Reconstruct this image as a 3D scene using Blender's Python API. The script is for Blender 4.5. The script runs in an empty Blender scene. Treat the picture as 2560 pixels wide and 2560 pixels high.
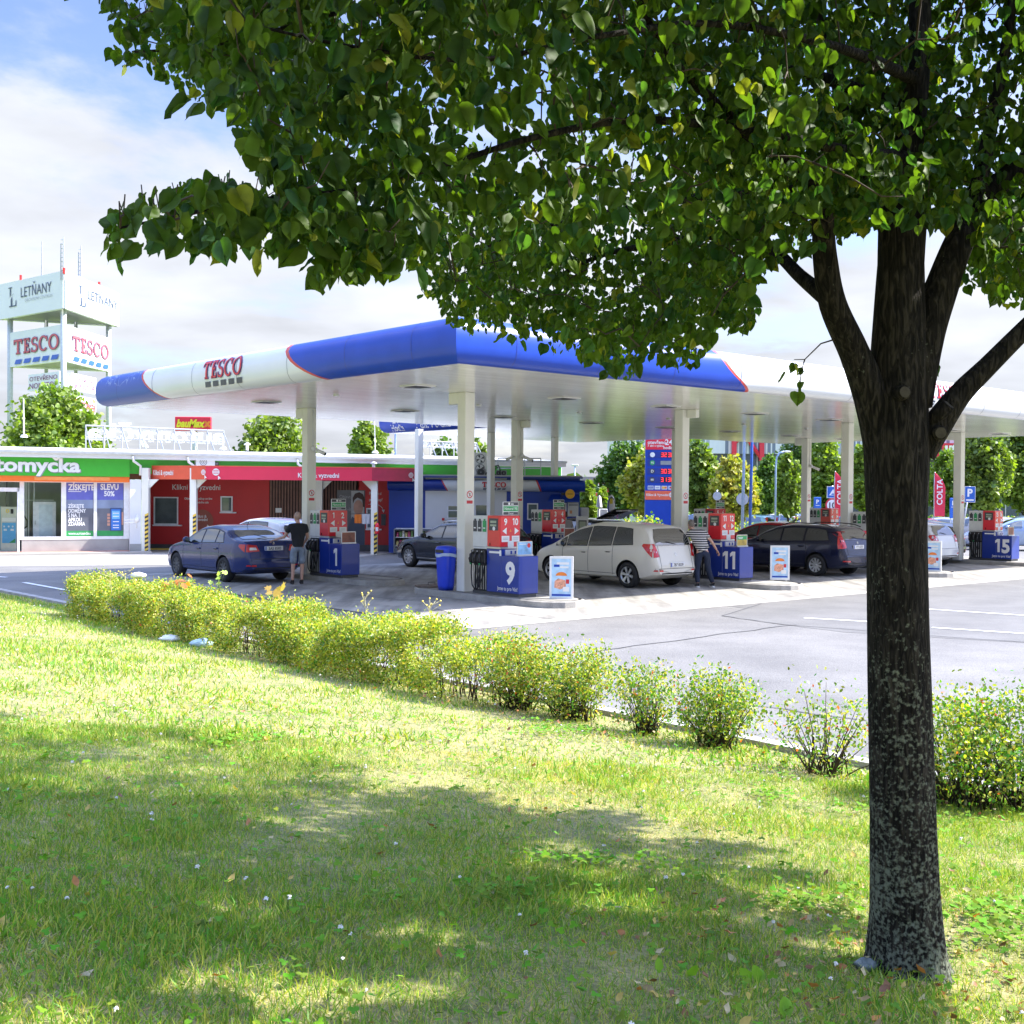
import bpy, bmesh, math, random
import numpy as np
from mathutils import Vector, Matrix
from mathutils.bvhtree import BVHTree

S = bpy.context.scene
COL = S.collection
R = math.radians
PI = math.pi

# ------------------------------------------------------------------ camera
F, PITCH, ROLL, ANG, HC = 2948.5, 0.0161185, 0.0076762, 0.849186, 2.35
cp, sp, cr, sr = math.cos(PITCH), math.sin(PITCH), math.cos(ROLL), math.sin(ROLL)
CM = Matrix(((cr, -sr, 0), (sr, cr, 0), (0, 0, 1))) @ Matrix(((1, 0, 0), (0, cp, -sp), (0, sp, cp))) @ Matrix(((1, 0, 0), (0, 0, -1), (0, 1, 0)))
cam = bpy.data.cameras.new('camera')
camo = bpy.data.objects.new('camera', cam)
COL.objects.link(camo)
mw = Matrix((CM[0], -CM[1], -CM[2])).transposed().to_4x4()
mw.translation = (0, 0, HC)
camo.matrix_world = mw
cam.sensor_width = 36
cam.lens = 36 * F / 2560
cam.clip_end = 6000
cam.clip_start = 0.05
S.camera = camo
S.render.resolution_x = S.render.resolution_y = 1024

# ------------------------------------------------------------------ light
SUN = Vector((1.057, 0.188, 1.0)).normalized()      # towards the sun
sun_el = math.asin(SUN.z)
sun_az = math.atan2(SUN.x, SUN.y)                    # clockwise from +Y
sl = bpy.data.lights.new('sun', 'SUN')
sl.energy = 2.9
sl.angle = R(0.53)
sl.color = (1.0, 0.95, 0.87)
so = bpy.data.objects.new('sun', sl)
COL.objects.link(so)
so.rotation_euler = (-SUN).to_track_quat('-Z', 'Y').to_euler()
S.view_settings.view_transform = 'Standard'
S.view_settings.look = 'None'
S.view_settings.gamma = 1
S.view_settings.exposure = 2.2

w = bpy.data.worlds.new('World')
S.world = w
w.use_nodes = True
nt = w.node_tree
nt.nodes.clear()
def wn(t, **k):
    n = nt.nodes.new(t)
    for a_, b_ in k.items():
        setattr(n, a_, b_)
    return n
def wl(a_, b_):
    nt.links.new(a_, b_)
sky = wn('ShaderNodeTexSky', sky_type='NISHITA', sun_disc=False)
sky.sun_elevation = sun_el
sky.sun_rotation = sun_az
sky.altitude = 200
sky.air_density = 1.1
sky.dust_density = 0.6
sky.ozone_density = 1.5
tc = wn('ShaderNodeTexCoord')
sep = wn('ShaderNodeSeparateXYZ'); wl(tc.outputs['Generated'], sep.inputs[0])
zz = wn('ShaderNodeMath', operation='ADD'); wl(sep.outputs[2], zz.inputs[0]); zz.inputs[1].default_value = 0.16
zm = wn('ShaderNodeMath', operation='MAXIMUM'); wl(zz.outputs[0], zm.inputs[0]); zm.inputs[1].default_value = 0.05
dx = wn('ShaderNodeMath', operation='DIVIDE'); wl(sep.outputs[0], dx.inputs[0]); wl(zm.outputs[0], dx.inputs[1])
dy = wn('ShaderNodeMath', operation='DIVIDE'); wl(sep.outputs[1], dy.inputs[0]); wl(zm.outputs[0], dy.inputs[1])
cmb = wn('ShaderNodeCombineXYZ'); wl(dx.outputs[0], cmb.inputs[0]); wl(dy.outputs[0], cmb.inputs[1])
no = wn('ShaderNodeTexNoise'); wl(cmb.outputs[0], no.inputs['Vector'])
no.inputs['Scale'].default_value = 1.15; no.inputs['Detail'].default_value = 9; no.inputs['Roughness'].default_value = 0.58; no.inputs['Distortion'].default_value = 0.25
# more cloud towards the horizon, clearer high up
zr = wn('ShaderNodeMapRange'); wl(sep.outputs[2], zr.inputs[0])
zr.inputs[1].default_value = 0.17; zr.inputs[2].default_value = 0.34; zr.inputs[3].default_value = 0.12; zr.inputs[4].default_value = -0.05
ad = wn('ShaderNodeMath', operation='ADD'); wl(no.outputs['Fac'], ad.inputs[0]); wl(zr.outputs[0], ad.inputs[1])
cr_ = wn('ShaderNodeMapRange', interpolation_type='SMOOTHSTEP'); wl(ad.outputs[0], cr_.inputs[0])
cr_.inputs[1].default_value = 0.43; cr_.inputs[2].default_value = 0.62
no2 = wn('ShaderNodeTexNoise'); wl(cmb.outputs[0], no2.inputs['Vector'])
no2.inputs['Scale'].default_value = 2.2; no2.inputs['Detail'].default_value = 7
cc = wn('ShaderNodeMapRange'); wl(no2.outputs['Fac'], cc.inputs[0])
cc.inputs[1].default_value = 0.3; cc.inputs[2].default_value = 0.7; cc.inputs[3].default_value = 1.5; cc.inputs[4].default_value = 2.05
ccol = wn('ShaderNodeMixRGB', blend_type='MULTIPLY'); ccol.inputs[0].default_value = 1
ccol.inputs[1].default_value = (0.94, 0.98, 1.07, 1); wl(cc.outputs[0], ccol.inputs[2])
stint = wn('ShaderNodeMixRGB', blend_type='MULTIPLY'); stint.inputs[0].default_value = 1; wl(sky.outputs[0], stint.inputs[1]); stint.inputs[2].default_value = (.42, .405, .50, 1)
hz_ = wn('ShaderNodeMapRange'); wl(sep.outputs[2], hz_.inputs[0]); hz_.inputs[1].default_value = 0.0; hz_.inputs[2].default_value = 0.14; hz_.inputs[3].default_value = 0.72; hz_.inputs[4].default_value = 1.0
mx = wn('ShaderNodeMixRGB'); wl(cr_.outputs[0], mx.inputs[0]); wl(stint.outputs[0], mx.inputs[1]); wl(ccol.outputs[0], mx.inputs[2])
ov = wn('ShaderNodeMapRange'); wl(sep.outputs[2], ov.inputs[0]); ov.inputs[1].default_value = 0.42; ov.inputs[2].default_value = 0.8; ov.inputs[3].default_value = 1.0; ov.inputs[4].default_value = 4.4  # overhead sky, above the view, brightened to add fill light in the shade
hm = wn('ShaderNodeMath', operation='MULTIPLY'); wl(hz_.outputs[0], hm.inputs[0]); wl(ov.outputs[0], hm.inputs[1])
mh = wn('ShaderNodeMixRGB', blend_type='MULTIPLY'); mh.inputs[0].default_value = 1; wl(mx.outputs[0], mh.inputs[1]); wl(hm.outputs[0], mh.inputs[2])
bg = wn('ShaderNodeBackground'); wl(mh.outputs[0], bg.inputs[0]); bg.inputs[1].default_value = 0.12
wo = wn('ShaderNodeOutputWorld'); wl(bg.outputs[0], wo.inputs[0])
try:
    S.cycles.max_bounces = 8
    S.cycles.transparent_max_bounces = 12
except Exception:
    pass

# ------------------------------------------------------------------ geometry helpers
SA, CA = math.sin(ANG), math.cos(ANG)
ROTUV = PI / 2 - ANG                    # local x = u, local y = v
def W(u, v, z=0.0):
    return Vector((u * SA - v * CA, u * CA + v * SA, z))
def ray(px, py):
    return CM.transposed() @ Vector(((px - 1280) / F, (py - 1280) / F, 1.0))
def G(px, py, z=0.0):                   # the point of height z that shows there
    d = ray(px, py); t = (z - HC) / d.z
    return Vector((d.x * t, d.y * t, z))
def at(px, py, Y):                      # the point at distance Y that shows there
    d = ray(px, py); t = Y / d.y
    return Vector((d.x * t, Y, HC + d.z * t))
def pix(P):
    c = CM @ (Vector(P) - Vector((0, 0, HC)))
    return 1280 + F * c.x / c.z, 1280 + F * c.y / c.z
class Wall:                             # a vertical plane through P along direction ang (from +Y clockwise)
    def __init__(s, P, ang):
        s.P = Vector(P); s.d = Vector((math.sin(ang), math.cos(ang), 0)); s.n = Vector((math.cos(ang), -math.sin(ang), 0))
    def q(s, px, py):
        d = ray(px, py); o = Vector((0, 0, HC))
        t = (s.P - o).dot(s.n) / d.dot(s.n)
        X = o + d * t
        return (X - s.P).dot(s.d), X.z
    def w(s, a_, z, out=0.0):           # out: towards the camera side
        return s.P + s.d * a_ + s.n * out + Vector((0, 0, z - s.P.z))
def fbm(x, y, seed=0):
    v = 0; am = 1
    for k in range(4):
        f = 2 ** k
        v = v + am * np.sin(x * f * 1.3 + seed * 1.7 + 2.1 * np.sin(y * f * .9 + k + seed)) * np.cos(y * f * 1.1 - seed + 1.7 * np.sin(x * f * .7 + 2 * k))
        am *= .5
    return v

# ------------------------------------------------------------------ materials
MATS = {}
def M(name, rgb=None, rough=.6, metal=0., var=.12, scale=6., bump=0., bscale=40., coat=0., spec=.5, trans=0., emit=0., attr=None, alpha=1.):
    if name in MATS:
        return MATS[name]
    m = bpy.data.materials.new(name); m.use_nodes = True
    n = m.node_tree; b = n.nodes['Principled BSDF']
    tcn = n.nodes.new('ShaderNodeTexCoord'); nz = n.nodes.new('ShaderNodeTexNoise')
    n.links.new(tcn.outputs['Object'], nz.inputs['Vector']); nz.inputs['Scale'].default_value = scale; nz.inputs['Detail'].default_value = 6
    mr = n.nodes.new('ShaderNodeMapRange'); n.links.new(nz.outputs['Fac'], mr.inputs[0])
    mr.inputs[1].default_value = .25; mr.inputs[2].default_value = .75; mr.inputs[3].default_value = 1 - var; mr.inputs[4].default_value = 1 + var
    mu = n.nodes.new('ShaderNodeMixRGB'); mu.blend_type = 'MULTIPLY'; mu.inputs[0].default_value = 1
    if attr:
        at_ = n.nodes.new('ShaderNodeVertexColor'); at_.layer_name = attr
        n.links.new(at_.outputs[0], mu.inputs[1])
    else:
        mu.inputs[1].default_value = (*rgb, 1)
    n.links.new(mr.outputs[0], mu.inputs[2])
    n.links.new(mu.outputs[0], b.inputs['Base Color'])
    b.inputs['Roughness'].default_value = rough; b.inputs['Metallic'].default_value = metal
    b.inputs['Coat Weight'].default_value = coat; b.inputs['Coat Roughness'].default_value = .04
    b.inputs['Specular IOR Level'].default_value = spec
    b.inputs['Alpha'].default_value = alpha
    if emit:
        n.links.new(mu.outputs[0], b.inputs['Emission Color']); b.inputs['Emission Strength'].default_value = emit
    if bump:
        n2 = n.nodes.new('ShaderNodeTexNoise'); n2.inputs['Scale'].default_value = bscale; n2.inputs['Detail'].default_value = 5
        n.links.new(tcn.outputs['Object'], n2.inputs['Vector'])
        bp = n.nodes.new('ShaderNodeBump'); bp.inputs['Strength'].default_value = bump; bp.inputs['Distance'].default_value = .02
        n.links.new(n2.outputs['Fac'], bp.inputs['Height']); n.links.new(bp.outputs[0], b.inputs['Normal'])
    if trans:
        out = n.nodes['Material Output']; tr = n.nodes.new('ShaderNodeBsdfTranslucent'); ms = n.nodes.new('ShaderNodeMixShader')
        tm = n.nodes.new('ShaderNodeMixRGB'); tm.blend_type = 'MULTIPLY'; tm.inputs[0].default_value = 1
        n.links.new(mu.outputs[0], tm.inputs[1]); tm.inputs[2].default_value = (1.5, 1.7, .35, 1)
        n.links.new(tm.outputs[0], tr.inputs[0])
        ms.inputs[0].default_value = trans
        n.links.new(b.outputs[0], ms.inputs[1]); n.links.new(tr.outputs[0], ms.inputs[2]); n.links.new(ms.outputs[0], out.inputs[0])
    MATS[name] = m
    return m

# ------------------------------------------------------------------ object helpers
def tag(o, label=None, cat=None, group=None, kind=None):
    if label: o['label'] = label
    if cat: o['category'] = cat
    if group: o['group'] = group
    if kind: o['kind'] = kind
    return o
def thing(name, label, cat, loc=(0, 0, 0), rz=0., group=None):
    o = bpy.data.objects.new(name, None); COL.objects.link(o)
    o.location = loc; o.rotation_euler = (0, 0, rz); o.empty_display_size = .2
    return tag(o, label, cat, group)
def lmat(o):
    m = Matrix.Translation(o.location) @ o.rotation_euler.to_matrix().to_4x4()
    return (lmat(o.parent) @ m) if o.parent else m
def copy_tree(o, parent=None):
    c = o.copy(); COL.objects.link(c); c.parent = parent
    for ch in [k for k in bpy.data.objects if k.parent == o]:
        copy_tree(ch, c)
    return c

TXT = {}
def text_geo(s, bold=0.0):
    k = (s, bold)
    if k in TXT: return TXT[k]
    c = bpy.data.curves.new('t', 'FONT'); c.body = s; c.size = 1; c.offset = bold; c.resolution_u = 3; c.fill_mode = 'FRONT'
    o = bpy.data.objects.new('t', c); COL.objects.link(o)
    dg = bpy.context.evaluated_depsgraph_get()
    me = bpy.data.meshes.new_from_object(o.evaluated_get(dg))
    V = [(v.co.x, v.co.y) for v in me.vertices]; Fc = [tuple(p.vertices) for p in me.polygons]
    bpy.data.objects.remove(o); bpy.data.curves.remove(c); bpy.data.meshes.remove(me)
    x0 = min(v[0] for v in V); x1 = max(v[0] for v in V)
    V = [(v[0] - x0, v[1]) for v in V]
    TXT[k] = (V, Fc, x1 - x0)
    return TXT[k]

ONE = [(.12, .73), (.29, .73), (.29, 0), (.145, 0), (.145, .57), (.01, .50), (.01, .64)]
class MB:
    def num(s, st, org, right, up, size, bold=.05, sx=1., lift=.004):      # figures with a flagged one
        ws = [.34 if c == '1' else text_geo(c, bold)[2] for c in st]; gap = .06; tot = sum(ws) + gap * (len(st) - 1); x = -tot / 2
        org = Vector(org); right = Vector(right).normalized(); up = Vector(up).normalized(); nn = right.cross(up)
        for c, w_ in zip(st, ws):
            V, Fs = (ONE, [tuple(range(7))]) if c == '1' else text_geo(c, bold)[:2]
            s.add([org + right * ((x + a_) * size * sx) + up * (b_ * size) + nn * lift for a_, b_ in V], Fs); x += w_ + gap
        return s
    def __init__(s):
        s.v = []; s.f = []; s.mi = []; s.mats = []; s.cur = 0; s.sm = []; s.smooth = False
    def m(s, mat, smooth=None):
        if mat not in s.mats: s.mats.append(mat)
        s.cur = s.mats.index(mat)
        if smooth is not None: s.smooth = smooth
        return s
    def add(s, V, Fs):
        o = len(s.v); s.v += [tuple(p) for p in V]
        for f in Fs:
            s.f.append(tuple(i + o for i in f)); s.mi.append(s.cur); s.sm.append(s.smooth)
        return s
    def quad(s, a, b, c, d):
        return s.add([a, b, c, d], [(0, 1, 2, 3)])
    def box(s, x0, x1, y0, y1, z0, z1, bev=0.0):
        if bev <= 0:
            V = [(x, y, z) for z in (z0, z1) for y in (y0, y1) for x in (x0, x1)]
            return s.add(V, [(0, 2, 3, 1), (4, 5, 7, 6), (0, 1, 5, 4), (2, 6, 7, 3), (0, 4, 6, 2), (1, 3, 7, 5)])
        b = min(bev, (x1 - x0) * .45, (y1 - y0) * .45, (z1 - z0) * .45)
        V = []; idx = {}
        for ix, x in enumerate((x0, x1)):
            for iy, y in enumerate((y0, y1)):
                for iz, z in enumerate((z0, z1)):
                    sx, sy, sz = (b if ix == 0 else -b), (b if iy == 0 else -b), (b if iz == 0 else -b)
                    idx[(ix, iy, iz, 'x')] = len(V); V.append((x, y + sy, z + sz))
                    idx[(ix, iy, iz, 'y')] = len(V); V.append((x + sx, y, z + sz))
                    idx[(ix, iy, iz, 'z')] = len(V); V.append((x + sx, y + sy, z))
        Fs = []
        def g(a, b_, c, k): return idx[(a, b_, c, k)]
        for i in (0, 1):
            Fs.append((g(i, 0, 0, 'x'), g(i, 1, 0, 'x'), g(i, 1, 1, 'x'), g(i, 0, 1, 'x')))
            Fs.append((g(0, i, 0, 'y'), g(1, i, 0, 'y'), g(1, i, 1, 'y'), g(0, i, 1, 'y')))
            Fs.append((g(0, 0, i, 'z'), g(1, 0, i, 'z'), g(1, 1, i, 'z'), g(0, 1, i, 'z')))
        for i in (0, 1):
            for j in (0, 1):
                Fs.append((g(i, j, 0, 'x'), g(i, j, 1, 'x'), g(i, j, 1, 'y'), g(i, j, 0, 'y')))
                Fs.append((g(i, 0, j, 'x'), g(i, 1, j, 'x'), g(i, 1, j, 'z'), g(i, 0, j, 'z')))
                Fs.append((g(0, i, j, 'y'), g(1, i, j, 'y'), g(1, i, j, 'z'), g(0, i, j, 'z')))
                for k in (0, 1):
                    Fs.append((g(i, j, k, 'x'), g(i, j, k, 'y'), g(i, j, k, 'z')))
        return s.add(V, Fs)
    def prism(s, poly, z0, z1):         # poly in xy
        n = len(poly)
        V = [(p[0], p[1], z0) for p in poly] + [(p[0], p[1], z1) for p in poly]
        Fs = [tuple(range(n))[::-1], tuple(range(n, 2 * n))] + [(i, (i + 1) % n, n + (i + 1) % n, n + i) for i in range(n)]
        return s.add(V, Fs)
    def slab(s, pts, thick):            # pts: planar 3D loop, thick: offset vector
        n = len(pts); t = Vector(thick); P = [Vector(p) for p in pts]
        V = [tuple(p) for p in P] + [tuple(p + t) for p in P]
        Fs = [tuple(range(n))[::-1], tuple(range(n, 2 * n))] + [(i, (i + 1) % n, n + (i + 1) % n, n + i) for i in range(n)]
        return s.add(V, Fs)
    def bar(s, a, b, r, r2=None, n=8, caps=True):
        a = Vector(a); b = Vector(b); d = (b - a)
        if d.length < 1e-6: return s
        r2 = r if r2 is None else r2
        q = d.to_track_quat('Z', 'Y'); V = []
        for P, rr in ((a, r), (b, r2)):
            for i in range(n):
                an = 2 * PI * i / n
                V.append(tuple(P + q @ Vector((rr * math.cos(an), rr * math.sin(an), 0))))
        Fs = [(i, (i + 1) % n, n + (i + 1) % n, n + i) for i in range(n)]
        if caps: Fs += [tuple(range(n))[::-1], tuple(range(n, 2 * n))]
        return s.add(V, Fs)
    def tube(s, pts, r, n=7, closed=False):
        pts = [Vector(p) for p in pts]; V = []; Fs = []; k = len(pts)
        rr = r if isinstance(r, (list, tuple)) else [r] * k
        up = Vector((0, 0, 1)); prev = None
        for i, p in enumerate(pts):
            t = (pts[min(i + 1, k - 1)] - pts[max(i - 1, 0)]).normalized()
            if prev is None:
                x = t.cross(up)
                if x.length < .05: x = t.cross(Vector((1, 0, 0)))
            else:
                x = prev - t * prev.dot(t)
            x.normalize(); prev = x; y = t.cross(x)
            for j in range(n):
                an = 2 * PI * j / n
                V.append(tuple(p + (x * math.cos(an) + y * math.sin(an)) * rr[i]))
        for i in range(k - 1):
            for j in range(n):
                Fs.append((i * n + j, i * n + (j + 1) % n, (i + 1) * n + (j + 1) % n, (i + 1) * n + j))
        Fs += [tuple(range(n))[::-1], tuple(range((k - 1) * n, k * n))]
        return s.add(V, Fs)
    def lathe(s, prof, c=(0, 0, 0), axis='Z', n=20, arc=2 * PI):   # prof: (r, h)
        V = []; Fs = []; k = len(prof)
        for i in range(n):
            an = arc * i / n
            for r_, h in prof:
                x, y = r_ * math.cos(an), r_ * math.sin(an)
                p = {'Z': (x, y, h), 'X': (h, x, y), 'Y': (x, h, y)}[axis]
                V.append((p[0] + c[0], p[1] + c[1], p[2] + c[2]))
        for i in range(n):
            for j in range(k - 1):
                Fs.append((i * k + j, ((i + 1) % n) * k + j, ((i + 1) % n) * k + j + 1, i * k + j + 1))
        return s.add(V, Fs)
    def ball(s, c, r, n=10, sc=(1, 1, 1)):
        pr = [(math.sin(PI * j / (n // 2 + 1)), -math.cos(PI * j / (n // 2 + 1))) for j in range(n // 2 + 2)]
        o = len(s.v); s.lathe([(max(a, 1e-4) * r, b * r) for a, b in pr], (0, 0, 0), 'Z', n)
        for i in range(o, len(s.v)):
            p = s.v[i]; s.v[i] = (p[0] * sc[0] + c[0], p[1] * sc[1] + c[1], p[2] * sc[2] + c[2])
        return s
    def text(s, st, org, right, up, size, align='C', bold=0., sx=1., lift=0.):
        V, Fs, wd = text_geo(st, bold)
        org = Vector(org); right = Vector(right).normalized(); up = Vector(up).normalized(); nn = right.cross(up)
        off = {'C': -wd / 2, 'L': 0, 'R': -wd}[align]
        k = size
        return s.add([org + right * ((x + off) * k * sx) + up * (y * k) + nn * lift for x, y in V], Fs)
    def disc(s, c, right, up, r, n=20, r0=0.):
        c = Vector(c); right = Vector(right).normalized(); up = Vector(up).normalized()
        o = [c + right * r * math.cos(2 * PI * i / n) + up * r * math.sin(2 * PI * i / n) for i in range(n)]
        if r0 <= 0: return s.add(o, [tuple(range(n))])
        q = [c + right * r0 * math.cos(2 * PI * i / n) + up * r0 * math.sin(2 * PI * i / n) for i in range(n)]
        return s.add(o + q, [(i, (i + 1) % n, n + (i + 1) % n, n + i) for i in range(n)])
    def rect(s, c, right, up, w_, h_):
        c = Vector(c); r_ = Vector(right).normalized() * w_ / 2; u_ = Vector(up).normalized() * h_ / 2
        return s.add([c - r_ - u_, c + r_ - u_, c + r_ + u_, c - r_ + u_], [(0, 1, 2, 3)])
    def poly(s, c, right, up, pts):
        c = Vector(c); right = Vector(right).normalized(); up = Vector(up).normalized()
        return s.add([c + right * p[0] + up * p[1] for p in pts], [tuple(range(len(pts)))])
    def xf(s, mat, start=0):
        for i in range(start, len(s.v)):
            s.v[i] = tuple(mat @ Vector(s.v[i]))
        return s
    def build(s, name, parent=None, world=False, fix=True):
        V = s.v
        if world and parent is not None:
            im = lmat(parent).inverted(); V = [tuple(im @ Vector(p)) for p in V]
        me = bpy.data.meshes.new(name); me.from_pydata(V, [], s.f)
        for m_ in s.mats: me.materials.append(m_ if not isinstance(m_, str) else MATS[m_])
        me.polygons.foreach_set('material_index', s.mi); me.polygons.foreach_set('use_smooth', s.sm)
        if fix:
            bm = bmesh.new(); bm.from_mesh(me); bmesh.ops.recalc_face_normals(bm, faces=bm.faces); bm.to_mesh(me); bm.free()
        me.update()
        o = bpy.data.objects.new(name, me); COL.objects.link(o)
        if parent is not None: o.parent = parent
        return o
    def solo(s, name, label, cat, loc=None, group=None, kind=None):   # a thing that is one mesh, verts in world space
        if loc is None:
            xs = [p[0] for p in s.v]; ys = [p[1] for p in s.v]; zs = [p[2] for p in s.v]
            loc = ((min(xs) + max(xs)) / 2, (min(ys) + max(ys)) / 2, min(zs))
        s.v = [(p[0] - loc[0], p[1] - loc[1], p[2] - loc[2]) for p in s.v]
        o = s.build(name); o.location = loc
        return tag(o, label, cat, group, kind)

def leafmesh(name, P, N, T, size, shape, cols, mat, parent=None, fold=.0, loc=(0, 0, 0)):
    """many leaves in one mesh. P centres, N normals, T tip directions (n,3); size (n,); shape: (verts (k,3), faces list of same-length tuples); cols (n,3)"""
    sv, sf = shape; n = len(P); k = len(sv); sv = np.array(sv, float)
    P = np.array(P, float) - np.array(loc)
    T = T - N * (T * N).sum(1)[:, None]; T /= np.linalg.norm(T, axis=1)[:, None] + 1e-9
    B = np.cross(N, T)
    size = np.broadcast_to(np.array(size, float).reshape(-1), (n,)) if np.size(size) == 1 else np.array(size)
    V = P[:, None, :] + size[:, None, None] * (sv[None, :, 0, None] * B[:, None, :] + sv[None, :, 1, None] * T[:, None, :] + sv[None, :, 2, None] * N[:, None, :])
    V = V.reshape(-1, 3)
    lens = [len(f) for f in sf]; flat = np.concatenate([np.array(f) for f in sf])
    L = (flat[None, :] + (np.arange(n) * k)[:, None]).reshape(-1).astype(np.int32)
    tot = np.tile(np.array(lens), n); start = np.concatenate([[0], np.cumsum(tot)[:-1]]).astype(np.int32)
    me = bpy.data.meshes.new(name)
    me.vertices.add(len(V)); me.vertices.foreach_set('co', V.reshape(-1))
    me.loops.add(len(L)); me.loops.foreach_set('vertex_index', L)
    me.polygons.add(len(tot)); me.polygons.foreach_set('loop_start', start)
    try: me.polygons.foreach_set('loop_total', tot.astype(np.int32))
    except Exception: pass
    ca = me.color_attributes.new('Col', 'FLOAT_COLOR', 'POINT')
    c4 = np.ones((n, k, 4)); c4[:, :, :3] = np.array(cols)[:, None, :]
    ca.data.foreach_set('color', c4.reshape(-1))
    me.materials.append(mat); me.update(calc_edges=True); me.validate()
    o = bpy.data.objects.new(name, me); COL.objects.link(o); o.location = loc
    if parent is not None:
        o.parent = parent; o.location = (0, 0, 0)
    return o
# ------------------------------------------------------------------ special materials
def nodes_of(m):
    return m.node_tree, m.node_tree.nodes['Principled BSDF']
def addn(n, t, **k):
    x = n.nodes.new(t)
    for a_, b_ in k.items(): setattr(x, a_, b_)
    return x
def ramp(n, src, stops):
    r_ = n.nodes.new('ShaderNodeValToRGB'); n.links.new(src, r_.inputs[0])
    e = r_.color_ramp.elements
    while len(e) < len(stops): e.new(.5)
    for i, (p, c) in enumerate(stops): e[i].position = p; e[i].color = (*c, 1)
    return r_
def surface(name, base, dark, spots, sc, rough=.85, streak=None, bump=.3, grain=90.):
    """mottled ground surface: large stains, medium blotches, aggregate grain"""
    m = bpy.data.materials.new(name); m.use_nodes = True; n, b = nodes_of(m)
    t = addn(n, 'ShaderNodeTexCoord'); src = t.outputs['Object']
    a1 = addn(n, 'ShaderNodeTexNoise'); a1.inputs['Scale'].default_value = sc; a1.inputs['Detail'].default_value = 8; a1.inputs['Roughness'].default_value = .62
    n.links.new(src, a1.inputs['Vector'])
    r1 = ramp(n, a1.outputs['Fac'], [(.32, dark), (.62, base)])
    col = r1.outputs[0]
    if streak:
        mp = addn(n, 'ShaderNodeMapping'); mp.inputs['Rotation'].default_value = (0, 0, -(ROTUV)); mp.inputs['Scale'].default_value = (streak[1], streak[0], 1)
        n.links.new(src, mp.inputs[0])
        a3 = addn(n, 'ShaderNodeTexNoise'); a3.inputs['Scale'].default_value = 1; a3.inputs['Detail'].default_value = 6
        n.links.new(mp.outputs[0], a3.inputs['Vector'])
        r3 = ramp(n, a3.outputs['Fac'], [(.35, (streak[2],) * 3), (.6, (1.04,) * 3)])
        mu3 = addn(n, 'ShaderNodeMixRGB', blend_type='MULTIPLY'); mu3.inputs[0].default_value = 1
        n.links.new(col, mu3.inputs[1]); n.links.new(r3.outputs[0], mu3.inputs[2]); col = mu3.outputs[0]
    a2 = addn(n, 'ShaderNodeTexVoronoi'); a2.inputs['Scale'].default_value = grain; n.links.new(src, a2.inputs['Vector'])
    r2 = addn(n, 'ShaderNodeMapRange'); n.links.new(a2.outputs['Distance'], r2.inputs[0]); r2.inputs[1].default_value = 0; r2.inputs[2].default_value = .8; r2.inputs[3].default_value = 1 + spots; r2.inputs[4].default_value = 1 - spots
    mu = addn(n, 'ShaderNodeMixRGB', blend_type='MULTIPLY'); mu.inputs[0].default_value = 1
    n.links.new(col, mu.inputs[1]); n.links.new(r2.outputs[0], mu.inputs[2])
    n.links.new(mu.outputs[0], b.inputs['Base Color']); b.inputs['Roughness'].default_value = rough
    bp = addn(n, 'ShaderNodeBump'); bp.inputs['Strength'].default_value = bump; bp.inputs['Distance'].default_value = .01
    n.links.new(a2.outputs['Distance'], bp.inputs['Height']); n.links.new(bp.outputs[0], b.inputs['Normal'])
    MATS[name] = m; return m
surface('asphalt', (.205, .197, .178), (.135, .13, .12), .26, .45, bump=.5, grain=55)
surface('asphalt_dark', (.165, .16, .147), (.12, .117, .108), .2, .8, bump=.5, grain=60)
surface('concrete', (.43, .41, .365), (.25, .24, .215), .06, .55, streak=(.3, 2.9, .6), bump=.15, grain=140)
surface('concrete_pale', (.42, .395, .35), (.33, .315, .28), .05, .7, bump=.15, grain=120)
surface('kerbstone', (.42, .40, .36), (.27, .26, .24), .12, 3., bump=.4, grain=70)
surface('soil', (.33, .29, .12), (.15, .17, .05), .3, 3.5, bump=.6, grain=45)
surface('far_grass', (.18, .24, .05), (.10, .16, .03), .2, .35, bump=.4, grain=20)
M('marking', (.78, .78, .76), .7, var=.12, scale=14)
M('seam', (.07, .07, .07), .9)

# ------------------------------------------------------------------ ground, road, forecourt
def strip(name, pts, z, mat, kind='structure'):
    b_ = MB().m(MATS[mat]); b_.add([(p[0], p[1], z) for p in pts], [tuple(range(len(pts)))])
    o = b_.build(name); o['kind'] = kind
    return o
def farz(Y):
    t = min(1, max(0, (Y - 56) / 18)); return -.03 - .47 * t * t * (3 - 2 * t)
gb = MB().m(MATS['far_grass'])
Ys = [-900, -30, 10, 40, 56] + [56 + 18 * i / 8 for i in range(1, 9)] + [90, 130, 200, 400, 900, 2600]
Xs = [-2400, -700, -200, -80, -30, 0, 30, 80, 200, 700, 2400]
V = [(x, y, farz(y)) for y in Ys for x in Xs]
gb.add(V, [(j * 11 + i, j * 11 + i + 1, (j + 1) * 11 + i + 1, (j + 1) * 11 + i) for j in range(len(Ys) - 1) for i in range(10)])
o = gb.build('ground'); o['kind'] = 'structure'

def uvq(u0, u1, v0, v1): return [W(u0, v0), W(u1, v0), W(u1, v1), W(u0, v1)]
strip('road', uvq(8.9, 62, -45, 15.9) + [], 0.0, 'asphalt')
strip('road', uvq(8.9, 12.95, 15.9, 42), 0.0, 'asphalt')
strip('road', uvq(12.95, 44, 31.7, 42), 0.0, 'asphalt')
strip('road', uvq(44, 62, 15.9, 42), 0.0, 'asphalt')
strip('forecourt', uvq(12.95, 44, 15.9, 31.7), 0.0, 'concrete')
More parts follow.
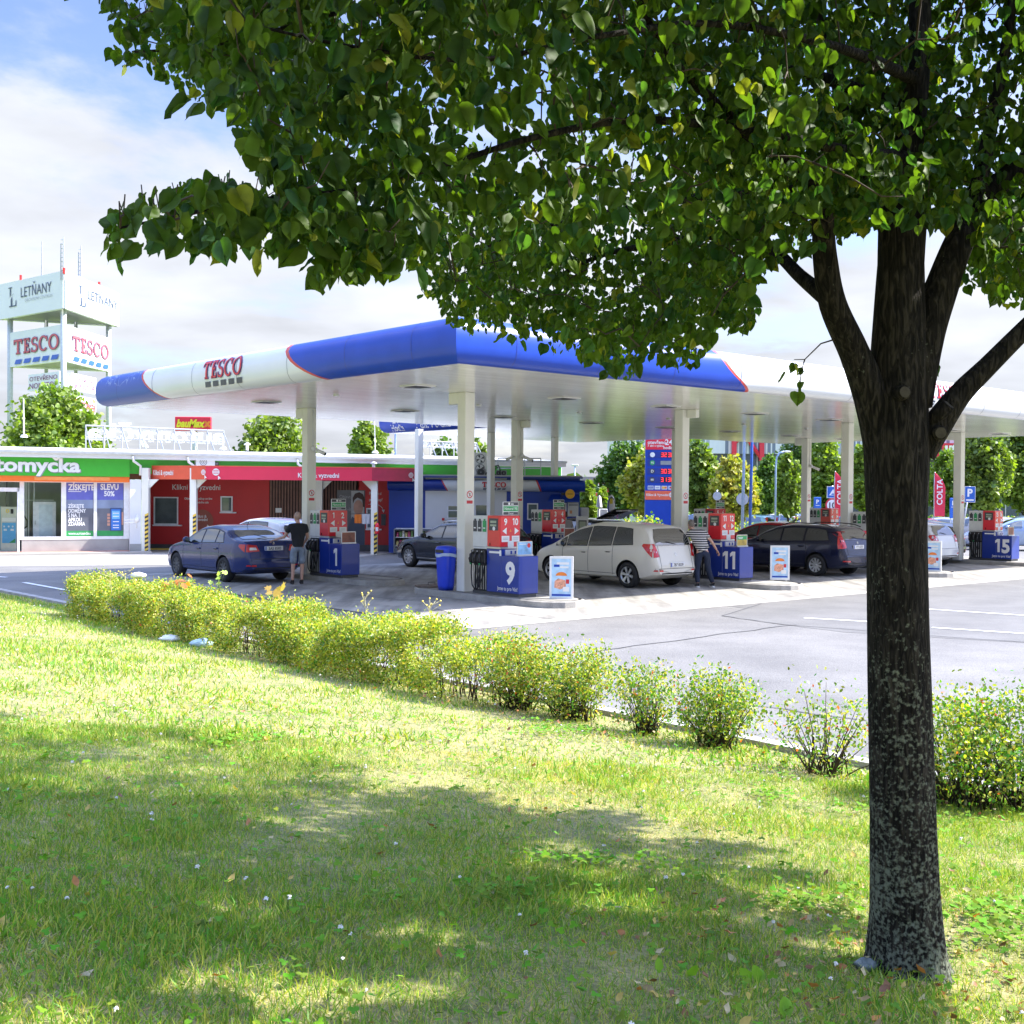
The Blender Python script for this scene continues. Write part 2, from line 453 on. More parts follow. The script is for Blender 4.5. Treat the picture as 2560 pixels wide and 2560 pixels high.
# pale pavement in front of the wash hall and the shop
pv = [G(-500, 1421), G(0, 1416), G(440, 1412), G(760, 1408)]
pv = [(p.x, p.y) for p in pv]
strip('pavement', pv + [(-4, 47), (-13, 49), (-34, 45)], .006, 'concrete_pale')
b_ = MB().m(MATS['asphalt_dark'])
pa = [G(1805, 1540), G(1860, 1521), (W(19.9, 15.88)), W(40, 15.88), W(40, 5), G(2560, 1607), G(2110, 1581), G(1960, 1562)]
b_.add([(p.x, p.y, .004) for p in pa], [tuple(range(len(pa)))])
o = b_.build('road_patch'); o['kind'] = 'structure'
def line(pts, wd, mat, name, z=.008):
    b_ = MB().m(MATS[mat])
    P = [Vector((p[0], p[1], z)) for p in pts]; L = []
    for i, p in enumerate(P):
        t = (P[min(i + 1, len(P) - 1)] - P[max(i - 1, 0)]).normalized(); s_ = Vector((-t.y, t.x, 0)) * wd / 2
        L.append((p + s_, p - s_))
    for i in range(len(P) - 1): b_.quad(L[i][0], L[i][1], L[i + 1][1], L[i + 1][0])
    o = b_.build(name); o['kind'] = 'structure'; return o
random.seed(4)
def wob(a_, b2, n=12, am=.05):
    a_ = Vector(a_[:2]).to_3d(); b2 = Vector(b2[:2]).to_3d()
    return [a_.lerp(b2, i / n) + Vector((random.uniform(-am, am), random.uniform(-am, am), 0)) for i in range(n + 1)]
line(wob(G(1500, 1627), G(1985, 1562)), .035, 'seam', 'road_seam')
line(wob(G(1805, 1540), G(1900, 1510), 6), .04, 'seam', 'road_seam')
line(wob(G(1805, 1540), G(1960, 1562), 6) + wob(G(1960, 1562), G(2560, 1607)), .03, 'seam', 'road_seam')
line(wob(G(1330, 1690), G(2160, 1800), 14), .03, 'seam', 'road_seam')
for v_ in (18.4, 21.3, 24.6, 28.1): line([W(13, v_), W(44, v_)], .018, 'seam', 'concrete_joint', .004)
for u_ in (15.1, 19.2, 23.1, 27.4, 31.2, 35.1, 39.0): line([W(u_, 15.95), W(u_, 31.6)], .018, 'seam', 'concrete_joint', .0045)
line([W(12.93, 15.8), W(12.93, 31.7)], .09, 'seam', 'drain_channel', .005)
# edge stones along the front of the forecourt
kb = MB().m(MATS['concrete_pale'])
u_ = 12.9
while u_ < 44:
    kb.add([W(u_ + .012, 15.62, .006), W(u_ + .988, 15.62, .006), W(u_ + .988, 15.97, .006), W(u_ + .012, 15.97, .006)], [(0, 1, 2, 3)]); u_ += 1.0
o = kb.build('edge_stones'); o['kind'] = 'structure'
for a_, b2, wd in (((60, 1457), (197, 1482), .13), ((-90, 1437), (16, 1444), .13), ((189, 1428), (201, 1430), .09), ((2010, 1546), (2168, 1555), .11), ((2320, 1524), (2600, 1542), .11), ((2330, 1570), (2600, 1588), .11)):
    line([G(*a_), G(*b2)], wd, 'marking', 'road_marking', .012)
for q in (((1050, 1510), (1180, 1503), (1240, 1520), (1120, 1530)), ((930, 1508), (1010, 1502), (1070, 1507), (985, 1516))):
    b_ = MB().m(MATS['concrete_pale']); b_.add([(G(*p).x, G(*p).y, .005) for p in q], [(0, 1, 2, 3)]); o = b_.build('concrete_patch'); o['kind'] = 'structure'
# yellow painted strip at the foot of the red wall
# kerb between road and planting
kb = MB().m(MATS['kerbstone'])
v_ = -14.
while v_ < 42:
    kb.add([W(8.72, v_ + .01, -.05), W(8.9, v_ + .01, -.05), W(8.9, v_ + .99, -.05), W(8.72, v_ + .99, -.05), W(8.72, v_ + .01, .12), W(8.88, v_ + .01, .12), W(8.88, v_ + .99, .12), W(8.72, v_ + .99, .12)],
           [(0, 1, 5, 4), (1, 2, 6, 5), (2, 3, 7, 6), (3, 0, 4, 7), (4, 5, 6, 7)]); v_ += 1.
o = kb.build('kerb'); o['kind'] = 'structure'

# ------------------------------------------------------------------ lawn
def lawnz(u, v):
    t = np.clip(8.6 - u, 0, None)
    return .07 + .098 * np.minimum(t, 10) + .03 * np.minimum(np.maximum(t - 10, 0), 20) + .018 * fbm(u * .35, v * .35, 3) * np.clip(t / 2, 0, 1)
us = np.concatenate([np.linspace(-14, -2, 13)[:-1], np.linspace(-2, 8.72, 60)]); vs = np.linspace(-14, 42, 150)
b_ = MB().m(MATS['soil'], True)
UU, VV = np.meshgrid(us, vs); ZZ = lawnz(UU, VV)
Vt = [tuple(W(float(a_), float(c_), float(z_))) for a_, c_, z_ in zip(UU.ravel(), VV.ravel(), ZZ.ravel())]
nu = len(us)
b_.add(Vt, [(j * nu + i, j * nu + i + 1, (j + 1) * nu + i + 1, (j + 1) * nu + i) for j in range(len(vs) - 1) for i in range(nu - 1)])
o = b_.build('lawn_ground'); o['kind'] = 'structure'

rng = np.random.default_rng(7)
M('blade', None, .5, var=.1, scale=3, attr='Col', trans=.28, spec=.35)
M('clover', None, .7, var=.15, scale=20, attr='Col', trans=.25, spec=.15)
def xy2uv(X, Y): return X * SA + Y * CA, -X * CA + Y * SA
def sample_wedge(n, d0, d1, half=.58, pw=1.0):
    d = d0 + (d1 - d0) * rng.random(n) ** pw
    a_ = (rng.random(n) * 2 - 1) * half
    X = d * a_; Y = d
    u, v = xy2uv(X, Y); k = (u < 8.62)
    return X[k], Y[k], u[k], v[k], d[k]
def grass(n, d0, d1, hmin, hmax, wd, pw=.7):
    X, Y, u, v, d = sample_wedge(n, d0, d1, pw=pw)
    Z = lawnz(u, v)
    n = len(X)
    pat = fbm(u * .55, v * .55, 5) + .35 * fbm(u * 2.3, v * 2.3, 9)          # dry patches
    dryp = np.clip(.56 + .34 * (pat - 1), .08, .88)
    # worn, browner towards the middle band
    dry = rng.random(n) < dryp
    h = rng.uniform(hmin, hmax, n) * (1 + .25 * (fbm(u * 1.4, v * 1.4, 2) - 1)); h *= np.where(dry, .75, 1)
    g = np.stack([rng.uniform(.12, .22, n), rng.uniform(.24, .38, n), rng.uniform(.02, .055, n)], 1)
    yl = np.stack([rng.uniform(.38, .52, n), rng.uniform(.42, .52, n), rng.uniform(.07, .13, n)], 1)
    st = np.stack([rng.uniform(.52, .72, n), rng.uniform(.44, .58, n), rng.uniform(.22, .34, n)], 1)
    k = rng.random(n)
    c = np.where(dry[:, None], st, np.where((k < .36)[:, None], yl, g))
    lean = rng.random(n) * 1.1 + np.where(dry, .5, 0); az = rng.random(n) * 2 * PI
    T = np.stack([np.sin(lean) * np.cos(az), np.sin(lean) * np.sin(az), np.cos(lean)], 1)
    fa = rng.random(n) * 2 * PI; N = np.stack([np.cos(fa), np.sin(fa), 0 * fa], 1)
    N = N - T * (N * T).sum(1)[:, None]; N /= np.linalg.norm(N, axis=1)[:, None]
    w_ = wd / ((hmin + hmax) / 2)
    shape = ([(-.5 * w_, 0, 0), (.5 * w_, 0, 0), (.4 * w_, .55, .06), (-.4 * w_, .55, .06), (0, 1, .26)], [(0, 1, 2, 3), (3, 2, 4)])
    return leafmesh('grass', np.stack([X, Y, Z - .004], 1), N, T, h, shape, c, MATS['blade'])
o = grass(300000, 2.4, 9, .032, .082, .0047, .75); tag(o, 'patchy sunlit and shaded lawn grass sloping down to the hedge', 'grass', kind='stuff')
g2 = grass(270000, 8, 32, .05, .09, .0125, .85)
g2.name = 'grass'; tag(g2, 'far stretch of lawn grass running along the yellow hedge', 'grass', kind='stuff')
# clover
X, Y, u, v, d = sample_wedge(130000, 2.4, 11, pw=.8)
pk = rng.random(len(u)) < np.clip(.62 * (fbm(u * .8 + 4, v * .8, 11) + .6 * fbm(u * 2.6, v * 2.6, 4) - 1.0), .03, .75)
X, Y, u, v = X[pk], Y[pk], u[pk], v[pk]; n = len(X)
hx = [(.9 * math.sin(a_) * .5, .5 - .5 * math.cos(a_), 0) for a_ in (0, .9, 1.9, 2.7, 3.6, 4.4, 5.4)]
P = []; N = []; T = []; C = []
zz_ = lawnz(u, v) + rng.uniform(.03, .07, n)
a0 = rng.random(n) * 2 * PI; cc_ = np.stack([rng.uniform(.10, .19, n), rng.uniform(.20, .36, n), rng.uniform(.012, .03, n)], 1)
tl = rng.normal(0, .3, (n, 2))
for k in range(3):
    a_ = a0 + k * 2 * PI / 3
    Tn = np.stack([np.cos(a_), np.sin(a_), rng.normal(.1, .2, n)], 1); Nn = np.stack([tl[:, 0], tl[:, 1], np.ones(n)], 1); Nn /= np.linalg.norm(Nn, axis=1)[:, None]
    P.append(np.stack([X, Y, zz_], 1)); N.append(Nn); T.append(Tn); C.append(cc_)
leafy = leafmesh('clover', np.concatenate(P), np.concatenate(N), np.concatenate(T), rng.uniform(.014, .026, 3 * n), (hx, [tuple(range(7))]), np.concatenate(C), MATS['clover'])
tag(leafy, 'dark green clover patches growing through the shaded lawn', 'clover', kind='stuff')
# clover flowers
M('petal', (.80, .78, .74), .7, var=.1, scale=60)
fb = MB(); random.seed(9); cnt = 0
while cnt < 190:
    d_ = random.uniform(2.6, 22) ; a_ = random.uniform(-.5, .5); X_, Y_ = d_ * a_, d_
    u_, v_ = X_ * SA + Y_ * CA, -X_ * CA + Y_ * SA
    if u_ > 8.4: continue
    z_ = float(lawnz(np.array(u_), np.array(v_))); h_ = random.uniform(.05, .1)
    fb.m(MATS['clover']); fb.m(M('stem_green', (.12, .2, .04), .6))
    fb.bar((X_, Y_, z_), (X_ + .008, Y_, z_ + h_), .0012, n=3, caps=False)
    fb.m(MATS['petal']); r_ = random.uniform(.0045, .0075) * (1 + d_ * .03)
    for q in range(9):
        t1 = random.uniform(0, 2 * PI); t2 = random.uniform(-.4, 1.3)
        dd = Vector((math.cos(t1) * math.cos(t2), math.sin(t1) * math.cos(t2), math.sin(t2)))
        c0 = Vector((X_ + .008, Y_, z_ + h_)); fb.bar(c0, c0 + dd * r_ * 1.3, r_ * .25, r_ * .42, n=4)
    cnt += 1
fb.build('clover_flowers', fix=False)
tag(bpy.data.objects['clover_flowers'], 'small white clover flowers dotted over the lawn', 'flowers', kind='stuff')
# fallen dry leaves and bracts
X, Y, u, v, d = sample_wedge(1600, 2.4, 14, pw=1.0)
n = len(X); tr = np.hypot(X - 1.75, Y - 4.6)
kp = rng.random(n) < .35
X, Y, u, v = X[kp], Y[kp], u[kp], v[kp]
n0 = 450
ra_ = rng.random(n0) ** .7 * 1.3 + .16; aa = rng.random(n0) * 2 * PI
X = np.concatenate([X, 1.72 + ra_ * np.cos(aa)]); Y = np.concatenate([Y, 4.55 + ra_ * np.sin(aa) * .8]); u, v = xy2uv(X, Y); n = len(X)
hn = 500; uu = rng.uniform(7.3, 8.6, hn); vv = rng.uniform(2, 14, hn)
X = np.concatenate([X, uu * SA - vv * CA]); Y = np.concatenate([Y, uu * CA + vv * SA]); u, v = xy2uv(X, Y); n = len(X)
Z = lawnz(u, v) + rng.uniform(.012, .05, n)
N = np.stack([rng.normal(0, .5, n), rng.normal(0, .5, n), np.ones(n)], 1); N /= np.linalg.norm(N, axis=1)[:, None]
aa = rng.random(n) * 2 * PI; T = np.stack([np.cos(aa), np.sin(aa), np.zeros(n)], 1)
cl = np.array([(.42, .30, .13), (.5, .2, .06), (.6, .5, .28), (.28, .13, .06), (.62, .45, .12)])[rng.integers(0, 5, n)] * rng.uniform(.7, 1.15, (n, 1))
dl = ([(0, 0, 0), (.22, .25, .12), (.3, .6, .05), (0, 1, .2), (-.25, .55, -.04), (-.2, .2, .1), (0, .5, -.06)], [(0, 1, 2, 6), (6, 2, 3, 4), (0, 6, 4, 5)])
M('dry_leaf', None, .6, var=.2, scale=50, attr='Col', trans=.15)
o = leafmesh('fallen_leaves', np.stack([X, Y, Z], 1), N, T, rng.uniform(.02, .055, n), dl, cl, MATS['dry_leaf'])
tag(o, 'dry curled fallen leaves scattered on the lawn and round the trunk', 'leaves', kind='stuff')
# ------------------------------------------------------------------ foreground lime tree
def inside(poly, x, y):
    c = np.zeros(len(x), bool); n = len(poly); j = n - 1
    for i in range(n):
        xi, yi = poly[i]; xj, yj = poly[j]
        hit = ((yi > y) != (yj > y)) & (x < (xj - xi) * (y - yi) / (yj - yi + 1e-12) + xi)
        c ^= hit; j = i
    return c
CMn = np.array([[CM[i][j] for j in range(3)] for i in range(3)])
def pixn(P):
    c = (P - np.array([0, 0, HC])) @ CMn.T
    return 1280 + F * c[:, 0] / c[:, 2], 1280 + F * c[:, 1] / c[:, 2], c[:, 2]

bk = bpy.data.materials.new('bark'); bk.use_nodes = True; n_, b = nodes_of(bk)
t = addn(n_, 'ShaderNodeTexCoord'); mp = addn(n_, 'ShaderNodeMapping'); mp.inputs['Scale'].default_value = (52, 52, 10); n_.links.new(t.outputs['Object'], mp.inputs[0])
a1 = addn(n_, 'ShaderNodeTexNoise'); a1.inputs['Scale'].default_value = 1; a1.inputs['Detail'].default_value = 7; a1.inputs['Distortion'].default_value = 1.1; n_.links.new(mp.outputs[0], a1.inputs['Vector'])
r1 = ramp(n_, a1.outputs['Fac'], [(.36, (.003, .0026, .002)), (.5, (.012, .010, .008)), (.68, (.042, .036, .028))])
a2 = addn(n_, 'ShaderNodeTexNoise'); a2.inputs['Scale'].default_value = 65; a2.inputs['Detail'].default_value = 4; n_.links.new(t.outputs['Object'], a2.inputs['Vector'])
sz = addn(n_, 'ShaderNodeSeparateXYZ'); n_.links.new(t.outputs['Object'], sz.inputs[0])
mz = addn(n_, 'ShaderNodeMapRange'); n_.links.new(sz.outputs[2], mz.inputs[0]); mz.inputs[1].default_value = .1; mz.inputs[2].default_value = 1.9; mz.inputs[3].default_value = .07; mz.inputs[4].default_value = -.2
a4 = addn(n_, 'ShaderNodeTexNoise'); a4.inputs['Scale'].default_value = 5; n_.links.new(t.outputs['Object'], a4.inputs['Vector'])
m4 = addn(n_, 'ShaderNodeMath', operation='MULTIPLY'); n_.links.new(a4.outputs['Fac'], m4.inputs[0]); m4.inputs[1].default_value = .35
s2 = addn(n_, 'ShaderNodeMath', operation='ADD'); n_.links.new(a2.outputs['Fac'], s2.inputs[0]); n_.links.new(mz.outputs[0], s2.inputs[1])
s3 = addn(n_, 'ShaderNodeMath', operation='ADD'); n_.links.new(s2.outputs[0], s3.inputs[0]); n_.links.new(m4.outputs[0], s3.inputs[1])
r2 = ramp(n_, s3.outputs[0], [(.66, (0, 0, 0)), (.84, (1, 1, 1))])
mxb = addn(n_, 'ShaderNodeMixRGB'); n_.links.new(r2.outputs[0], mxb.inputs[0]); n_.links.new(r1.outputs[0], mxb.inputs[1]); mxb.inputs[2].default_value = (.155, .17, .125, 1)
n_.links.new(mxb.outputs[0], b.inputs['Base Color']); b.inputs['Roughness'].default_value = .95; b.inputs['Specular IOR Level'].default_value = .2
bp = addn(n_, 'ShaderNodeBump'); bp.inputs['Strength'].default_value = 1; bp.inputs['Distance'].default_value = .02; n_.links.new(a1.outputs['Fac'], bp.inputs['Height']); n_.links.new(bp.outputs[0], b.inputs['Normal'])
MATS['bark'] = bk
M('twig', (.045, .03, .02), .85, var=.3, scale=30)
M('lime_leaf', None, .55, var=.2, scale=40, attr='Col', trans=.5, spec=.25)

LY = 4.62
base = at(2272, 2425, LY)
def L3(px, py, Y, rpx): return at(px, py, Y), rpx * Y / F
lime = thing('lime_tree', 'large lime tree with dark lichen-covered trunk and overhanging leafy crown in the foreground', 'tree', (base.x, base.y, base.z))
tb = MB().m(MATS['bark'], True)
def limb(pts, n=18, sub=6):
    P = [L3(*p) for p in pts]; pp = []; rr = []
    for i in range(len(P) - 1):
        p0 = P[max(i - 1, 0)][0]; p1 = P[i][0]; p2 = P[i + 1][0]; p3 = P[min(i + 2, len(P) - 1)][0]
        for k in range(sub):
            t = k / sub
            q = .5 * ((2 * p1) + (-p0 + p2) * t + (2 * p0 - 5 * p1 + 4 * p2 - p3) * t * t + (-p0 + 3 * p1 - 3 * p2 + p3) * t ** 3)
            pp.append(q); rr.append(P[i][1] * (1 - t) + P[i + 1][1] * t)
    pp.append(P[-1][0]); rr.append(P[-1][1])
    tb.tube(pp, rr, n); return pp
o0 = len(tb.v)
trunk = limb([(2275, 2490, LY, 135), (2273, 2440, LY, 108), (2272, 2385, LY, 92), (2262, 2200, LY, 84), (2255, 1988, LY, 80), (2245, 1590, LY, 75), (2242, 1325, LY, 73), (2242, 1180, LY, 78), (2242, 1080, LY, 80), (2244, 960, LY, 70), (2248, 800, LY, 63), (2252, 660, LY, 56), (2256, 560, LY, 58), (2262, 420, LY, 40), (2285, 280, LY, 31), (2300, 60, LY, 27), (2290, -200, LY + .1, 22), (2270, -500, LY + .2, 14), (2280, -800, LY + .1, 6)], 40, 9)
for i in range(o0, len(tb.v)):          # uneven bark outline
    p = Vector(tb.v[i]); z = p.z
    an = math.atan2(p.y - base.y, p.x - base.x)
    k = 1 + .018 * math.sin(an * 9 + z * 3) + .02 * math.sin(an * 3 - z * 2.1) + (.16 * max(0, .22 - (z - base.z)) * (1 + math.sin(an * 5)) / .22 * .5)
    if z < 3: tb.v[i] = (base.x + (p.x - base.x) * k, base.y + (p.y - base.y) * k, z)
NODES = []
def br(pts, n=12, sub=6):
    q = limb(pts, n, sub); NODES.extend(q); return q
br([(2215, 1150, LY, 50), (2185, 1010, LY - .02, 46), (2135, 880, LY - .05, 37), (2082, 760, LY - .1, 34), (2062, 640, LY - .14, 30), (2052, 520, LY - .2, 26), (2005, 435, LY - .3, 22), (1900, 360, LY - .5, 17), (1780, 250, LY - .7, 13), (1650, 110, LY - .9, 10), (1560, -100, LY - 1.1, 7)])
br([(2066, 745, LY - .1, 22), (2000, 690, LY + .1, 17), (1940, 632, LY + .3, 15), (1860, 590, LY + .6, 12), (1700, 600, LY + 1.1, 9), (1500, 640, LY + 1.5, 6), (1380, 700, LY + 1.6, 4)])
br([(2280, 1010, LY, 50), (2310, 850, LY + .02, 48), (2350, 730, LY + .03, 42), (2400, 600, LY + .05, 36), (2450, 510, LY + .1, 31), (2560, 410, LY + .1, 27), (2700, 330, LY + .1, 20), (2900, 200, LY + .1, 12)])
br([(2300, 1130, LY, 40), (2345, 1060, LY - .02, 36), (2400, 985, LY - .03, 29), (2470, 915, LY - .04, 25), (2560, 825, LY - .05, 23), (2700, 690, LY - .1, 18), (2900, 560, LY - .1, 10)])
br([(2430, 540, LY + .05, 24), (2460, 400, LY + .1, 19), (2490, 250, LY + .15, 15), (2520, 80, LY + .15, 12), (2560, -200, LY + .2, 8)])
br([(2240, 600, LY, 38), (2190, 470, LY + .2, 24), (2120, 330, LY + .4, 18), (2080, 150, LY + .6, 14), (2000, -150, LY + .9, 9)])
br([(2262, 400, LY, 26), (2130, 380, LY - .4, 15), (1900, 330, LY - .7, 12), (1600, 300, LY - 1.0, 10), (1350, 340, LY - 1.3, 8), (1150, 400, LY - 1.5, 7), (900, 470, LY - 1.8, 6), (640, 500, LY - 2.05, 5), (420, 545, LY - 2.2, 4), (300, 570, LY - 2.25, 3)], 8)
br([(2285, 280, LY, 20), (2000, 180, LY + .1, 14), (1700, 160, LY + .3, 13), (1480, 100, LY + .3, 12), (1380, 30, LY + .3, 11), (1150, -60, LY + .2, 8), (850, 30, LY + .2, 6), (550, 110, LY + .3, 4), (330, 130, LY + .3, 3)], 8)
br([(2290, 200, LY, 18), (2100, 120, LY - .6, 12), (1800, 60, LY - 1.1, 9), (1500, 90, LY - 1.5, 7), (1200, 150, LY - 1.7, 6), (900, 120, LY - 1.9, 5), (620, 60, LY - 2.0, 3)], 8)
br([(2190, 470, LY + .2, 18), (1950, 470, LY + .9, 13), (1700, 500, LY + 1.6, 11), (1400, 560, LY + 2.1, 8), (1150, 640, LY + 2.4, 5)], 8)
for a_, c_ in (((2325, 1065, LY - .03), (2372, 1012, LY - .08)), ((2248, 985, LY - .1), (2262, 980, LY - .145)), ((2335, 1080, LY - .02), (2352, 1082, LY - .1))):
    r_ = 17 * LY / F; tb.m(MATS['bark']); p_ = at(*a_); q_ = at(*c_); tb.bar(p_, q_, r_ * 1.15, r_, 14); tb.m(M('cut_wood', (.045, .038, .028), .9, var=.3, scale=40)); d_ = (q_ - p_).normalized(); x_ = d_.cross(Vector((0, 0, 1))).normalized(); tb.disc(q_ + d_ * .002, x_, x_.cross(d_), r_ * .8, 14)
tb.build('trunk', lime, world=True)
# crown volume: real positions in a lobed ellipsoid; nothing grows below the lower edge of the crown
OUT = [(-900, -6000), (-300, -900), (200, -150), (285, 20), (270, 140), (350, 130), (410, 175), (500, 240), (590, 240), (600, 330), (650, 400), (700, 450), (560, 405), (450, 420), (330, 460), (235, 530), (280, 590), (450, 570), (520, 600), (640, 600), (770, 590), (800, 690), (850, 670), (920, 650), (1040, 640), (1050, 720), (1110, 740), (1130, 790), (1240, 800), (1340, 840), (1460, 870), (1560, 930), (1620, 860), (1740, 900), (1770, 860), (1780, 810), (1890, 780), (1900, 740), (1870, 690), (1960, 610), (2040, 600), (2190, 530), (2300, 540), (2430, 520), (2390, 690), (2460, 680), (2490, 740), (2600, 720), (3400, 700), (3400, -6000)]
rng = np.random.default_rng(21)
cen = np.array([1.6, 5.3, 5.35]); rad = np.array([5.0, 5.0, 3.3])
def vol(n):
    q = rng.normal(size=(n, 3)); q /= np.linalg.norm(q, axis=1)[:, None]; r_ = rng.random(n) ** (1 / 2.2)
    return cen + q * r_[:, None] * rad
P = vol(30000)
px_, py_, dz = pixn(P)
lump = fbm(P[:, 0] * .9, P[:, 1] * .9 + P[:, 2], 6) > .5
hgt = P[:, 2] - .5
Sh = np.stack([P[:, 0] - 1.057 * hgt, P[:, 1] - .188 * hgt, np.full(len(P), .5)], 1)
shx, shy, shd = pixn(Sh)
SHADE = [(-9000, 1700), (-900, 1780), (0, 1820), (265, 1825), (530, 1858), (620, 1900), (894, 1900), (1160, 1945), (1545, 1985), (1757, 2005), (2095, 2100), (2160, 2230), (2190, 2420), (2330, 2560), (2500, 3200), (2500, 30000), (-90000, 30000)]
sh_ok = inside(SHADE, shx, shy) | (shd < 1.5)
ok = (dz > 2.3) & inside(OUT, px_, py_) & lump | (dz <= 1.5) & (P[:, 2] > 4.4)
ok &= sh_ok | ((py_ > -150) & (px_ < 2700) & (rng.random(len(P)) < .35))
ok &= ~((py_ > 545) & (dz < 4.0) & (px_ > 1050))
ok &= ~((px_ < 700) & (py_ < 380) & (py_ > 0) & (dz < 3.6) & (rng.random(len(P)) < .5))
P = P[ok]
px_, py_, dz = pixn(P); vis = (py_ > -60) & (px_ < 2620) & (dz > 1)
P = P[(~vis) | (rng.random(len(P)) < .37)]; P = P[rng.permutation(len(P))[:4200]]
sx_ = rng.uniform(-300, 2175, 9000); sy_ = rng.uniform(1800, 2760, 9000); kk = inside(SHADE, sx_, sy_); S0 = np.array([tuple(G(a_, c_, .5)) for a_, c_ in zip(sx_[kk], sy_[kk])])
hh_ = rng.uniform(2.3, 5.6, len(S0)); Q = S0 + hh_[:, None] * np.array([1.057, .188, 1.0])
px_, py_, dz = pixn(Q); kk = (((Q - cen) / (rad * 1.2)) ** 2).sum(1) < 1; kk &= ((py_ < -40) | (px_ > 2600) | (inside(OUT, px_, py_) & (rng.random(len(Q)) < .25))) & (dz > 1.6)
Q = Q[kk]; Q = Q[rng.permutation(len(Q))]; Q = Q[fbm((Q[:, 0] - 1.057 * Q[:, 2]) * 3.4, (Q[:, 1] - .188 * Q[:, 2]) * 4.1, 3) > .2]; P = np.concatenate([P, Q[:2300]])
# the low branch reaching left, close to the camera, and the hanging fringe
extra = []
lowb = [(1150, 500, LY - 1.5), (1000, 500, LY - 1.7), (900, 530, LY - 1.8), (820, 600, LY - 1.85), (850, 640, LY - 1.85), (760, 480, LY - 1.9), (700, 560, LY - 2.0), (640, 520, LY - 2.05), (560, 500, LY - 2.1), (520, 560, LY - 2.1), (440, 520, LY - 2.2), (370, 540, LY - 2.2), (300, 560, LY - 2.25)]
for a_, b2, c_ in lowb:
    extra += [at(a_ + rng.uniform(-18, 18), b2 - 10 + rng.uniform(-22, 18), c_ + rng.uniform(-.12, .12)) for _ in range(3)]
for i in range(150):
    x = rng.uniform(1080, 1880); lim = np.interp(x, [1050, 1130, 1240, 1460, 1560, 1620, 1740, 1780, 1890], [720, 780, 800, 870, 930, 870, 900, 820, 770])
    extra.append(at(x, lim - rng.uniform(0, 230), rng.uniform(5.4, 7.6)))
for i in range(60):
    extra.append(at(rng.uniform(2380, 2760), rng.uniform(480, 730), rng.uniform(5.2, 7.2)))
for q in NODES:
    x_, y_ = pix(q)
    if -200 < y_ < 1000 and x_ < 2450:
        for _ in range(2):
            e = q + Vector(rng.normal(0, .17, 3)); ex, ey = pix(e)
            if e.y > 2.2: extra.append(e)
for _ in range(150):
    extra.append(at(rng.uniform(245, 800), rng.uniform(-60, 330), rng.uniform(4.2, 6.5)))
E_ = np.array([tuple(p) for p in extra])
_x, _y, _d = pixn(E_); E_ = E_[inside(OUT, _x, _y) | (np.arange(len(E_)) < 39)]
E_ = np.concatenate([E_, [tuple(at(1985, 925, LY - .1)), tuple(at(1998, 975, LY - .1)), tuple(at(2335, 900, LY))]])
CL = np.concatenate([P, E_]); few = np.zeros(len(CL), bool); few[-3:] = True
# twigs
nodes = np.array([tuple(p) for p in NODES] + [tuple(p) for p in trunk if p.z > 4.2])
tw = MB().m(MATS['twig'], True)
order = np.argsort([np.min(((nodes - c) ** 2).sum(1)) for c in CL])
nl = [n_ for n_ in nodes]
NN = np.array(nl)
for cnt_, i in enumerate(order):
    c = CL[i]; dd = ((NN - c) ** 2).sum(1); j = int(np.argmin(dd)); a_ = Vector(NN[j]); b2 = Vector(c); L_ = (b2 - a_).length
    if L_ < .03: continue
    mid = a_.lerp(b2, .5) + Vector((0, 0, L_ * .12)) + Vector(rng.normal(0, .04 * L_, 3))
    mx_, my_ = pix(mid)
    bx_, by_ = pix(b2)
    if mid.y > 1.5 and my_ > 0 and not few[i] and not inside(OUT, *np.array([pix(a_.lerp(mid, f_)) for f_ in (.3, .6, 1)] + [pix(mid.lerp(b2, f_)) for f_ in (.3, .6)] + [(bx_, by_ - 25)]).T).all(): continue
    r0 = min(.012, .0022 + L_ * .006)
    tw.tube([a_, a_.lerp(mid, .55), mid, mid.lerp(b2, .6), b2 + Vector((0, 0, .04))], [r0, r0 * .9, r0 * .75, r0 * .6, .0014], 4)
    NN = np.concatenate([NN, [tuple(mid), tuple(mid.lerp(b2, .6))]])
tw.build('branches', lime, world=True, fix=False)
# leaves
half = [(0, 0), (.18, -.07), (.38, .02), (.47, .22), (.45, .45), (.33, .68), (.16, .86), (0, 1.08)]
def lzf(x, y): return .05 * math.sin(7 * y + 5 * x) -.22 * abs(x) + .10 * y - .32 * (y ** 2) * .6
sv = [(0, 0, 0), (0, .35, lzf(0, .35)), (0, .7, lzf(0, .7)), (0, 1.08, lzf(0, 1.08))]
for sgn in (1, -1):
    for x, y in half[1:-1]: sv.append((sgn * x, y, lzf(x, y)))
sf = []
for o_ in (4, 10):
    a1_, a2_, a3_, a4_, a5_, a6_ = range(o_, o_ + 6)
    sf += [(0, a1_, a2_, 1), (1, a2_, a3_, a4_), (1, a4_, a5_, 2), (2, a5_, a6_, 3)]
PP = []; k_ = rng.integers(13, 22, len(CL)); k_[few] = 3
idx = np.repeat(np.arange(len(CL)), k_); n = len(idx)
off = rng.normal(size=(n, 3)); off /= np.linalg.norm(off, axis=1)[:, None]; off *= (rng.random(n) ** .5)[:, None] * np.where(few[idx], .05, .2)[:, None] * np.array([1, 1, .8])
P = CL[idx] + off
T = np.stack([rng.normal(0, .6, n), rng.normal(0, .6, n), -np.ones(n)], 1) + off * 1.5
T /= np.linalg.norm(T, axis=1)[:, None]
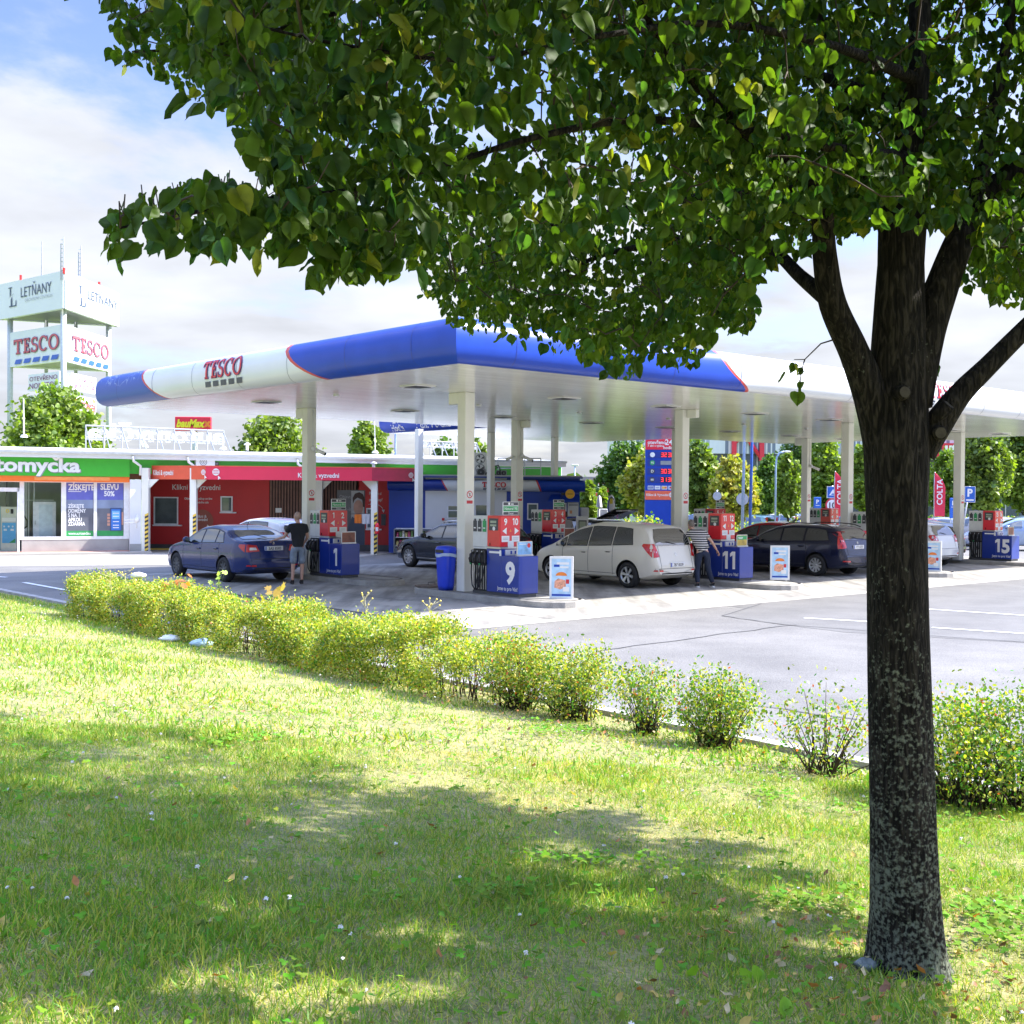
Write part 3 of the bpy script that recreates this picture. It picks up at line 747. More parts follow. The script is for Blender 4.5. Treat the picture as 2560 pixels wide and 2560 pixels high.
N = rng.normal(size=(n, 3)) * np.array([.9, .9, .6]) + np.array([.1, -.1, .25]); N = N - T * (N * T).sum(1)[:, None]; N /= np.linalg.norm(N, axis=1)[:, None]
size = rng.uniform(.031, .060, n) * rng.choice([.6, .85, 1, 1.2], n)
_x, _y, _d = pixn(P); size = np.where((_y < -90) | (_x > 2660) | (_d < 1.2), size * 1.7, size)
cv = rng.random(n)
C = np.stack([.034 + .062 * cv ** 1.5, .072 + .085 * cv ** 1.5, .010 + .010 * cv], 1)
blu = rng.random(n) < .2; C[blu] *= np.array([.7, .95, 2.1]); yel = rng.random(n) < .04; C[yel] = np.array([.20, .22, .03])
px_, py_, dz = pixn(P)
keep = ~((py_ > 0) & ~inside([(x, y + 28) for x, y in OUT], px_, py_) & (dz > 1.5)) | few[idx]
keep &= (dz > 1.6) | (P[:, 2] > 4.0)
kind_ = rng.integers(0, 3, n)
for kk_, (wx, cu, tw_) in enumerate(((1., 1., 0.), (.85, 1.9, .25), (1.12, .3, -.3))):
    svk = [(x * wx, y, z * cu + tw_ * x * y + .06 * cu * math.sin(9 * x + 3 * kk_)) for x, y, z in sv]; q = keep & (kind_ == kk_)
    o = leafmesh('crown', P[q], N[q], T[q], size[q], (svk, sf), C[q], MATS['lime_leaf'], parent=lime, loc=tuple(base)); o.data.polygons.foreach_set('use_smooth', [True] * len(o.data.polygons))
# pale bracts and seed stalks
nb = 900; ii = rng.integers(0, n, nb); Pb = P[ii][keep[ii]]; nb = len(Pb)
Tb = np.stack([rng.normal(0, .35, nb), rng.normal(0, .35, nb), -np.ones(nb)], 1); Nb = rng.normal(size=(nb, 3)); Nb[:, 2] *= .3
Nb = Nb - Tb * (Nb * Tb).sum(1)[:, None] / (Tb * Tb).sum(1)[:, None]; Nb /= np.linalg.norm(Nb, axis=1)[:, None]
bs = ([(-.06, 0, 0), (.06, 0, 0), (.13, .4, .05), (.1, .8, .0), (0, 1, -.1), (-.1, .8, 0), (-.13, .4, .05)], [(0, 1, 2, 6), (6, 2, 3, 5), (5, 3, 4)])
leafmesh('bracts', Pb, Nb, Tb, rng.uniform(.05, .085, nb), bs, np.tile([.36, .38, .12], (nb, 1)) * rng.uniform(.7, 1.2, (nb, 1)), MATS['lime_leaf'], parent=lime, loc=tuple(base))

# ------------------------------------------------------------------ hedge and shrubs
M('hedge_leaf', None, .45, var=.12, scale=30, attr='Col', trans=.35)
lf = ([(0, 0, 0), (.28, .4, .08), (.2, .8, .02), (0, 1, -.05), (-.2, .8, .02), (-.28, .4, .08), (0, .5, -.02)], [(0, 1, 2, 6), (6, 2, 3, 4), (0, 6, 4, 5)])
def yellowgreen(n, yel=.6, red=.01):
    k = rng.random(n)
    g = np.stack([rng.uniform(.07, .17, n), rng.uniform(.15, .30, n), rng.uniform(.015, .04, n)], 1)
    y = np.stack([rng.uniform(.34, .54, n), rng.uniform(.38, .50, n), rng.uniform(.04, .12, n)], 1)
    c = np.where((k < yel)[:, None], y, g)
    r_ = rng.random(n) < red; c[r_] = np.array([.6, .13, .05]); return c
def foliage(name, cl, per, spread, size, cols, parent, loc, shape=lf, mat='hedge_leaf', up=.5):
    n = len(cl) * per; idx = np.repeat(np.arange(len(cl)), per)
    P = cl[idx] + rng.normal(0, spread, (n, 3))
    T = rng.normal(size=(n, 3)) + np.array([0, 0, up]); N = rng.normal(size=(n, 3)) + np.array([0, 0, .7])
    T /= np.linalg.norm(T, axis=1)[:, None]; N = N - T * (N * T).sum(1)[:, None]; N /= np.linalg.norm(N, axis=1)[:, None]
    return leafmesh(name, P, N, T, rng.uniform(size * .7, size * 1.25, n), shape, cols(n), MATS[mat], parent, loc=loc)
def shrub(u, v, w_, h_, ncl, name, label, cat, group=None, yel=.5, per=9, size=.034, sparse=.0, red=.01, spread=.045):
    z0 = float(lawnz(np.array(min(u, 8.5)), np.array(v))) - .02
    L = W(u, v, z0); t_ = thing(name, label, cat, L, 0, group)
    q = rng.normal(size=(ncl, 3)); q /= np.linalg.norm(q, axis=1)[:, None]; q *= (rng.random(ncl) ** .38)[:, None]
    lum = 1 + .28 * np.sin(q[:, 0] * 4 + u) * np.cos(q[:, 1] * 5 + v)
    cl = np.stack([q[:, 0] * w_ / 2 * lum, q[:, 1] * w_ / 2 * lum, h_ * (.54 + .46 * q[:, 2] * lum)], 1)
    cl = cl[cl[:, 2] > h_ * .06 + sparse * .1]
    sb = MB().m(MATS['twig'], True)
    for i in rng.permutation(len(cl))[:int(26 + ncl * .12)]:
        c = cl[i]; s_ = Vector((c[0] * .32, c[1] * .32, 0)) + Vector((rng.normal(0, .05), rng.normal(0, .05), 0)); m_ = Vector((c[0] * .55, c[1] * .55, c[2] * .5))
        sb.tube([s_, m_, Vector(c)], [.007, .005, .0018], 4)
    sb.build('stems', t_, fix=False)
    foliage('foliage', cl + np.array(tuple(L)), per, spread, size, lambda n: yellowgreen(n, yel, red), t_, tuple(L))
    return t_
# clipped hedge: one long row
hz = W(8.15, 16.5, .05)
hedge = thing('hedge', 'long clipped yellow-green hedge along the edge of the lawn', 'hedge', hz)
nh = 11000
hv = rng.uniform(9.4, 20.4, nh); su = rng.random(nh)
top = .61 + .08 * np.sin(hv * 1.9) + .06 * np.sin(hv * 4.3 + 1) + .05 * rng.random(nh) - .16 * np.exp(-((hv - 13.1) / .25) ** 2)
hw = .52 + .08 * np.sin(hv * 2.6 + 2)
fr = rng.random(nh); uu = np.where(fr < .42, -1 + .25 * rng.random(nh), np.where(fr < .55, 1 - .25 * rng.random(nh), rng.uniform(-1, 1, nh)))
zz_ = np.where(fr < .55, rng.uniform(.12, 1, nh), 1 - .14 * rng.random(nh) ** 1.5)
rnd = np.where((np.abs(uu) > .8) & (zz_ > .85), .9, 1.)
hu = 8.12 + uu * hw * rnd; zt = zz_ * top * rnd + .06
gap = (fbm(hv * 2.2, zt * 2.5, 8) > -.45)
hu, hv, zt = hu[gap], hv[gap], zt[gap]
HP = np.stack([hu * SA - hv * CA, hu * CA + hv * SA, zt + .07], 1)
foliage('foliage', HP, 12, .055, .036, lambda n: yellowgreen(n, .7, .006), hedge, tuple(hz))
sb = MB().m(MATS['twig'], True)
for i in range(340):
    v_ = rng.uniform(9.4, 20.3); u_ = rng.uniform(7.75, 8.5); h_ = rng.uniform(.4, .72)
    a_ = W(u_, v_, .05); sb.tube([a_, a_ + Vector((rng.normal(0, .06), rng.normal(0, .06), h_ * .5)), a_ + Vector((rng.normal(0, .14), rng.normal(0, .14), h_))], [.008, .005, .002], 4)
sb.build('stems', hedge, world=True, fix=False)
def uvof(px, py, z=.05):
    g_ = G(px, py, z); return g_.x * SA + g_.y * CA, -g_.x * CA + g_.y * SA
SG = 'shrubs planted along the kerb'
for (px, py, w_, h_, ncl, lab, ye, per, sp_, red) in (
    (1300, 1790, .85, .80, 420, 'tall yellow shrub with a few red leaves at the end of the clipped hedge', .6, 12, .05, .05),
    (1435, 1812, .92, .76, 420, 'broad yellow-green shrub with a yellow maple seedling at its foot', .55, 11, .05, .01),
    (1615, 1852, .70, .72, 240, 'narrow airy green shrub between two broader shrubs by the kerb', .42, 9, .05, .015),
    (1790, 1885, .80, .70, 340, 'round green shrub standing alone beside the visible kerb', .38, 11, .05, .01),
    (2060, 1960, .95, .70, 170, 'sparse twiggy shrub with few leaves just left of the tree trunk', .42, 7, .06, .02),
    (2400, 2045, 1.0, .84, 480, 'dense green shrub just right of the tree trunk', .42, 11, .06, .02)):
    u_, v_ = uvof(px, py); u_ = min(u_, 8.42)
    shrub(u_, v_, w_, h_, ncl, 'shrub', lab, 'shrub', SG, ye, per, red=red, spread=sp_)
u_, v_ = uvof(2555, 2040)
shrub(min(u_, 8.3), v_, .75, .95, 240, 'shrub', 'darkest shrub with a bare thin stem at the right edge', 'shrub', SG, .04, 12, red=.01, spread=.06, size=.03)
# seedlings and tall weeds poking out of the hedge
mpl = ([(0, 0, 0), (.3, .05, .03), (.55, .3, 0), (.3, .45, 0), (.42, .8, -.05), (.14, .7, 0), (0, 1.05, -.06), (-.14, .7, 0), (-.42, .8, -.05), (-.3, .45, 0), (-.55, .3, 0), (-.3, .05, .03)], [tuple(range(12))])
def sprig(px, py, Y, hgt, name, label, cols, n=8, size=.09, sp_=.12, group=None):
    g_ = at(px, py, Y); L = Vector((g_.x, g_.y, g_.z - hgt)); t_ = thing(name, label, 'plant', L, 0, group)
    b_ = MB().m(M('stem_green'), True); b_.tube([(0, 0, 0), (.03, 0, hgt * .5), (0, 0, hgt)], [.006, .004, .002], 4)
    P = np.array(tuple(g_)) + rng.normal(0, 1, (n, 3)) * np.array([sp_, sp_, sp_ * .6]) * .7
    for q in P: b_.tube([(0, 0, hgt * .75), (Vector(q) - L) * .5 + Vector((0, 0, hgt * .5)), Vector(q) - L], [.003, .0025, .002], 4)
    b_.build('stem', t_); T = rng.normal(size=(n, 3)); N = rng.normal(size=(n, 3)) * .4 + np.array([0, -.6, .8])
    T /= np.linalg.norm(T, axis=1)[:, None]; N = N - T * (N * T).sum(1)[:, None]; N /= np.linalg.norm(N, axis=1)[:, None]
    leafmesh('leaves', P, N, T, rng.uniform(size * .7, size * 1.2, n), mpl, np.tile(cols, (n, 1)) * rng.uniform(.8, 1.15, (n, 1)), MATS['hedge_leaf'], t_, loc=tuple(L))
sprig(448, 1458, 18.2, .85, 'maple_seedling', 'young maple shoot with red leaves poking out of the hedge below the dark blue saloon', (.55, .2, .05), 12, .11, .17)
sprig(548, 1445, 17.8, .9, 'maple_seedling', 'tall pale green maple shoot standing above the hedge in front of the rear wheel', (.4, .5, .1), 8, .1, .13)
sprig(680, 1495, 17.0, .8, 'maple_seedling', 'leafy maple shoot with a red tip in the middle of the hedge', (.5, .33, .07), 14, .13, .2)
sprig(975, 1548, 14.8, .7, 'maple_seedling', 'bright green seedling at the thin part of the hedge', (.25, .5, .05), 6, .09, .08)
sprig(1420, 1790, 11.7, .3, 'maple_seedling', 'yellow maple seedling at the foot of the broad shrub', (.45, .42, .05), 8, .09, .09)
for px, py, Y, hh, lab in ((312, 1425, 18.6, .95, 'tall flowering weed above the left end of the hedge'), (275, 1435, 18.9, .9, 'thin budding weed stalk by the left end of the hedge'), (912, 1490, 15.5, 1.0, 'dry bent grass stalk leaning over the hedge'), (1075, 1505, 14.2, .95, 'branched dry umbel rising beyond the hedge')):
    g_ = at(px, py, Y); L = Vector((g_.x, g_.y, g_.z - hh)); t_ = MB().m(M('straw', (.55, .5, .25), .7), True)
    t_.tube([L, L + Vector((.04, 0, hh * .5)), g_], [.006, .004, .002], 4)
    for q in range(9):
        d_ = Vector((rng.normal(0, .08), rng.normal(0, .05), rng.uniform(.02, .13))); s_ = L.lerp(g_, rng.uniform(.75, 1)); t_.bar(s_, s_ + d_, .003, n=4)
        t_.m(M('weed_flower', (.75, .6, .12), .6)); t_.ball(s_ + d_, .013, 5); t_.m(MATS['straw'])
    t_.solo('tall_weed', lab, 'weed', tuple(L), 'tall weeds in the hedge')
# plantain rosette leaves by the trunk
t_ = thing('plantain', 'broad-leaved weeds with bright leaves in the grass left of the trunk', 'weed', at(1900, 2420, 4.35))
Pp = []; Tp = []
for px, py in ((1880, 2400), (1905, 2405), (1960, 2490), (1975, 2500), (1720, 2390), (1650, 2350), (1900, 2395)):
    Pp.append(tuple(at(px, py, HC and 4.3 if py < 2450 else 3.95)))
Pp = np.array(Pp); n = len(Pp); u_, v_ = xy2uv(Pp[:, 0], Pp[:, 1]); Pp[:, 2] = lawnz(u_, v_) + .01
Tp = np.stack([rng.normal(0, .4, n), rng.normal(0, .3, n), np.ones(n)], 1); Tp /= np.linalg.norm(Tp, axis=1)[:, None]; Np = np.tile([.2, -1., .2], (n, 1)); Np = Np - Tp * (Np * Tp).sum(1)[:, None]; Np /= np.linalg.norm(Np, axis=1)[:, None]
leafmesh('leaves', Pp, Np, Tp, rng.uniform(.05, .085, n), lf, np.tile([.22, .40, .04], (n, 1)), MATS['hedge_leaf'], t_, loc=tuple(t_.location))

# ------------------------------------------------------------------ background trees
M('far_leaf', None, .55, var=.15, scale=.6, attr='Col', trans=.3)
fl = ([(0, 0, 0), (.45, .25, .1), (.35, .8, 0), (0, 1, -.1), (-.4, .75, .05), (-.45, .2, .1)], [(0, 1, 2, 3), (0, 3, 4, 5)])
def bgtree(px, Y, zb, wd, hh, label, col, ncl=150, per=20, trunkh=.25, group='trees behind the forecourt', col2=None, lsize=.2, dens=1.0, cat='tree', name='tree'):
    p = at(px, 1240, Y); L = Vector((p.x, p.y, zb)); t_ = thing(name, label, cat, L, 0, group)
    b_ = MB().m(MATS['twig'], True); th = hh * trunkh
    b_.tube([(0, 0, 0), (.03, 0, th), (0, .05, hh * .6), (0, 0, hh * .92)], [.016 * hh, .013 * hh, .008 * hh, .01], 8)
    q = rng.normal(size=(ncl, 3)); q /= np.linalg.norm(q, axis=1)[:, None]; q *= (rng.random(ncl) ** .4)[:, None]
    az = np.arctan2(q[:, 1], q[:, 0]); lum = 1 + .16 * np.sin(3 * az + px) + .13 * np.sin(5 * az + 4 * q[:, 2] + Y)
    prof = np.where(q[:, 2] > 0, 1 - .25 * q[:, 2], 1 + .0 * q[:, 2])
    ch = hh - th
    cl = np.stack([q[:, 0] * wd / 2 * lum * prof, q[:, 1] * wd / 2 * lum * prof, th + ch * (.46 + .54 * q[:, 2])], 1)
    for i in range(0, min(ncl, 44)):
        c = cl[i]; s_ = Vector((0, 0, min(c[2] * .7, th + ch * .4) )); b_.tube([s_, s_.lerp(Vector(c), .5) + Vector((0, 0, .1)), Vector(c)], [.006 * hh, .004 * hh, .01], 4)
    b_.build('trunk', t_, fix=False)
    c2 = np.array(col if col2 is None else col2); c1 = np.array(col)
    tone = rng.random(len(cl)); idx = np.repeat(tone, per)
    n = len(cl) * per
    cols = (c1 + (c2 - c1) * (idx[:, None] * .7 + .3 * rng.random((n, 1)))) * rng.uniform(.7, 1.25, (n, 1))
    ii = np.repeat(np.arange(len(cl)), per)
    P = cl[ii] + rng.normal(0, wd * .055, (n, 3)); T = rng.normal(size=(n, 3)); N = rng.normal(size=(n, 3)) + np.array([.2, -.2, .7])
    T /= np.linalg.norm(T, axis=1)[:, None]; N = N - T * (N * T).sum(1)[:, None]; N /= np.linalg.norm(N, axis=1)[:, None]
    leafmesh('crown', P + np.array(tuple(L)), N, T, rng.uniform(lsize * .6, lsize * 1.3, n), fl, cols, MATS['far_leaf'], t_, loc=tuple(L))
    return t_
DG, MG, YG, OG = (.05, .11, .025), (.11, .20, .03), (.27, .34, .05), (.42, .33, .07)
def bt(px0, px1, pyt, Y, zb, label, col, col2, **k):
    top = at((px0 + px1) / 2, pyt, Y).z; wd = (px1 - px0) * Y / F
    return bgtree((px0 + px1) / 2, Y, zb, wd, top - zb, label, col, col2=col2, **k)
GL = 'trees behind the wash hall'
bt(20, 245, 970, 62, 0, 'round bright green tree in front of the tall sign tower', YG, MG, group=GL, ncl=420, per=34, lsize=.22)
bt(590, 795, 1035, 66, 0, 'dark green tree behind the roof left of the canopy column', DG, YG, group=GL, ncl=360, per=32, lsize=.22)
bt(862, 975, 1052, 72, 0, 'conical yellow-green tree behind the flat roof', YG, MG, group=GL, ncl=240, per=30, lsize=.22)
bt(1068, 1150, 1092, 78, 0, 'dark tree behind the smaller roof letters', DG, MG, group=GL, ncl=180, per=24, lsize=.22)
bt(1168, 1225, 1092, 76, 0, 'yellow-green tree to the right of the smaller roof letters', YG, MG, group=GL, ncl=150, per=24, lsize=.22)
GR = 'trees behind the forecourt'
for a_ in ((1500, 1640, 1105, 74, 'dark green tree left of the blue price sign', DG, MG, 260), (1560, 1690, 1125, 66, 'yellowing maple tree left of the blue price sign', OG, YG, 200),
    (1448, 1490, 1205, 56, 'slim young tree beside the small blue shop', MG, YG, 90), (1488, 1520, 1225, 58, 'small young tree in front of the low red store sign', YG, MG, 60),
    (1700, 1790, 1095, 64, 'yellow-green tree right behind the pump column', YG, MG, 180), (1775, 1885, 1146, 62, 'orange-tinged maple in front of the striped hall', OG, YG, 240),
    (1870, 1905, 1190, 80, 'small yellow-green tree behind the flagpoles', YG, MG, 60),
    (1885, 1960, 1142, 84, 'bluish green tree behind the street lamp', MG, MG, 170), (1935, 2005, 1138, 72, 'green pear-shaped tree between lamp and column', MG, YG, 160),
    (1950, 2080, 1075, 98, 'tall dark tree behind the second row of columns', DG, MG, 240), (2010, 2110, 1095, 80, 'bright green tree between two canopy columns', YG, MG, 220),
    (2125, 2190, 1105, 76, 'olive green tree just left of the big trunk', MG, YG, 150), (2320, 2410, 1130, 76, 'yellow-green tree right of the big trunk', YG, MG, 170),
    (2395, 2520, 1060, 66, 'large dark tree behind the blue parking sign', DG, YG, 330), (2480, 2640, 1050, 70, 'large yellow-green tree at the right edge', YG, DG, 330),
    (2250, 2330, 1110, 90, 'mid green tree hidden behind the big trunk', MG, DG, 120)):
    bt(a_[0], a_[1], a_[2], a_[3], -.5, a_[4], a_[5], a_[6], group=GR, ncl=int(a_[7] * 1.3), per=26, lsize=.22, trunkh=.34)
# low hedges in the car park
def lowhedge(px0, px1, Y, h_, zb, label, yel):
    a_ = at(px0, 1240, Y); c_ = at(px1, 1240, Y); L = Vector(((a_.x + c_.x) / 2, Y, zb)); t_ = thing('low_hedge', label, 'hedge', L, 0, 'low hedges behind the forecourt')
    n = int((c_.x - a_.x) * 26); cl = np.stack([rng.uniform(a_.x, c_.x, n), Y + rng.uniform(-.6, .6, n), zb + h_ * rng.random(n) ** .6], 1)
    foliage('foliage', cl, 14, .14, .13, lambda m_: yellowgreen(m_, yel, 0), t_, tuple(L), shape=fl)
    b_ = MB().m(MATS['twig']); 
    for i in range(0, n, 6): b_.bar(Vector((cl[i][0], cl[i][1], zb)) , Vector(cl[i]), .02, n=4)
    b_.build('stems', t_, world=True, fix=False)
lowhedge(1525, 1660, 58, 1.1, -.1, 'yellow-green low hedge behind the grey-silver people carrier', .5)
lowhedge(1715, 2010, 60, .95, -.2, 'yellow low hedge in front of the parked cars', .65)
lowhedge(1700, 2150, 104, 1.2, -.5, 'far green low hedge behind the parked cars', .4)
lowhedge(2300, 2700, 100, 1.0, -.5, 'far low hedge right of the big trunk', .4)
lowhedge(1410, 1530, 62, .7, -.1, 'small yellow-green bush bed beside the vacuum units', .6)
# ------------------------------------------------------------------ paints
M('brand_blue', (.013, .060, .42), .38, var=.10, scale=2, coat=.1, spec=.3)
M('brand_blue_dark', (.010, .036, .27), .3, var=.08, scale=3, coat=.3)
M('fascia_white', (.74, .76, .76), .3, var=.04, scale=1, coat=.3)
M('red_line', (.60, .07, .05), .4)
M('letter_red', (.62, .03, .04), .4)
M('letter_outline', (.16, .06, .22), .5)
M('letter_dark', (.06, .07, .12), .4)
M('white_paint', (.80, .80, .78), .45, var=.05, scale=3)
M('column_white', (.80, .79, .71), .45, var=.06, scale=1.5)
M('pump_red', (.70, .015, .03), .3, var=.05, coat=.4)
M('pump_white', (.66, .67, .64), .4, var=.06)
M('black_plastic', (.018, .018, .02), .45, var=.2)
M('dark_grey', (.06, .062, .068), .5)
M('mid_grey', (.28, .29, .30), .5)
M('steel', (.55, .56, .57), .32, metal=.9, var=.08)
M('galv', (.50, .52, .54), .45, metal=.6, var=.1)
M('screen_glass', (.02, .025, .02), .08)
M('lcd', (.36, .42, .30), .3)
M('green_panel', (.03, .33, .10), .4)
M('rubber', (.012, .012, .013), .6)
M('glass_dark', (.035, .045, .05), .04, coat=.3, var=.3, scale=2)
M('yellow', (.80, .62, .06), .4); M('orange', (.80, .22, .03), .45)

# soffit boards: glossy enamelled strips
m = bpy.data.materials.new('soffit'); m.use_nodes = True; n_, b = nodes_of(m)
t = addn(n_, 'ShaderNodeTexCoord'); sz = addn(n_, 'ShaderNodeSeparateXYZ'); n_.links.new(t.outputs['Object'], sz.inputs[0])
mm = addn(n_, 'ShaderNodeMath', operation='MULTIPLY'); n_.links.new(sz.outputs[1], mm.inputs[0]); mm.inputs[1].default_value = 6.5
fr_ = addn(n_, 'ShaderNodeMath', operation='FRACT'); n_.links.new(mm.outputs[0], fr_.inputs[0])
lt = addn(n_, 'ShaderNodeMath', operation='LESS_THAN'); n_.links.new(fr_.outputs[0], lt.inputs[0]); lt.inputs[1].default_value = .12
fl_ = addn(n_, 'ShaderNodeMath', operation='FLOOR'); n_.links.new(mm.outputs[0], fl_.inputs[0])
wn_ = addn(n_, 'ShaderNodeTexWhiteNoise', noise_dimensions='1D'); n_.links.new(fl_.outputs[0], wn_.inputs['W'])
cmb_ = addn(n_, 'ShaderNodeMapRange'); n_.links.new(wn_.outputs[0], cmb_.inputs[0]); cmb_.inputs[3].default_value = .93; cmb_.inputs[4].default_value = 1.04
nz_ = addn(n_, 'ShaderNodeTexNoise'); nz_.inputs['Scale'].default_value = .5; nz_.inputs['Detail'].default_value = 5; n_.links.new(t.outputs['Object'], nz_.inputs['Vector'])
rr_ = ramp(n_, nz_.outputs['Fac'], [(.3, (.80, .775, .69)), (.65, (.88, .865, .79))])
mu_ = addn(n_, 'ShaderNodeMixRGB', blend_type='MULTIPLY'); mu_.inputs[0].default_value = 1; n_.links.new(rr_.outputs[0], mu_.inputs[1]); n_.links.new(cmb_.outputs[0], mu_.inputs[2])
mx_ = addn(n_, 'ShaderNodeMixRGB'); n_.links.new(lt.outputs[0], mx_.inputs[0]); n_.links.new(mu_.outputs[0], mx_.inputs[1]); mx_.inputs[2].default_value = (.34, .33, .29, 1)
n_.links.new(mx_.outputs[0], b.inputs['Base Color']); b.inputs['Roughness'].default_value = .16; b.inputs['Specular IOR Level'].default_value = .75
nw = addn(n_, 'ShaderNodeTexNoise'); nw.inputs['Scale'].default_value = 1; mpw = addn(n_, 'ShaderNodeMapping'); mpw.inputs['Scale'].default_value = (.7, 6.5, 1); n_.links.new(t.outputs['Object'], mpw.inputs[0]); n_.links.new(mpw.outputs[0], nw.inputs['Vector'])
bp = addn(n_, 'ShaderNodeBump'); bp.inputs['Strength'].default_value = .25; bp.inputs['Distance'].default_value = .03; n_.links.new(nw.outputs['Fac'], bp.inputs['Height']); n_.links.new(bp.outputs[0], b.inputs['Normal'])
MATS['soffit'] = m

# scratched peeling blue foil on the left fascia
m = bpy.data.materials.new('brand_blue_worn'); m.use_nodes = True; n_, b = nodes_of(m)
t = addn(n_, 'ShaderNodeTexCoord'); v1 = addn(n_, 'ShaderNodeTexVoronoi', feature='DISTANCE_TO_EDGE'); v1.inputs['Scale'].default_value = 3.4
nd = addn(n_, 'ShaderNodeTexNoise'); nd.inputs['Scale'].default_value = 2.5; n_.links.new(t.outputs['Object'], nd.inputs['Vector'])
mxv = addn(n_, 'ShaderNodeMixRGB'); mxv.inputs[0].default_value = .35; n_.links.new(t.outputs['Object'], mxv.inputs[1]); n_.links.new(nd.outputs['Color'], mxv.inputs[2]); n_.links.new(mxv.outputs[0], v1.inputs['Vector'])
c1 = ramp(n_, v1.outputs['Distance'], [(.008, (1, 1, 1)), (.02, (0, 0, 0))])
nd2 = addn(n_, 'ShaderNodeTexNoise'); nd2.inputs['Scale'].default_value = .55; n_.links.new(t.outputs['Object'], nd2.inputs['Vector'])
szw = addn(n_, 'ShaderNodeSeparateXYZ'); n_.links.new(t.outputs['Object'], szw.inputs[0])
mzw = addn(n_, 'ShaderNodeMapRange'); n_.links.new(szw.outputs[2], mzw.inputs[0]); mzw.inputs[1].default_value = 4.85; mzw.inputs[2].default_value = 5.25; mzw.inputs[3].default_value = -.3; mzw.inputs[4].default_value = .2
adw = addn(n_, 'ShaderNodeMath', operation='ADD'); n_.links.new(nd2.outputs['Fac'], adw.inputs[0]); n_.links.new(mzw.outputs[0], adw.inputs[1])
c2 = ramp(n_, adw.outputs[0], [(.5, (0, 0, 0)), (.62, (.75, .75, .75))])
ml = addn(n_, 'ShaderNodeMixRGB', blend_type='MULTIPLY'); ml.inputs[0].default_value = 1; n_.links.new(c1.outputs[0], ml.inputs[1]); n_.links.new(c2.outputs[0], ml.inputs[2])
mx_ = addn(n_, 'ShaderNodeMixRGB'); n_.links.new(ml.outputs[0], mx_.inputs[0]); mx_.inputs[1].default_value = (.028, .09, .42, 1); mx_.inputs[2].default_value = (.45, .55, .75, 1)
n_.links.new(mx_.outputs[0], b.inputs['Base Color']); b.inputs['Roughness'].default_value = .38
MATS['brand_blue_worn'] = m

# ------------------------------------------------------------------ serif shop letters (drawn, unit cap height)
def arcpts(cx, cy, rx, ry, a0, a1, n):
    return [(cx + rx * math.cos(R(a0 + (a1 - a0) * i / n)), cy + ry * math.sin(R(a0 + (a1 - a0) * i / n))) for i in range(n + 1)]
def serif_word(g=0.0):
    """quads (lists of 2D polygons) of the shop word with stroke growth g; cap height 1"""
    P = []
    def rc(x0, y0, x1, y1): P.append([(x0 - g, y0 - g), (x1 + g, y0 - g), (x1 + g, y1 + g), (x0 - g, y1 + g)])
    x = 0                                           # T
    rc(x, .86, x + .86, 1.0); rc(x, .70, x + .09, .9); rc(x + .77, .70, x + .86, .9); rc(x + .34, 0, x + .52, .9); rc(x + .24, 0, x + .62, .07)
    x = 1.02                                        # E
    rc(x, 0, x + .62, .1); rc(x, .9, x + .60, 1.0); rc(x + .1, 0, x + .28, 1.0); rc(x + .2, .45, x + .48, .56); rc(x + .54, .0, x + .62, .26); rc(x + .52, .76, x + .60, 1.0); rc(x + .42, .38, x + .48, .63)
    def ring(cx, cy, rx, ry, tx, ty, a0, a1, n=18):
        o_ = arcpts(cx, cy, rx + g, ry + g, a0, a1, n); i_ = arcpts(cx, cy, rx - tx - g, ry - ty - g, a0, a1, n)
        for k in range(n): P.append([o_[k], o_[k + 1], i_[k + 1], i_[k]])
    x = 1.80                                        # S
    ring(x + .32, .74, .30, .28, .13, .10, 40, 262); ring(x + .32, .27, .32, .29, .14, .10, -140, 95); rc(x + .52, .74, x + .58, .98); rc(x + .02, .02, x + .08, .28)
    x = 2.56                                        # C
    ring(x + .46, .5, .46, .52, .18, .09, 42, 318, 24); rc(x + .76, .66, x + .83, .96)
    x = 3.52                                        # O
    ring(x + .5, .5, .5, .52, .18, .09, 0, 360, 30)
    return P, 4.52
def bands(pl, st):
    out = []; ys = [p[1] for p in pl]; y0 = min(ys)
    def clip(P, yc, keep_up):
        R_ = []
        for i in range(len(P)):
            a_, c_ = P[i], P[(i + 1) % len(P)]; ia = (a_[1] >= yc) == keep_up or a_[1] == yc; ic = (c_[1] >= yc) == keep_up or c_[1] == yc
            if ia: R_.append(a_)
            if ia != ic and a_[1] != c_[1]: t = (yc - a_[1]) / (c_[1] - a_[1]); R_.append((a_[0] + t * (c_[0] - a_[0]), yc))
        return R_
    while y0 < max(ys) - 1e-6:
        q = clip(clip(pl, y0, True), y0 + st, False)
        if len(q) >= 3: out.append(q)
        y0 += st
    return out
def put_word(mb, org, right, up, H, mat_out='letter_outline', mat_in='letter_red', warp=None, lift=.004, sx=1.):
    org = Vector(org); right = Vector(right).normalized(); up = Vector(up).normalized(); nn = right.cross(up)
    for g, mt, lf_ in ((.035, mat_out, lift), (0, mat_in, lift * 2)):
        mb.m(MATS[mt]); P, wd = serif_word(g)
        for pl in P:
            for q in (bands(pl, .12) if warp else [pl]):
                pts = []
                for x, y in q:
                    X = (x - wd / 2) * H * sx; Y = y * H
                    pts.append(warp(X, Y, lf_) if warp else org + right * X + up * Y + nn * lf_)
                mb.add(pts, [tuple(range(len(pts)))])
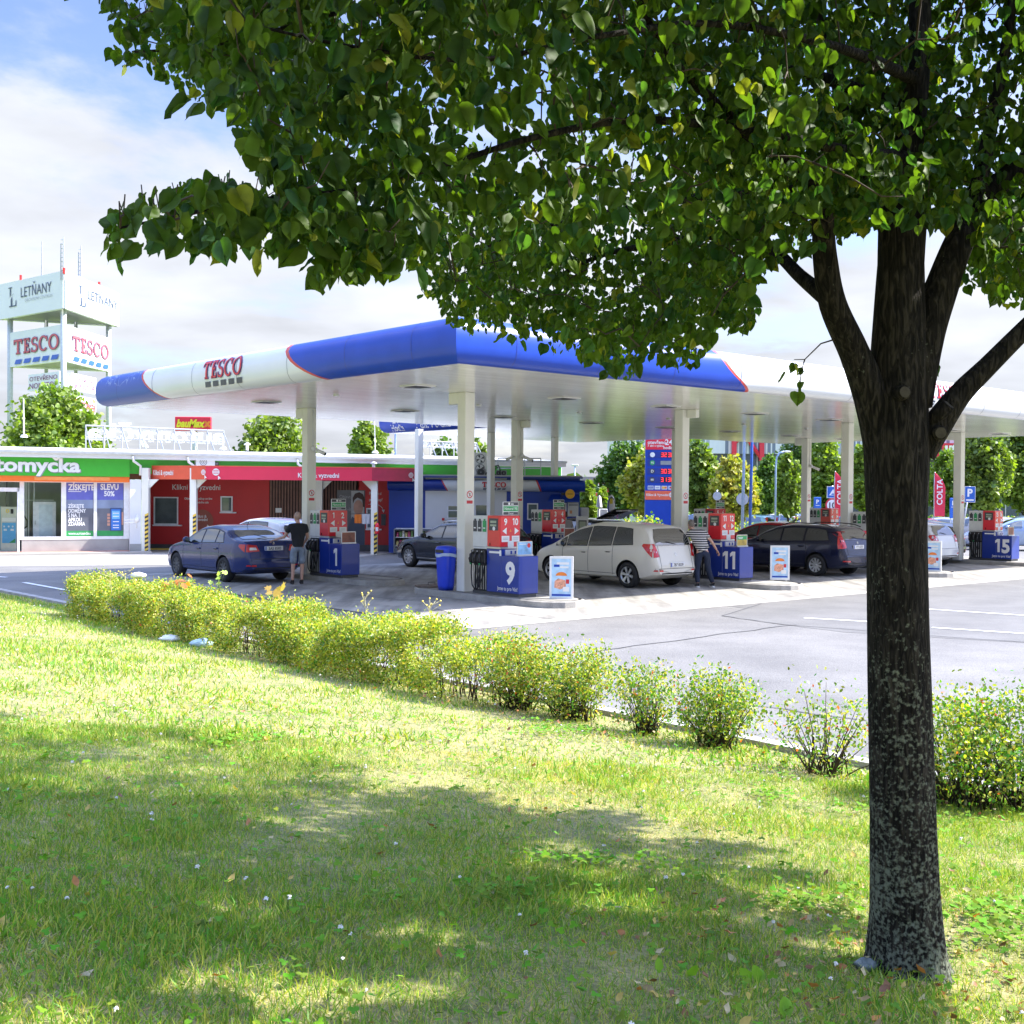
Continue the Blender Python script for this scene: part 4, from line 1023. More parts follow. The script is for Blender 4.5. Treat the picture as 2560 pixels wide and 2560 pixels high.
def put_dashes(mb, org, right, up, H, mat, warp=None, lift=.004, sx=1., mat_out='white_paint'):
    org = Vector(org); right = Vector(right).normalized(); up = Vector(up).normalized(); nn = right.cross(up)
    mb.m(MATS[mat])
    for k in range(5):
        x0 = (-2.2 + k * .92) * H; w_ = .64 * H; h_ = .3 * H
        pts = [(x0, 0), (x0 + w_, 0), (x0 + w_ + .16 * H, h_), (x0 + .16 * H, h_)]
        mb.add([warp(x * sx, y, lift) if warp else org + right * x * sx + up * y + nn * lift for x, y in pts], [(0, 1, 2, 3)])

# ------------------------------------------------------------------ canopy
ZS = 4.6
can = thing('canopy', 'wide flat filling-station canopy with rounded blue and white edge on white columns', 'canopy', (0, 0, 0), ROTUV)
U0, U1, V0, V1 = 12.9, 43., 16.1, 31.1
prof = [(0, 0), (.06, 0), (.15, .03), (.22, .09), (.27, .18), (.29, .30), (.295, .42), (.285, .54), (.25, .65), (.18, .74), (.08, .80), (-.3, .85)]
# arc length along the profile
pl = [0]
for i in range(1, len(prof)): pl.append(pl[-1] + math.hypot(prof[i][0] - prof[i - 1][0], prof[i][1] - prof[i - 1][1]))
def ppt(z):                            # height above the soffit on the outer face -> (out, z)
    z = max(0, min(.82, z))
    for i in range(len(prof) - 1):
        if prof[i][1] <= z <= prof[i + 1][1] and prof[i + 1][1] > prof[i][1]:
            t = (z - prof[i][1]) / (prof[i + 1][1] - prof[i][1]); return prof[i][0] + t * (prof[i + 1][0] - prof[i][0])
    return 0
def edge(nm, A, B, zones, outn, miterA=1, miterB=1, cap=None):
    """fascia from A to B (uv) with outward normal outn; zones: list of (mat, s_start_bottom, s_start_top)"""
    A = Vector((*A, 0)); B = Vector((*B, 0)); L = (B - A).length; d = (B - A) / L; n_ = Vector((*outn, 0))
    mb = MB(); mb.smooth = True
    for zi, (mt, sb_, st_) in enumerate(zones):
        eb, et = (zones[zi + 1][1], zones[zi + 1][2]) if zi + 1 < len(zones) else (None, None)
        mb.m(MATS[mt]); rows = []
        for k, (o_, z) in enumerate(prof):
            tt = max(0, min(1, (z - .0) / .82)); cur = tt + .22 * math.sin(PI * tt)
            s0 = -o_ * miterA if zi == 0 else sb_ + (st_ - sb_) * cur
            s1 = L + o_ * miterB if eb is None else eb + (et - eb) * cur
            nseg = max(1, int(abs(L) / 2.5)); rows.append([A + d * (s0 + (s1 - s0) * j / nseg) + n_ * o_ + Vector((0, 0, ZS + z)) for j in range(nseg + 1)])
        o = []
        for r_ in rows: o += r_
        c_ = len(rows[0]); mb.add(o, [(i * c_ + j, i * c_ + j + 1, (i + 1) * c_ + j + 1, (i + 1) * c_ + j) for i in range(len(rows) - 1) for j in range(c_ - 1)])
    # panel joints
    mb.m(MATS['brand_blue_dark'])
    s_ = 1.1; k = 0
    while s_ < L - .3:
        if k % 1 == 0:
            z_m = [mt for mt, b1, t1 in zones if b1 <= s_][-1] if zones[0][1] <= s_ else zones[0][0]
            mb.m(MATS['mid_grey'] if 'white' in z_m else MATS['brand_blue_dark'])
            V = []
            for o_, z in prof:
                for e_ in (-.009, .009): V.append(A + d * (s_ + e_) + n_ * (o_ + .0035) + Vector((0, 0, ZS + z + (.003 if z > .7 else 0))))
            mb.add(V, [(2 * i, 2 * i + 1, 2 * i + 3, 2 * i + 2) for i in range(len(prof) - 1)])
        s_ += 2.15; k += 1
    return mb, A, d, n_, L
vb1b, vb1t, vb2b, vb2t = 27.3, 28.55, 20.16, 21.5
zl = [('brand_blue_worn', 0, 0), ('red_line', V1 - vb1t + .0 - .05 + .0, V1 - vb1t - .05), ('fascia_white', 0, 0)]
# left edge: goes from the far corner (V1) towards the near corner (V0)
mb, A, d, n_, L = edge('fascia', (U0, V1), (U0, V0), [('brand_blue_worn', 0, 0), ('red_line', V1 - vb1b - .1, V1 - vb1t - .1), ('fascia_white', V1 - vb1b, V1 - vb1t), ('red_line', V1 - vb2b - .13, V1 - vb2t - .13), ('brand_blue', V1 - vb2b, V1 - vb2t)], (-1, 0))
def warpL(X, Y, lift, s0=V1 - 24.2, z0=.18):
    z = z0 + Y; o_ = ppt(z); p = A + d * (s0 + X) + n_ * (o_ + lift * 2.5 + .008) + Vector((0, 0, ZS + z)); return p
put_word(mb, (0, 0, 0), (1, 0, 0), (0, 0, 1), .40, warp=lambda X, Y, l: warpL(X, Y, l, z0=.31))
put_dashes(mb, (0, 0, 0), (1, 0, 0), (0, 0, 1), .40, 'letter_dark', warp=lambda X, Y, l: warpL(X, Y, l, z0=.12))
fo = mb.build('fascia', can, fix=True); fo['label'] = 'scratched left edge with blue ends and red lettering on white'
# front right edge
mb, A, d, n_, L = edge('fascia', (U0, V0), (U1, V0), [('brand_blue', 0, 0), ('red_line', 20.85 - U0, 19.7 - U0), ('fascia_white', 20.96 - U0, 19.81 - U0), ('red_line', 36.9 - U0, 38.1 - U0), ('brand_blue', 37. - U0, 38.2 - U0)], (0, -1))
def warpR(X, Y, lift, s0=29.15 - U0, z0=.3):
    z = z0 + Y; o_ = ppt(z); return A + d * (s0 + X) + n_ * (o_ + lift * 2.5) + Vector((0, 0, ZS + z))
put_word(mb, (0, 0, 0), (1, 0, 0), (0, 0, 1), .40, warp=lambda X, Y, l: warpR(X, Y, l, z0=.31))
put_dashes(mb, (0, 0, 0), (1, 0, 0), (0, 0, 1), .40, 'letter_dark', warp=lambda X, Y, l: warpR(X, Y, l, z0=.12))
fo = mb.build('fascia', can); fo['label'] = 'sunlit front edge, blue towards the near corner and white beyond'
for A_, B_, nn in (((U1, V0), (U1, V1), (1, 0)), ((U1, V1), (36.5, V1), (0, 1)), ((26.3, V1), (U0, V1), (0, 1)), ((36.5, 37), (26.3, 37), (0, 1)), ((36.5, V1), (36.5, 37), (1, 0))):
    m1 = 0 if A_ == (36.5, V1) or A_ == (26.3, V1) else 1; m2 = 0 if B_ == (36.5, V1) and nn == (0, 1) else 1
    mb, *_ = edge('fascia', A_, B_, [('brand_blue', 0, 0)], nn, m1, m2); mb.build('fascia', can)
mb, A, d, n_, L = edge('fascia', (26.3, 37), (26.3, V1), [('brand_blue', 0, 0)], (-1, 0), 1, 0)
mb.m(MATS['white_paint'])
def ftext(mb, st, s0, z0, size, sx=1.):
    V, Fs, wd = text_geo(st, .02)
    mb.add([A + d * (s0 + x * size * sx) + n_ * (ppt(z0 + y * size) + .012) + Vector((0, 0, ZS + z0 + y * size)) for x, y in V], Fs)
ftext(mb, 'Hodin', .45, .05, .33); ftext(mb, '24', .6, .34, .4); ftext(mb, '7 dní v týdnu', 2.0, .10, .36, 1.1)
fo = mb.build('fascia', can); fo['label'] = 'blue edge of the rear part reading 24 Hodin 7 dní v týdnu'
outl = [(U0, V0), (U1, V0), (U1, V1), (36.5, V1), (36.5, 37), (26.3, 37), (26.3, V1), (U0, V1)]
mb = MB().m(MATS['soffit']); mb.add([(p[0], p[1], ZS) for p in [(U0, V0), (U1, V0), (U1, V1), (U0, V1)]], [(0, 1, 2, 3)])
mb.add([(26.3, V1, ZS), (36.5, V1, ZS), (36.5, 37, ZS), (26.3, 37, ZS)], [(0, 1, 2, 3)]); mb.build('soffit', can)
mb = MB().m(MATS['mid_grey']); mb.box(U0 + .1, U1 - .1, V0 + .1, V1 - .1, ZS + .6, ZS + .7); mb.box(26.4, 36.4, V1 - .09, 36.9, ZS + .6, ZS + .69); mb.build('roof_deck', can)
for u_ in (15.0, 19.3, 22.9, 26.6, 30.2, 33.6, 37.2, 40.8):
    for v_ in (20.1, 26.45):
        mb = MB().m(MATS['white_paint']); mb.box(u_ - .28, u_ + .28, v_ - .28, v_ + .28, ZS - .022, ZS - .003, .004); mb.m(MATS['dark_grey']); mb.box(u_ - .2, u_ + .2, v_ - .2, v_ + .2, ZS - .034, ZS - .023, .003)
        mb.build('light_fitting', can)
    mb = MB().m(MATS['white_paint']); mb.box(u_ - .05, u_ + .05, 23.2, 23.3, ZS - .04, ZS - .002, .005); mb.build('sprinkler_plate', can)
def sticker(mb, u, v, z, face):
    right, up = (Vector((0, -1, 0)) if face == 'u' else Vector((1, 0, 0))), Vector((0, 0, 1))
    n_ = Vector((-1, 0, 0)) if face == 'u' else Vector((0, -1, 0)); c = Vector((u, v, z)) + n_ * .004
    mb.m(MATS['white_paint']); mb.rect(c, right, up, .2, .34)
    mb.m(MATS['letter_red']); c2 = c + n_ * .002; mb.disc(c2 + up * .06, right, up, .085, 20, .065); mb.rect(c2 - up * .11, right, up, .17, .07)
    mb.poly(c2 + up * .06, right, up, [(-.05, .06), (-.06, .05), (.05, -.06), (.06, -.05)])
    mb.m(MATS['dark_grey']); mb.poly(c2 + up * .06, right, up, [(-.012, -.04), (.008, -.04), (.02, .03), (.0, .045)])
def column(u, v, rows=1, cam_=0, head=None):
    mb = MB().m(MATS['column_white']); w_ = .14
    mb.box(u - w_, u + w_, v - w_, v + w_, .1, ZS - .001, .012)
    mb.m(MATS['mid_grey']); mb.box(u - w_ - .05, u + w_ + .05, v - w_ - .05, v + w_ + .05, .1, .125)
    if head == 'L': mb.m(MATS['column_white']); mb.box(u - .14, u + .14, v + w_, v + w_ + .33, ZS - .26, ZS - .002, .01)
    if head == 'R': mb.m(MATS['column_white']); mb.box(u + .0, u + .14, v - w_ - .33, v - w_, ZS - .22, ZS - .002, .01)
    o = mb.build('column', can)
    s_ = MB(); sticker(s_, u - .0, v - w_, 2.25, 'v'); s_.build('warning_sticker', o)
    if cam_:
        s_ = MB().m(MATS['white_paint'], True); s_.tube([(u + .02, v - w_ - .01, ZS - .05), (u + .02, v - w_ - .01, 3.55)], .015, 6); s_.ball((u + .02, v - w_ - .07, 3.5), .075, 10)
        s_.bar((u + .05, v - w_ - .1, 3.48), (u + .2, v - w_ - .34, 3.36), .045, .05, 8); s_.m(MATS['dark_grey']); s_.bar((u + .2, v - w_ - .341, 3.36), (u + .215, v - w_ - .36, 3.35), .045, .045, 8)
        if cam_ == 2: s_.m(MATS['white_paint']); s_.bar((u - w_, v, 3.48), (u - w_ - .22, v + .12, 3.38), .04, .045, 8)
        s_.build('security_camera', o)
column(16.75, 20.62, head='L'); column(24.25, 20.7, head='R'); column(31.95, 20.6); column(39.26, 20.8, head='L')
column(17.0, 27.67, cam_=1, head='L'); column(24.45, 27.56, cam_=2, head='R'); column(31.95, 27.5); column(39.75, 27.49, cam_=1, head='L')
for px in (1047, 1227, 1386):
    d_ = ray(px, 1200); n2 = 33.8 if px < 1300 else 34.6
    t_ = n2 / (-d_.x * CA + d_.y * SA); p = Vector((d_.x * t_, d_.y * t_, 0)); uu_, vv_ = p.x * SA + p.y * CA, -p.x * CA + p.y * SA
    mb = MB().m(MATS['column_white']); mb.box(uu_ - .11, uu_ + .11, vv_ - .11, vv_ + .11, 0, ZS - .001, .01); mb.build('column', can)

# ------------------------------------------------------------------ pump islands
def stadium(u, v0, v1, w_, n=8):
    r_ = w_ / 2; P = []
    for i in range(n + 1): a_ = PI + PI * i / n; P.append((u + r_ * math.cos(a_), v0 + r_ + r_ * math.sin(a_)))
    for i in range(n + 1): a_ = PI * i / n; P.append((u + r_ * math.cos(a_), v1 - r_ + r_ * math.sin(a_)))
    return P
def island(u, v0, v1, label):
    t_ = thing('pump_island', label, 'kerb island', W(u, (v0 + v1) / 2, 0), ROTUV, 'pump islands')
    c = (v0 + v1) / 2
    mb = MB().m(MATS['kerbstone']); P = stadium(0, v0 - c, v1 - c, 1.3); Q = stadium(0, v0 - c + .05, v1 - c - .05, 1.2)
    n = len(P); V = [(p[0], p[1], 0) for p in P] + [(p[0], p[1], .12) for p in P] + [(q[0], q[1], .14) for q in Q]
    mb.add(V, [(i, (i + 1) % n, n + (i + 1) % n, n + i) for i in range(n)] + [(n + i, n + (i + 1) % n, 2 * n + (i + 1) % n, 2 * n + i) for i in range(n)]); mb.build('kerb', t_)
    mb = MB().m(MATS['concrete']); mb.add([(q[0], q[1], .139) for q in stadium(0, v0 - c + .12, v1 - c - .12, 1.06)], [tuple(range(n))]); mb.build('paving', t_)
    return t_
IU = [16.98, 24.6, 32.2, 39.9]
for i, (u_, a_, c_, lab) in enumerate(((IU[0], 17.3, 22.4, 'nearest concrete pump island with the blue bin and pump 9'), (IU[1], 17.2, 22.2, 'concrete pump island where the man in the striped shirt stands'), (IU[2], 17.2, 22.2, 'concrete pump island hidden behind the big tree trunk'), (IU[3], 17.2, 22.2, 'concrete pump island under pump 15 at the right edge'),
    (17.3, 24.1, 29.4, 'concrete pump island carrying pump 1'), (24.9, 23.9, 29.2, 'concrete pump island carrying pump 3 behind the people carrier'), (32.5, 23.9, 29.2, 'concrete pump island behind the red car'), (40.2, 23.9, 29.2, 'far right concrete pump island in the rear row'))):
    island(u_, a_, c_, lab)

# ------------------------------------------------------------------ fuel pumps (local: x=u across, y=v along, front end at y=0)
def pump(u, v, d1, d2, label, poster=0, topper=False, z0=.14):
    t_ = thing('fuel_pump', label, 'fuel pump', W(u, v, z0), ROTUV, 'fuel pumps')
    K = Vector
    Rv, Ru, Up = K((0, -1, 0)), K((1, 0, 0)), K((0, 0, 1))     # reading directions on the -u face and on the -v face
    mb = MB().m(MATS['brand_blue_dark']); mb.box(0, .56, 0, .56, .07, .87, .012); mb.build('front_cabinet', t_)
    mb = MB().m(MATS['brand_blue_dark']); mb.box(.003, .557, .562, 1.06, .07, 1.0, .01); mb.build('base_cabinet', t_)
    mb = MB().m(MATS['dark_grey']); mb.box(.03, .53, .03, 1.56, 0, .07); mb.build('plinth', t_)
    mb = MB().m(MATS['steel']); mb.box(.0, .56, .60, 1.06, 1.0, 1.05, .008); mb.build('collar', t_)
    mb = MB().m(MATS['pump_red']); mb.box(-.01, .57, .60, 1.04, 1.05, 1.72, .015); hd = mb.build('head', t_)
    mb = MB().m(MATS['dark_grey']); mb.box(-.018, -.0102, .67, .97, 1.40, 1.66, .003); mb.m(MATS['lcd']); mb.rect((-.020, .82, 1.585), Rv, Up, .2, .05); mb.rect((-.020, .82, 1.51), Rv, Up, .2, .04)
    mb.m(MATS['white_paint']); mb.disc((-.0205, .80, 1.44), Rv, Up, .045, 14); mb.m(MATS['screen_glass']); mb.rect((-.0205, .93, 1.1), Rv, Up, .03, .06)
    mb.build('display', hd)
    mb = MB().m(MATS['white_paint']); yf = .599
    mb.num(d1, (.14, yf, 1.52), Ru, Up, .20, .03, .9, .003); mb.num(d2, (.42, yf, 1.52), Ru, Up, .20, .03, .9, .003)
    mb.poly((.12, yf - .003, 1.39), Ru, Up, [(-.07, 0), (.05, -.075), (.05, .075)]); mb.poly((.45, yf - .003, 1.39), Ru, Up, [(.07, 0), (-.05, .075), (-.05, -.075)])
    mb.rect((.14, yf - .003, 1.22), Ru, Up, .22, .13); mb.rect((.43, yf - .003, 1.22), Ru, Up, .22, .13); mb.rect((.29, yf - .004, 1.10), Ru, Up, .17, .15)
    mb.m(MATS['orange']); mb.poly((.28, yf - .003, 1.4), Ru, Up, [(-.03, -.03), (.03, -.03), (0, .04)])
    mb.m(MATS['mid_grey'])
    for zz_, xx_ in ((1.24, .14), (1.21, .14), (1.24, .43), (1.21, .43)): mb.rect((xx_, yf - .0045, zz_), Ru, Up, .15, .008)
    nb_ = mb.build('number_panel', hd)
    # hose side
    mb = MB().m(MATS['pump_white']); mb.box(.02, .54, 1.045, 1.56, .98, 1.71, .012); wp = mb.build('side_panel', t_)
    mb = MB()
    for k, mt in enumerate(('dark_grey', 'green_panel', 'dark_grey') if d1 in ('1', '11', '15', '13') else ('dark_grey', 'dark_grey', 'green_panel')):
        y = 1.13 + .16 * k; y = 1.475 - .16 * k + 0
        mb.m(MATS[mt]); mb.box(.008, .0195, y - .06, y + .06, 1.36, 1.60, .003); mb.box(.010, .0195, y - .03, y + .03, 1.601, 1.64, .002)
        mb.m(MATS['white_paint']); mb.rect((.006, y, 1.44), Rv, Up, .07, .025)
    mb.m(MATS['mid_grey']); mb.rect((.016, 1.3, 1.03), Rv, Up, .46, .012)
    mb.build('fuel_labels', wp)
    mb = MB().m(MATS['black_plastic']); mb.box(.04, .52, 1.065, 1.555, .07, .979, .01); hs = mb.build('hose_cabinet', t_)
    mb = MB().m(MATS['black_plastic']); mb.box(-.05, .04, 1.07, 1.55, .66, .96, .02); mb.build('nozzle_boot', hs)
    mb = MB().m(MATS['steel'])
    for k in range(6): y = 1.12 + .078 * k; mb.box(.028, .0395, y - .011, y + .011, .1, .62, .003)
    mb.build('guide_rails', hs)
    for k in range(3):
        y = 1.16 + .15 * k
        mb = MB().m(MATS['black_plastic'], True)
        mb.tube([(-.06, y, .9), (-.12, y, .86), (-.13, y, .74), (-.09, y, .66)], [.022, .03, .028, .022], 8); mb.tube([(-.10, y, .84), (-.17, y, .78), (-.14, y, .68)], [.01, .012, .01], 6)
        mb.m(MATS['steel']); mb.ball((-.055, y, .93), .018, 8)
        if (k == 1) == (d1 in ('1', '11', '15', '13')) : mb.m(MATS['green_panel']); mb.ball((-.12, y, .66), .024, 8)
        mb.build('nozzle', t_, fix=False)
        mb = MB().m(MATS['rubber'], True); dy = (.1, -.05, -.12)[k]; mb.tube([(-.09, y, .66), (-.13, y + dy * .3, .45), (-.15, y + dy * .8, .2), (-.11, y + dy * 1.1, .1), (-.06, y + dy * .8, .16), (.0, y + dy * .2, .4), (.03, y, .62)], .014, 6); mb.build('hose', t_, fix=False)
    # writing
    mb = MB().m(MATS['white_paint']); mb.num(d1, (-.001, .27 if len(d1) == 1 else .33, .30), Rv, Up, .62, .045, .95)
    mb.text('Jsme tu pro Vás!', (-.001, .04, .13), Rv, Up, .115, 'R', bold=.01, lift=.004, sx=.85)
    mb.rect((-.001, .80, .93), Rv, Up, .34, .045); mb.rect((-.002, .60, .92), Rv, Up, .06, .12)
    pass
    nm = mb.build('lettering', t_); nm['label'] = 'white number %s and slogan' % d1
    mb = MB().m(MATS['white_paint']); mb.box(.1, .44, .52, .597, .871, .99, .004); mb.m(MATS['brand_blue']); mb.rect((.24, .519, .93), Ru, Up, .05, .07); mb.rect((.36, .519, .93), Ru, Up, .05, .07); mb.build('info_plate', t_)
    if topper:
        mb = MB().m(MATS['white_paint']); mb.box(.1, .54, .64, .66, 1.73, 2.02); mb.m(MATS['dark_grey']); mb.rect((.32, .637, 1.975), Ru, Up, .42, .07); mb.rect((.32, .637, 1.77), Ru, Up, .42, .06)
        mb.m(MATS['green_panel']); mb.rect((.32, .637, 1.87), Ru, Up, .42, .11)
        mb.m(MATS['white_paint']); mb.text('Natural 95', (.32, .635, 1.845), Ru, Up, .085, lift=.002); mb.text('Diesel', (.32, .635, 1.75), Ru, Up, .06, lift=.002); mb.disc((.27, .634, 1.975), Ru, Up, .028, 12); mb.rect((.36, .634, 1.97), Ru, Up, .08, .02)
        mb.build('price_topper', t_)
    if poster:
        mb = MB(); mats = {1: ('poster_food', (.25, .08, .05)), 2: ('poster_blue', (.25, .5, .75)), 3: ('poster_field', (.55, .38, .06))}[poster]
        mb.m(M(mats[0], mats[1], .3, var=.35, scale=9)); mb.box(.14, .54, .2, .206, .90, 1.16)
        mb.m(MATS['steel']); mb.box(.12, .14, .195, .211, .872, 1.18); mb.box(.54, .56, .195, .211, .872, 1.18); mb.box(.12, .56, .195, .211, 1.1605, 1.18); mb.box(.12, .56, .17, .24, .8705, .8995)
        if poster == 3: mb.m(MATS['green_panel']); mb.rect((.34, .197, 1.1), Ru, Up, .39, .1); mb.m(MATS['white_paint']); mb.rect((.28, .195, 1.11), Ru, Up, .2, .015); mb.rect((.28, .195, 1.08), Ru, Up, .16, .015)
        if poster == 2: mb.m(MATS['letter_red']); mb.disc((.46, .197, 1.09), Ru, Up, .05, 14); mb.m(MATS['white_paint']); mb.rect((.28, .196, 1.12), Ru, Up, .2, .015)
        mb.build('leaflet_stand', t_)
    return t_
PU = -.37
pump(16.51, 18.53, '9', '10', 'fuel pump number 9 with the blue poster stand, beside the blue bin', 2, True)
pump(16.63, 25.48, '1', '2', 'fuel pump number 1 beside the man in the black T-shirt', 1, True)
pump(24.22, 18.72, '11', '12', 'fuel pump number 11 beside the man in the striped shirt', 3)
pump(31.91, 18.82, '13', '14', 'fuel pump mostly hidden behind the big tree trunk', 0)
pump(39.43, 18.95, '15', '16', 'fuel pump number 15 at the right edge', 1)
pump(24.22, 25.11, '3', '4', 'fuel pump number 3 between the silver people carrier and the shop', 1, True)
pump(31.88, 25.1, '5', '6', 'fuel pump 5 behind pump 11', 0, True)
pump(39.09, 25.31, '7', '8', 'fuel pump 7 seen between two columns beyond the dark blue estate car', 0)

# ------------------------------------------------------------------ small things on the forecourt
g_ = W(16.72, 21.12, .14)
mb = MB().m(M('bin_blue', (.01, .05, .62), .35, var=.06, coat=.2), True)
BK = .92
t_ = thing('litter_bin', 'bright blue plastic litter bin with clear bag at the foot of the nearest column', 'bin', W(16.5, 21.0, .14), ROTUV)
V = []; rings = [(0.13, .105, .03), (.17, .13, .0), (.19, .145, .12), (.235, .175, .76), (.24, .18, .82), (.25, .185, .83), (.25, .185, .93), (.22, .16, .985), (.12, .10, 1.005)]
mb = MB().m(MATS['bin_blue'], True)
mb.add([], [])
def rrect(a_, c_, z, n=6, p=3.2):
    return [((abs(math.cos(t)) ** (2 / p)) * math.copysign(a_, math.cos(t)), (abs(math.sin(t)) ** (2 / p)) * math.copysign(c_, math.sin(t)), z) for t in [2 * PI * i / 24 for i in range(24)]]
ps = [rrect(c, a_, z) for a_, c, z in rings]; V = [q for r_ in ps for q in r_]
mb.add(V, [(i * 24 + j, i * 24 + (j + 1) % 24, (i + 1) * 24 + (j + 1) % 24, (i + 1) * 24 + j) for i in range(len(ps) - 1) for j in range(24)] + [tuple(range((len(ps) - 1) * 24, len(ps) * 24))])
mb.build('body', t_)
mb = MB().m(MATS['black_plastic']); mb.box(-.192, -.186, -.14, .14, .85, .92, .002); mb.build('opening', t_)
mb = MB().m(M('bag_film', (.45, .55, .75), .25), True); q = [rrect(.187, .255, .76), rrect(.19, .262, .80), rrect(.188, .257, .83)]
V = [p for r_ in q for p in r_]; V = [(x + .004 * math.sin(9 * y), y, z + .02 * math.sin(14 * (x + y))) for x, y, z in V]
mb.add(V, [(i * 24 + j, i * 24 + (j + 1) % 24, (i + 1) * 24 + (j + 1) % 24, (i + 1) * 24 + j) for i in range(2) for j in range(24)]); mb.build('bag', t_)
t_ = thing('manhole_cover', 'raised steel tank cover with a handle on the nearest island', 'cover', W(16.9, 21.95, .14), ROTUV)
mb = MB().m(M('rusty', (.16, .12, .09), .7, var=.3, scale=8)); mb.box(-.36, .36, -.3, .3, 0, .04, .008); mb.build('plate', t_)
mb = MB().m(MATS['dark_grey'], True); mb.tube([(-.1, .1, .04), (-.1, .1, .1), (.1, .1, .1), (.1, .1, .04)], .01, 6); mb.build('handle', t_)
# A-frame posters
M('poster_sky', (.45, .66, .84), .3, var=.25, scale=6)
def aframe(px, py, label, rz):
    g_ = G(px, py); t_ = thing('poster_stand', label, 'poster stand', (g_.x, g_.y, 0), rz, 'framed poster stands in front of the pumps')
    mb = MB().m(MATS['white_paint']); w_, h_ = .25, .98
    mb.box(-w_, w_, -.025, .025, .13, .13 + .05); mb.box(-w_, w_, -.025, .025, h_, h_ + .05); mb.box(-w_, -w_ + .045, -.025, .025, .18, h_); mb.box(w_ - .045, w_, -.025, .025, .18, h_); mb.build('frame', t_)
    mb = MB().m(MATS['poster_sky']); mb.box(-w_ + .045, w_ - .045, -.012, .012, .18, h_); r_, u_ = (1, 0, 0), (0, 0, 1)
    y = -.014
    mb.m(MATS['white_paint']); mb.rect((.03, y, .88), r_, u_, .26, .05); mb.rect((.06, y, .80), r_, u_, .18, .04); mb.m(MATS['brand_blue']); mb.rect((-.1, y - .001, .83), r_, u_, .12, .05)
    mb.m(MATS['orange']); mb.poly((0, y - .001, .62), r_, u_, arcpts(0, 0, .12, .08, 0, 180, 10)); mb.m(M('poster_people', (.75, .35, .22), .4, var=.4, scale=30)); mb.poly((-.02, y, .45), r_, u_, [(-.13, -.08), (0, -.12), (.12, -.05), (.1, .08), (-.05, .11), (-.12, .06)])
    mb.m(MATS['letter_red']); mb.rect((.13, y - .002, .5), r_, u_, .07, .09); mb.m(MATS['white_paint']); mb.rect((.1, y - .003, .34), r_, u_, .13, .1)
    mb.m(MATS['brand_blue']); mb.rect((0, y - .001, .215), r_, u_, .4, .04)
    mb.build('poster', t_)
    mb = MB().m(MATS['steel'])
    for x in (-.17, .17): mb.box(x - .02, x + .02, -.02, .02, .03, .129); 
    for x in (-.17, .17): mb.bar((x, -.33, .02), (x, .33, .02), .014, n=6)
    mb.bar((-.17, 0, .025), (.17, 0, .025), .012, n=6); mb.build('feet', t_)
aframe(1403, 1513, 'nearest poster stand, white frame, in front of the silver people carrier', R(-8))
aframe(1949, 1462, 'middle poster stand, white frame, in front of the dark blue estate car', R(-4))
aframe(2331, 1440, 'far poster stand half hidden right of the trunk', R(-28))
# hanging cloths and extinguisher between the awning posts are built with the shop

# ------------------------------------------------------------------ price sign
Yt = 62.; a_ = at(1650, 1300, Yt); sc_ = Yt / F
t_ = thing('price_sign', 'tall blue fuel price sign with red digits behind the column', 'price sign', (a_.x, Yt, -.15), R(-2))
def TZ(py): return at(1652, py, Yt).z + .15
wt = .5 * 75 * sc_
mb = MB().m(MATS['brand_blue']); mb.box(-wt, wt, 0, .45, 0, 7.6, .03); mb.build('body', t_)
mb = MB().m(M('totem_red', (.72, .02, .05), .4)); mb.box(-wt - .004, wt + .004, -.02, -.002, TZ(1124), TZ(1097)); mb.box(-wt - .004, wt + .004, -.02, -.002, TZ(1085), 7.6)
mb.m(MATS['white_paint']); r_, u_ = (1, 0, 0), (0, 0, 1)
mb.text('otevřeno', (-wt + .1, -.022, TZ(1110)), r_, u_, .26, 'L', .02, lift=.004); mb.text('7 dní v týdnu', (-wt + .1, -.022, TZ(1117)), r_, u_, .16, 'L', .015, lift=.004)
mb.text('24', (wt - .16, -.022, TZ(1112)), r_, u_, .42, 'R', .02, lift=.004); mb.text('hodin', (wt - .16, -.022, TZ(1122.5)), r_, u_, .22, 'R', .02, lift=.004); mb.build('heading', t_)
SEG = {'0': 'abcdef', '1': 'bc', '2': 'abged', '3': 'abgcd', '.': ''}
M('led', (.9, .03, .05), .4, emit=.6)
def seg(mb, ch, x, z, h):
    w_ = h * .55; th = h * .1
    S_ = {'a': (x, x + w_, z + h - th, z + h), 'd': (x, x + w_, z, z + th), 'g': (x, x + w_, z + h / 2 - th / 2, z + h / 2 + th / 2), 'f': (x, x + th, z + h / 2, z + h), 'b': (x + w_ - th, x + w_, z + h / 2, z + h), 'e': (x, x + th, z, z + h / 2), 'c': (x + w_ - th, x + w_, z, z + h / 2)}
    for s_ in SEG[ch]:
        x0, x1, z0, z1 = S_[s_]; mb.add([(x0, -.032, z0), (x1, -.032, z0), (x1, -.032, z1), (x0, -.032, z1)], [(0, 1, 2, 3)])
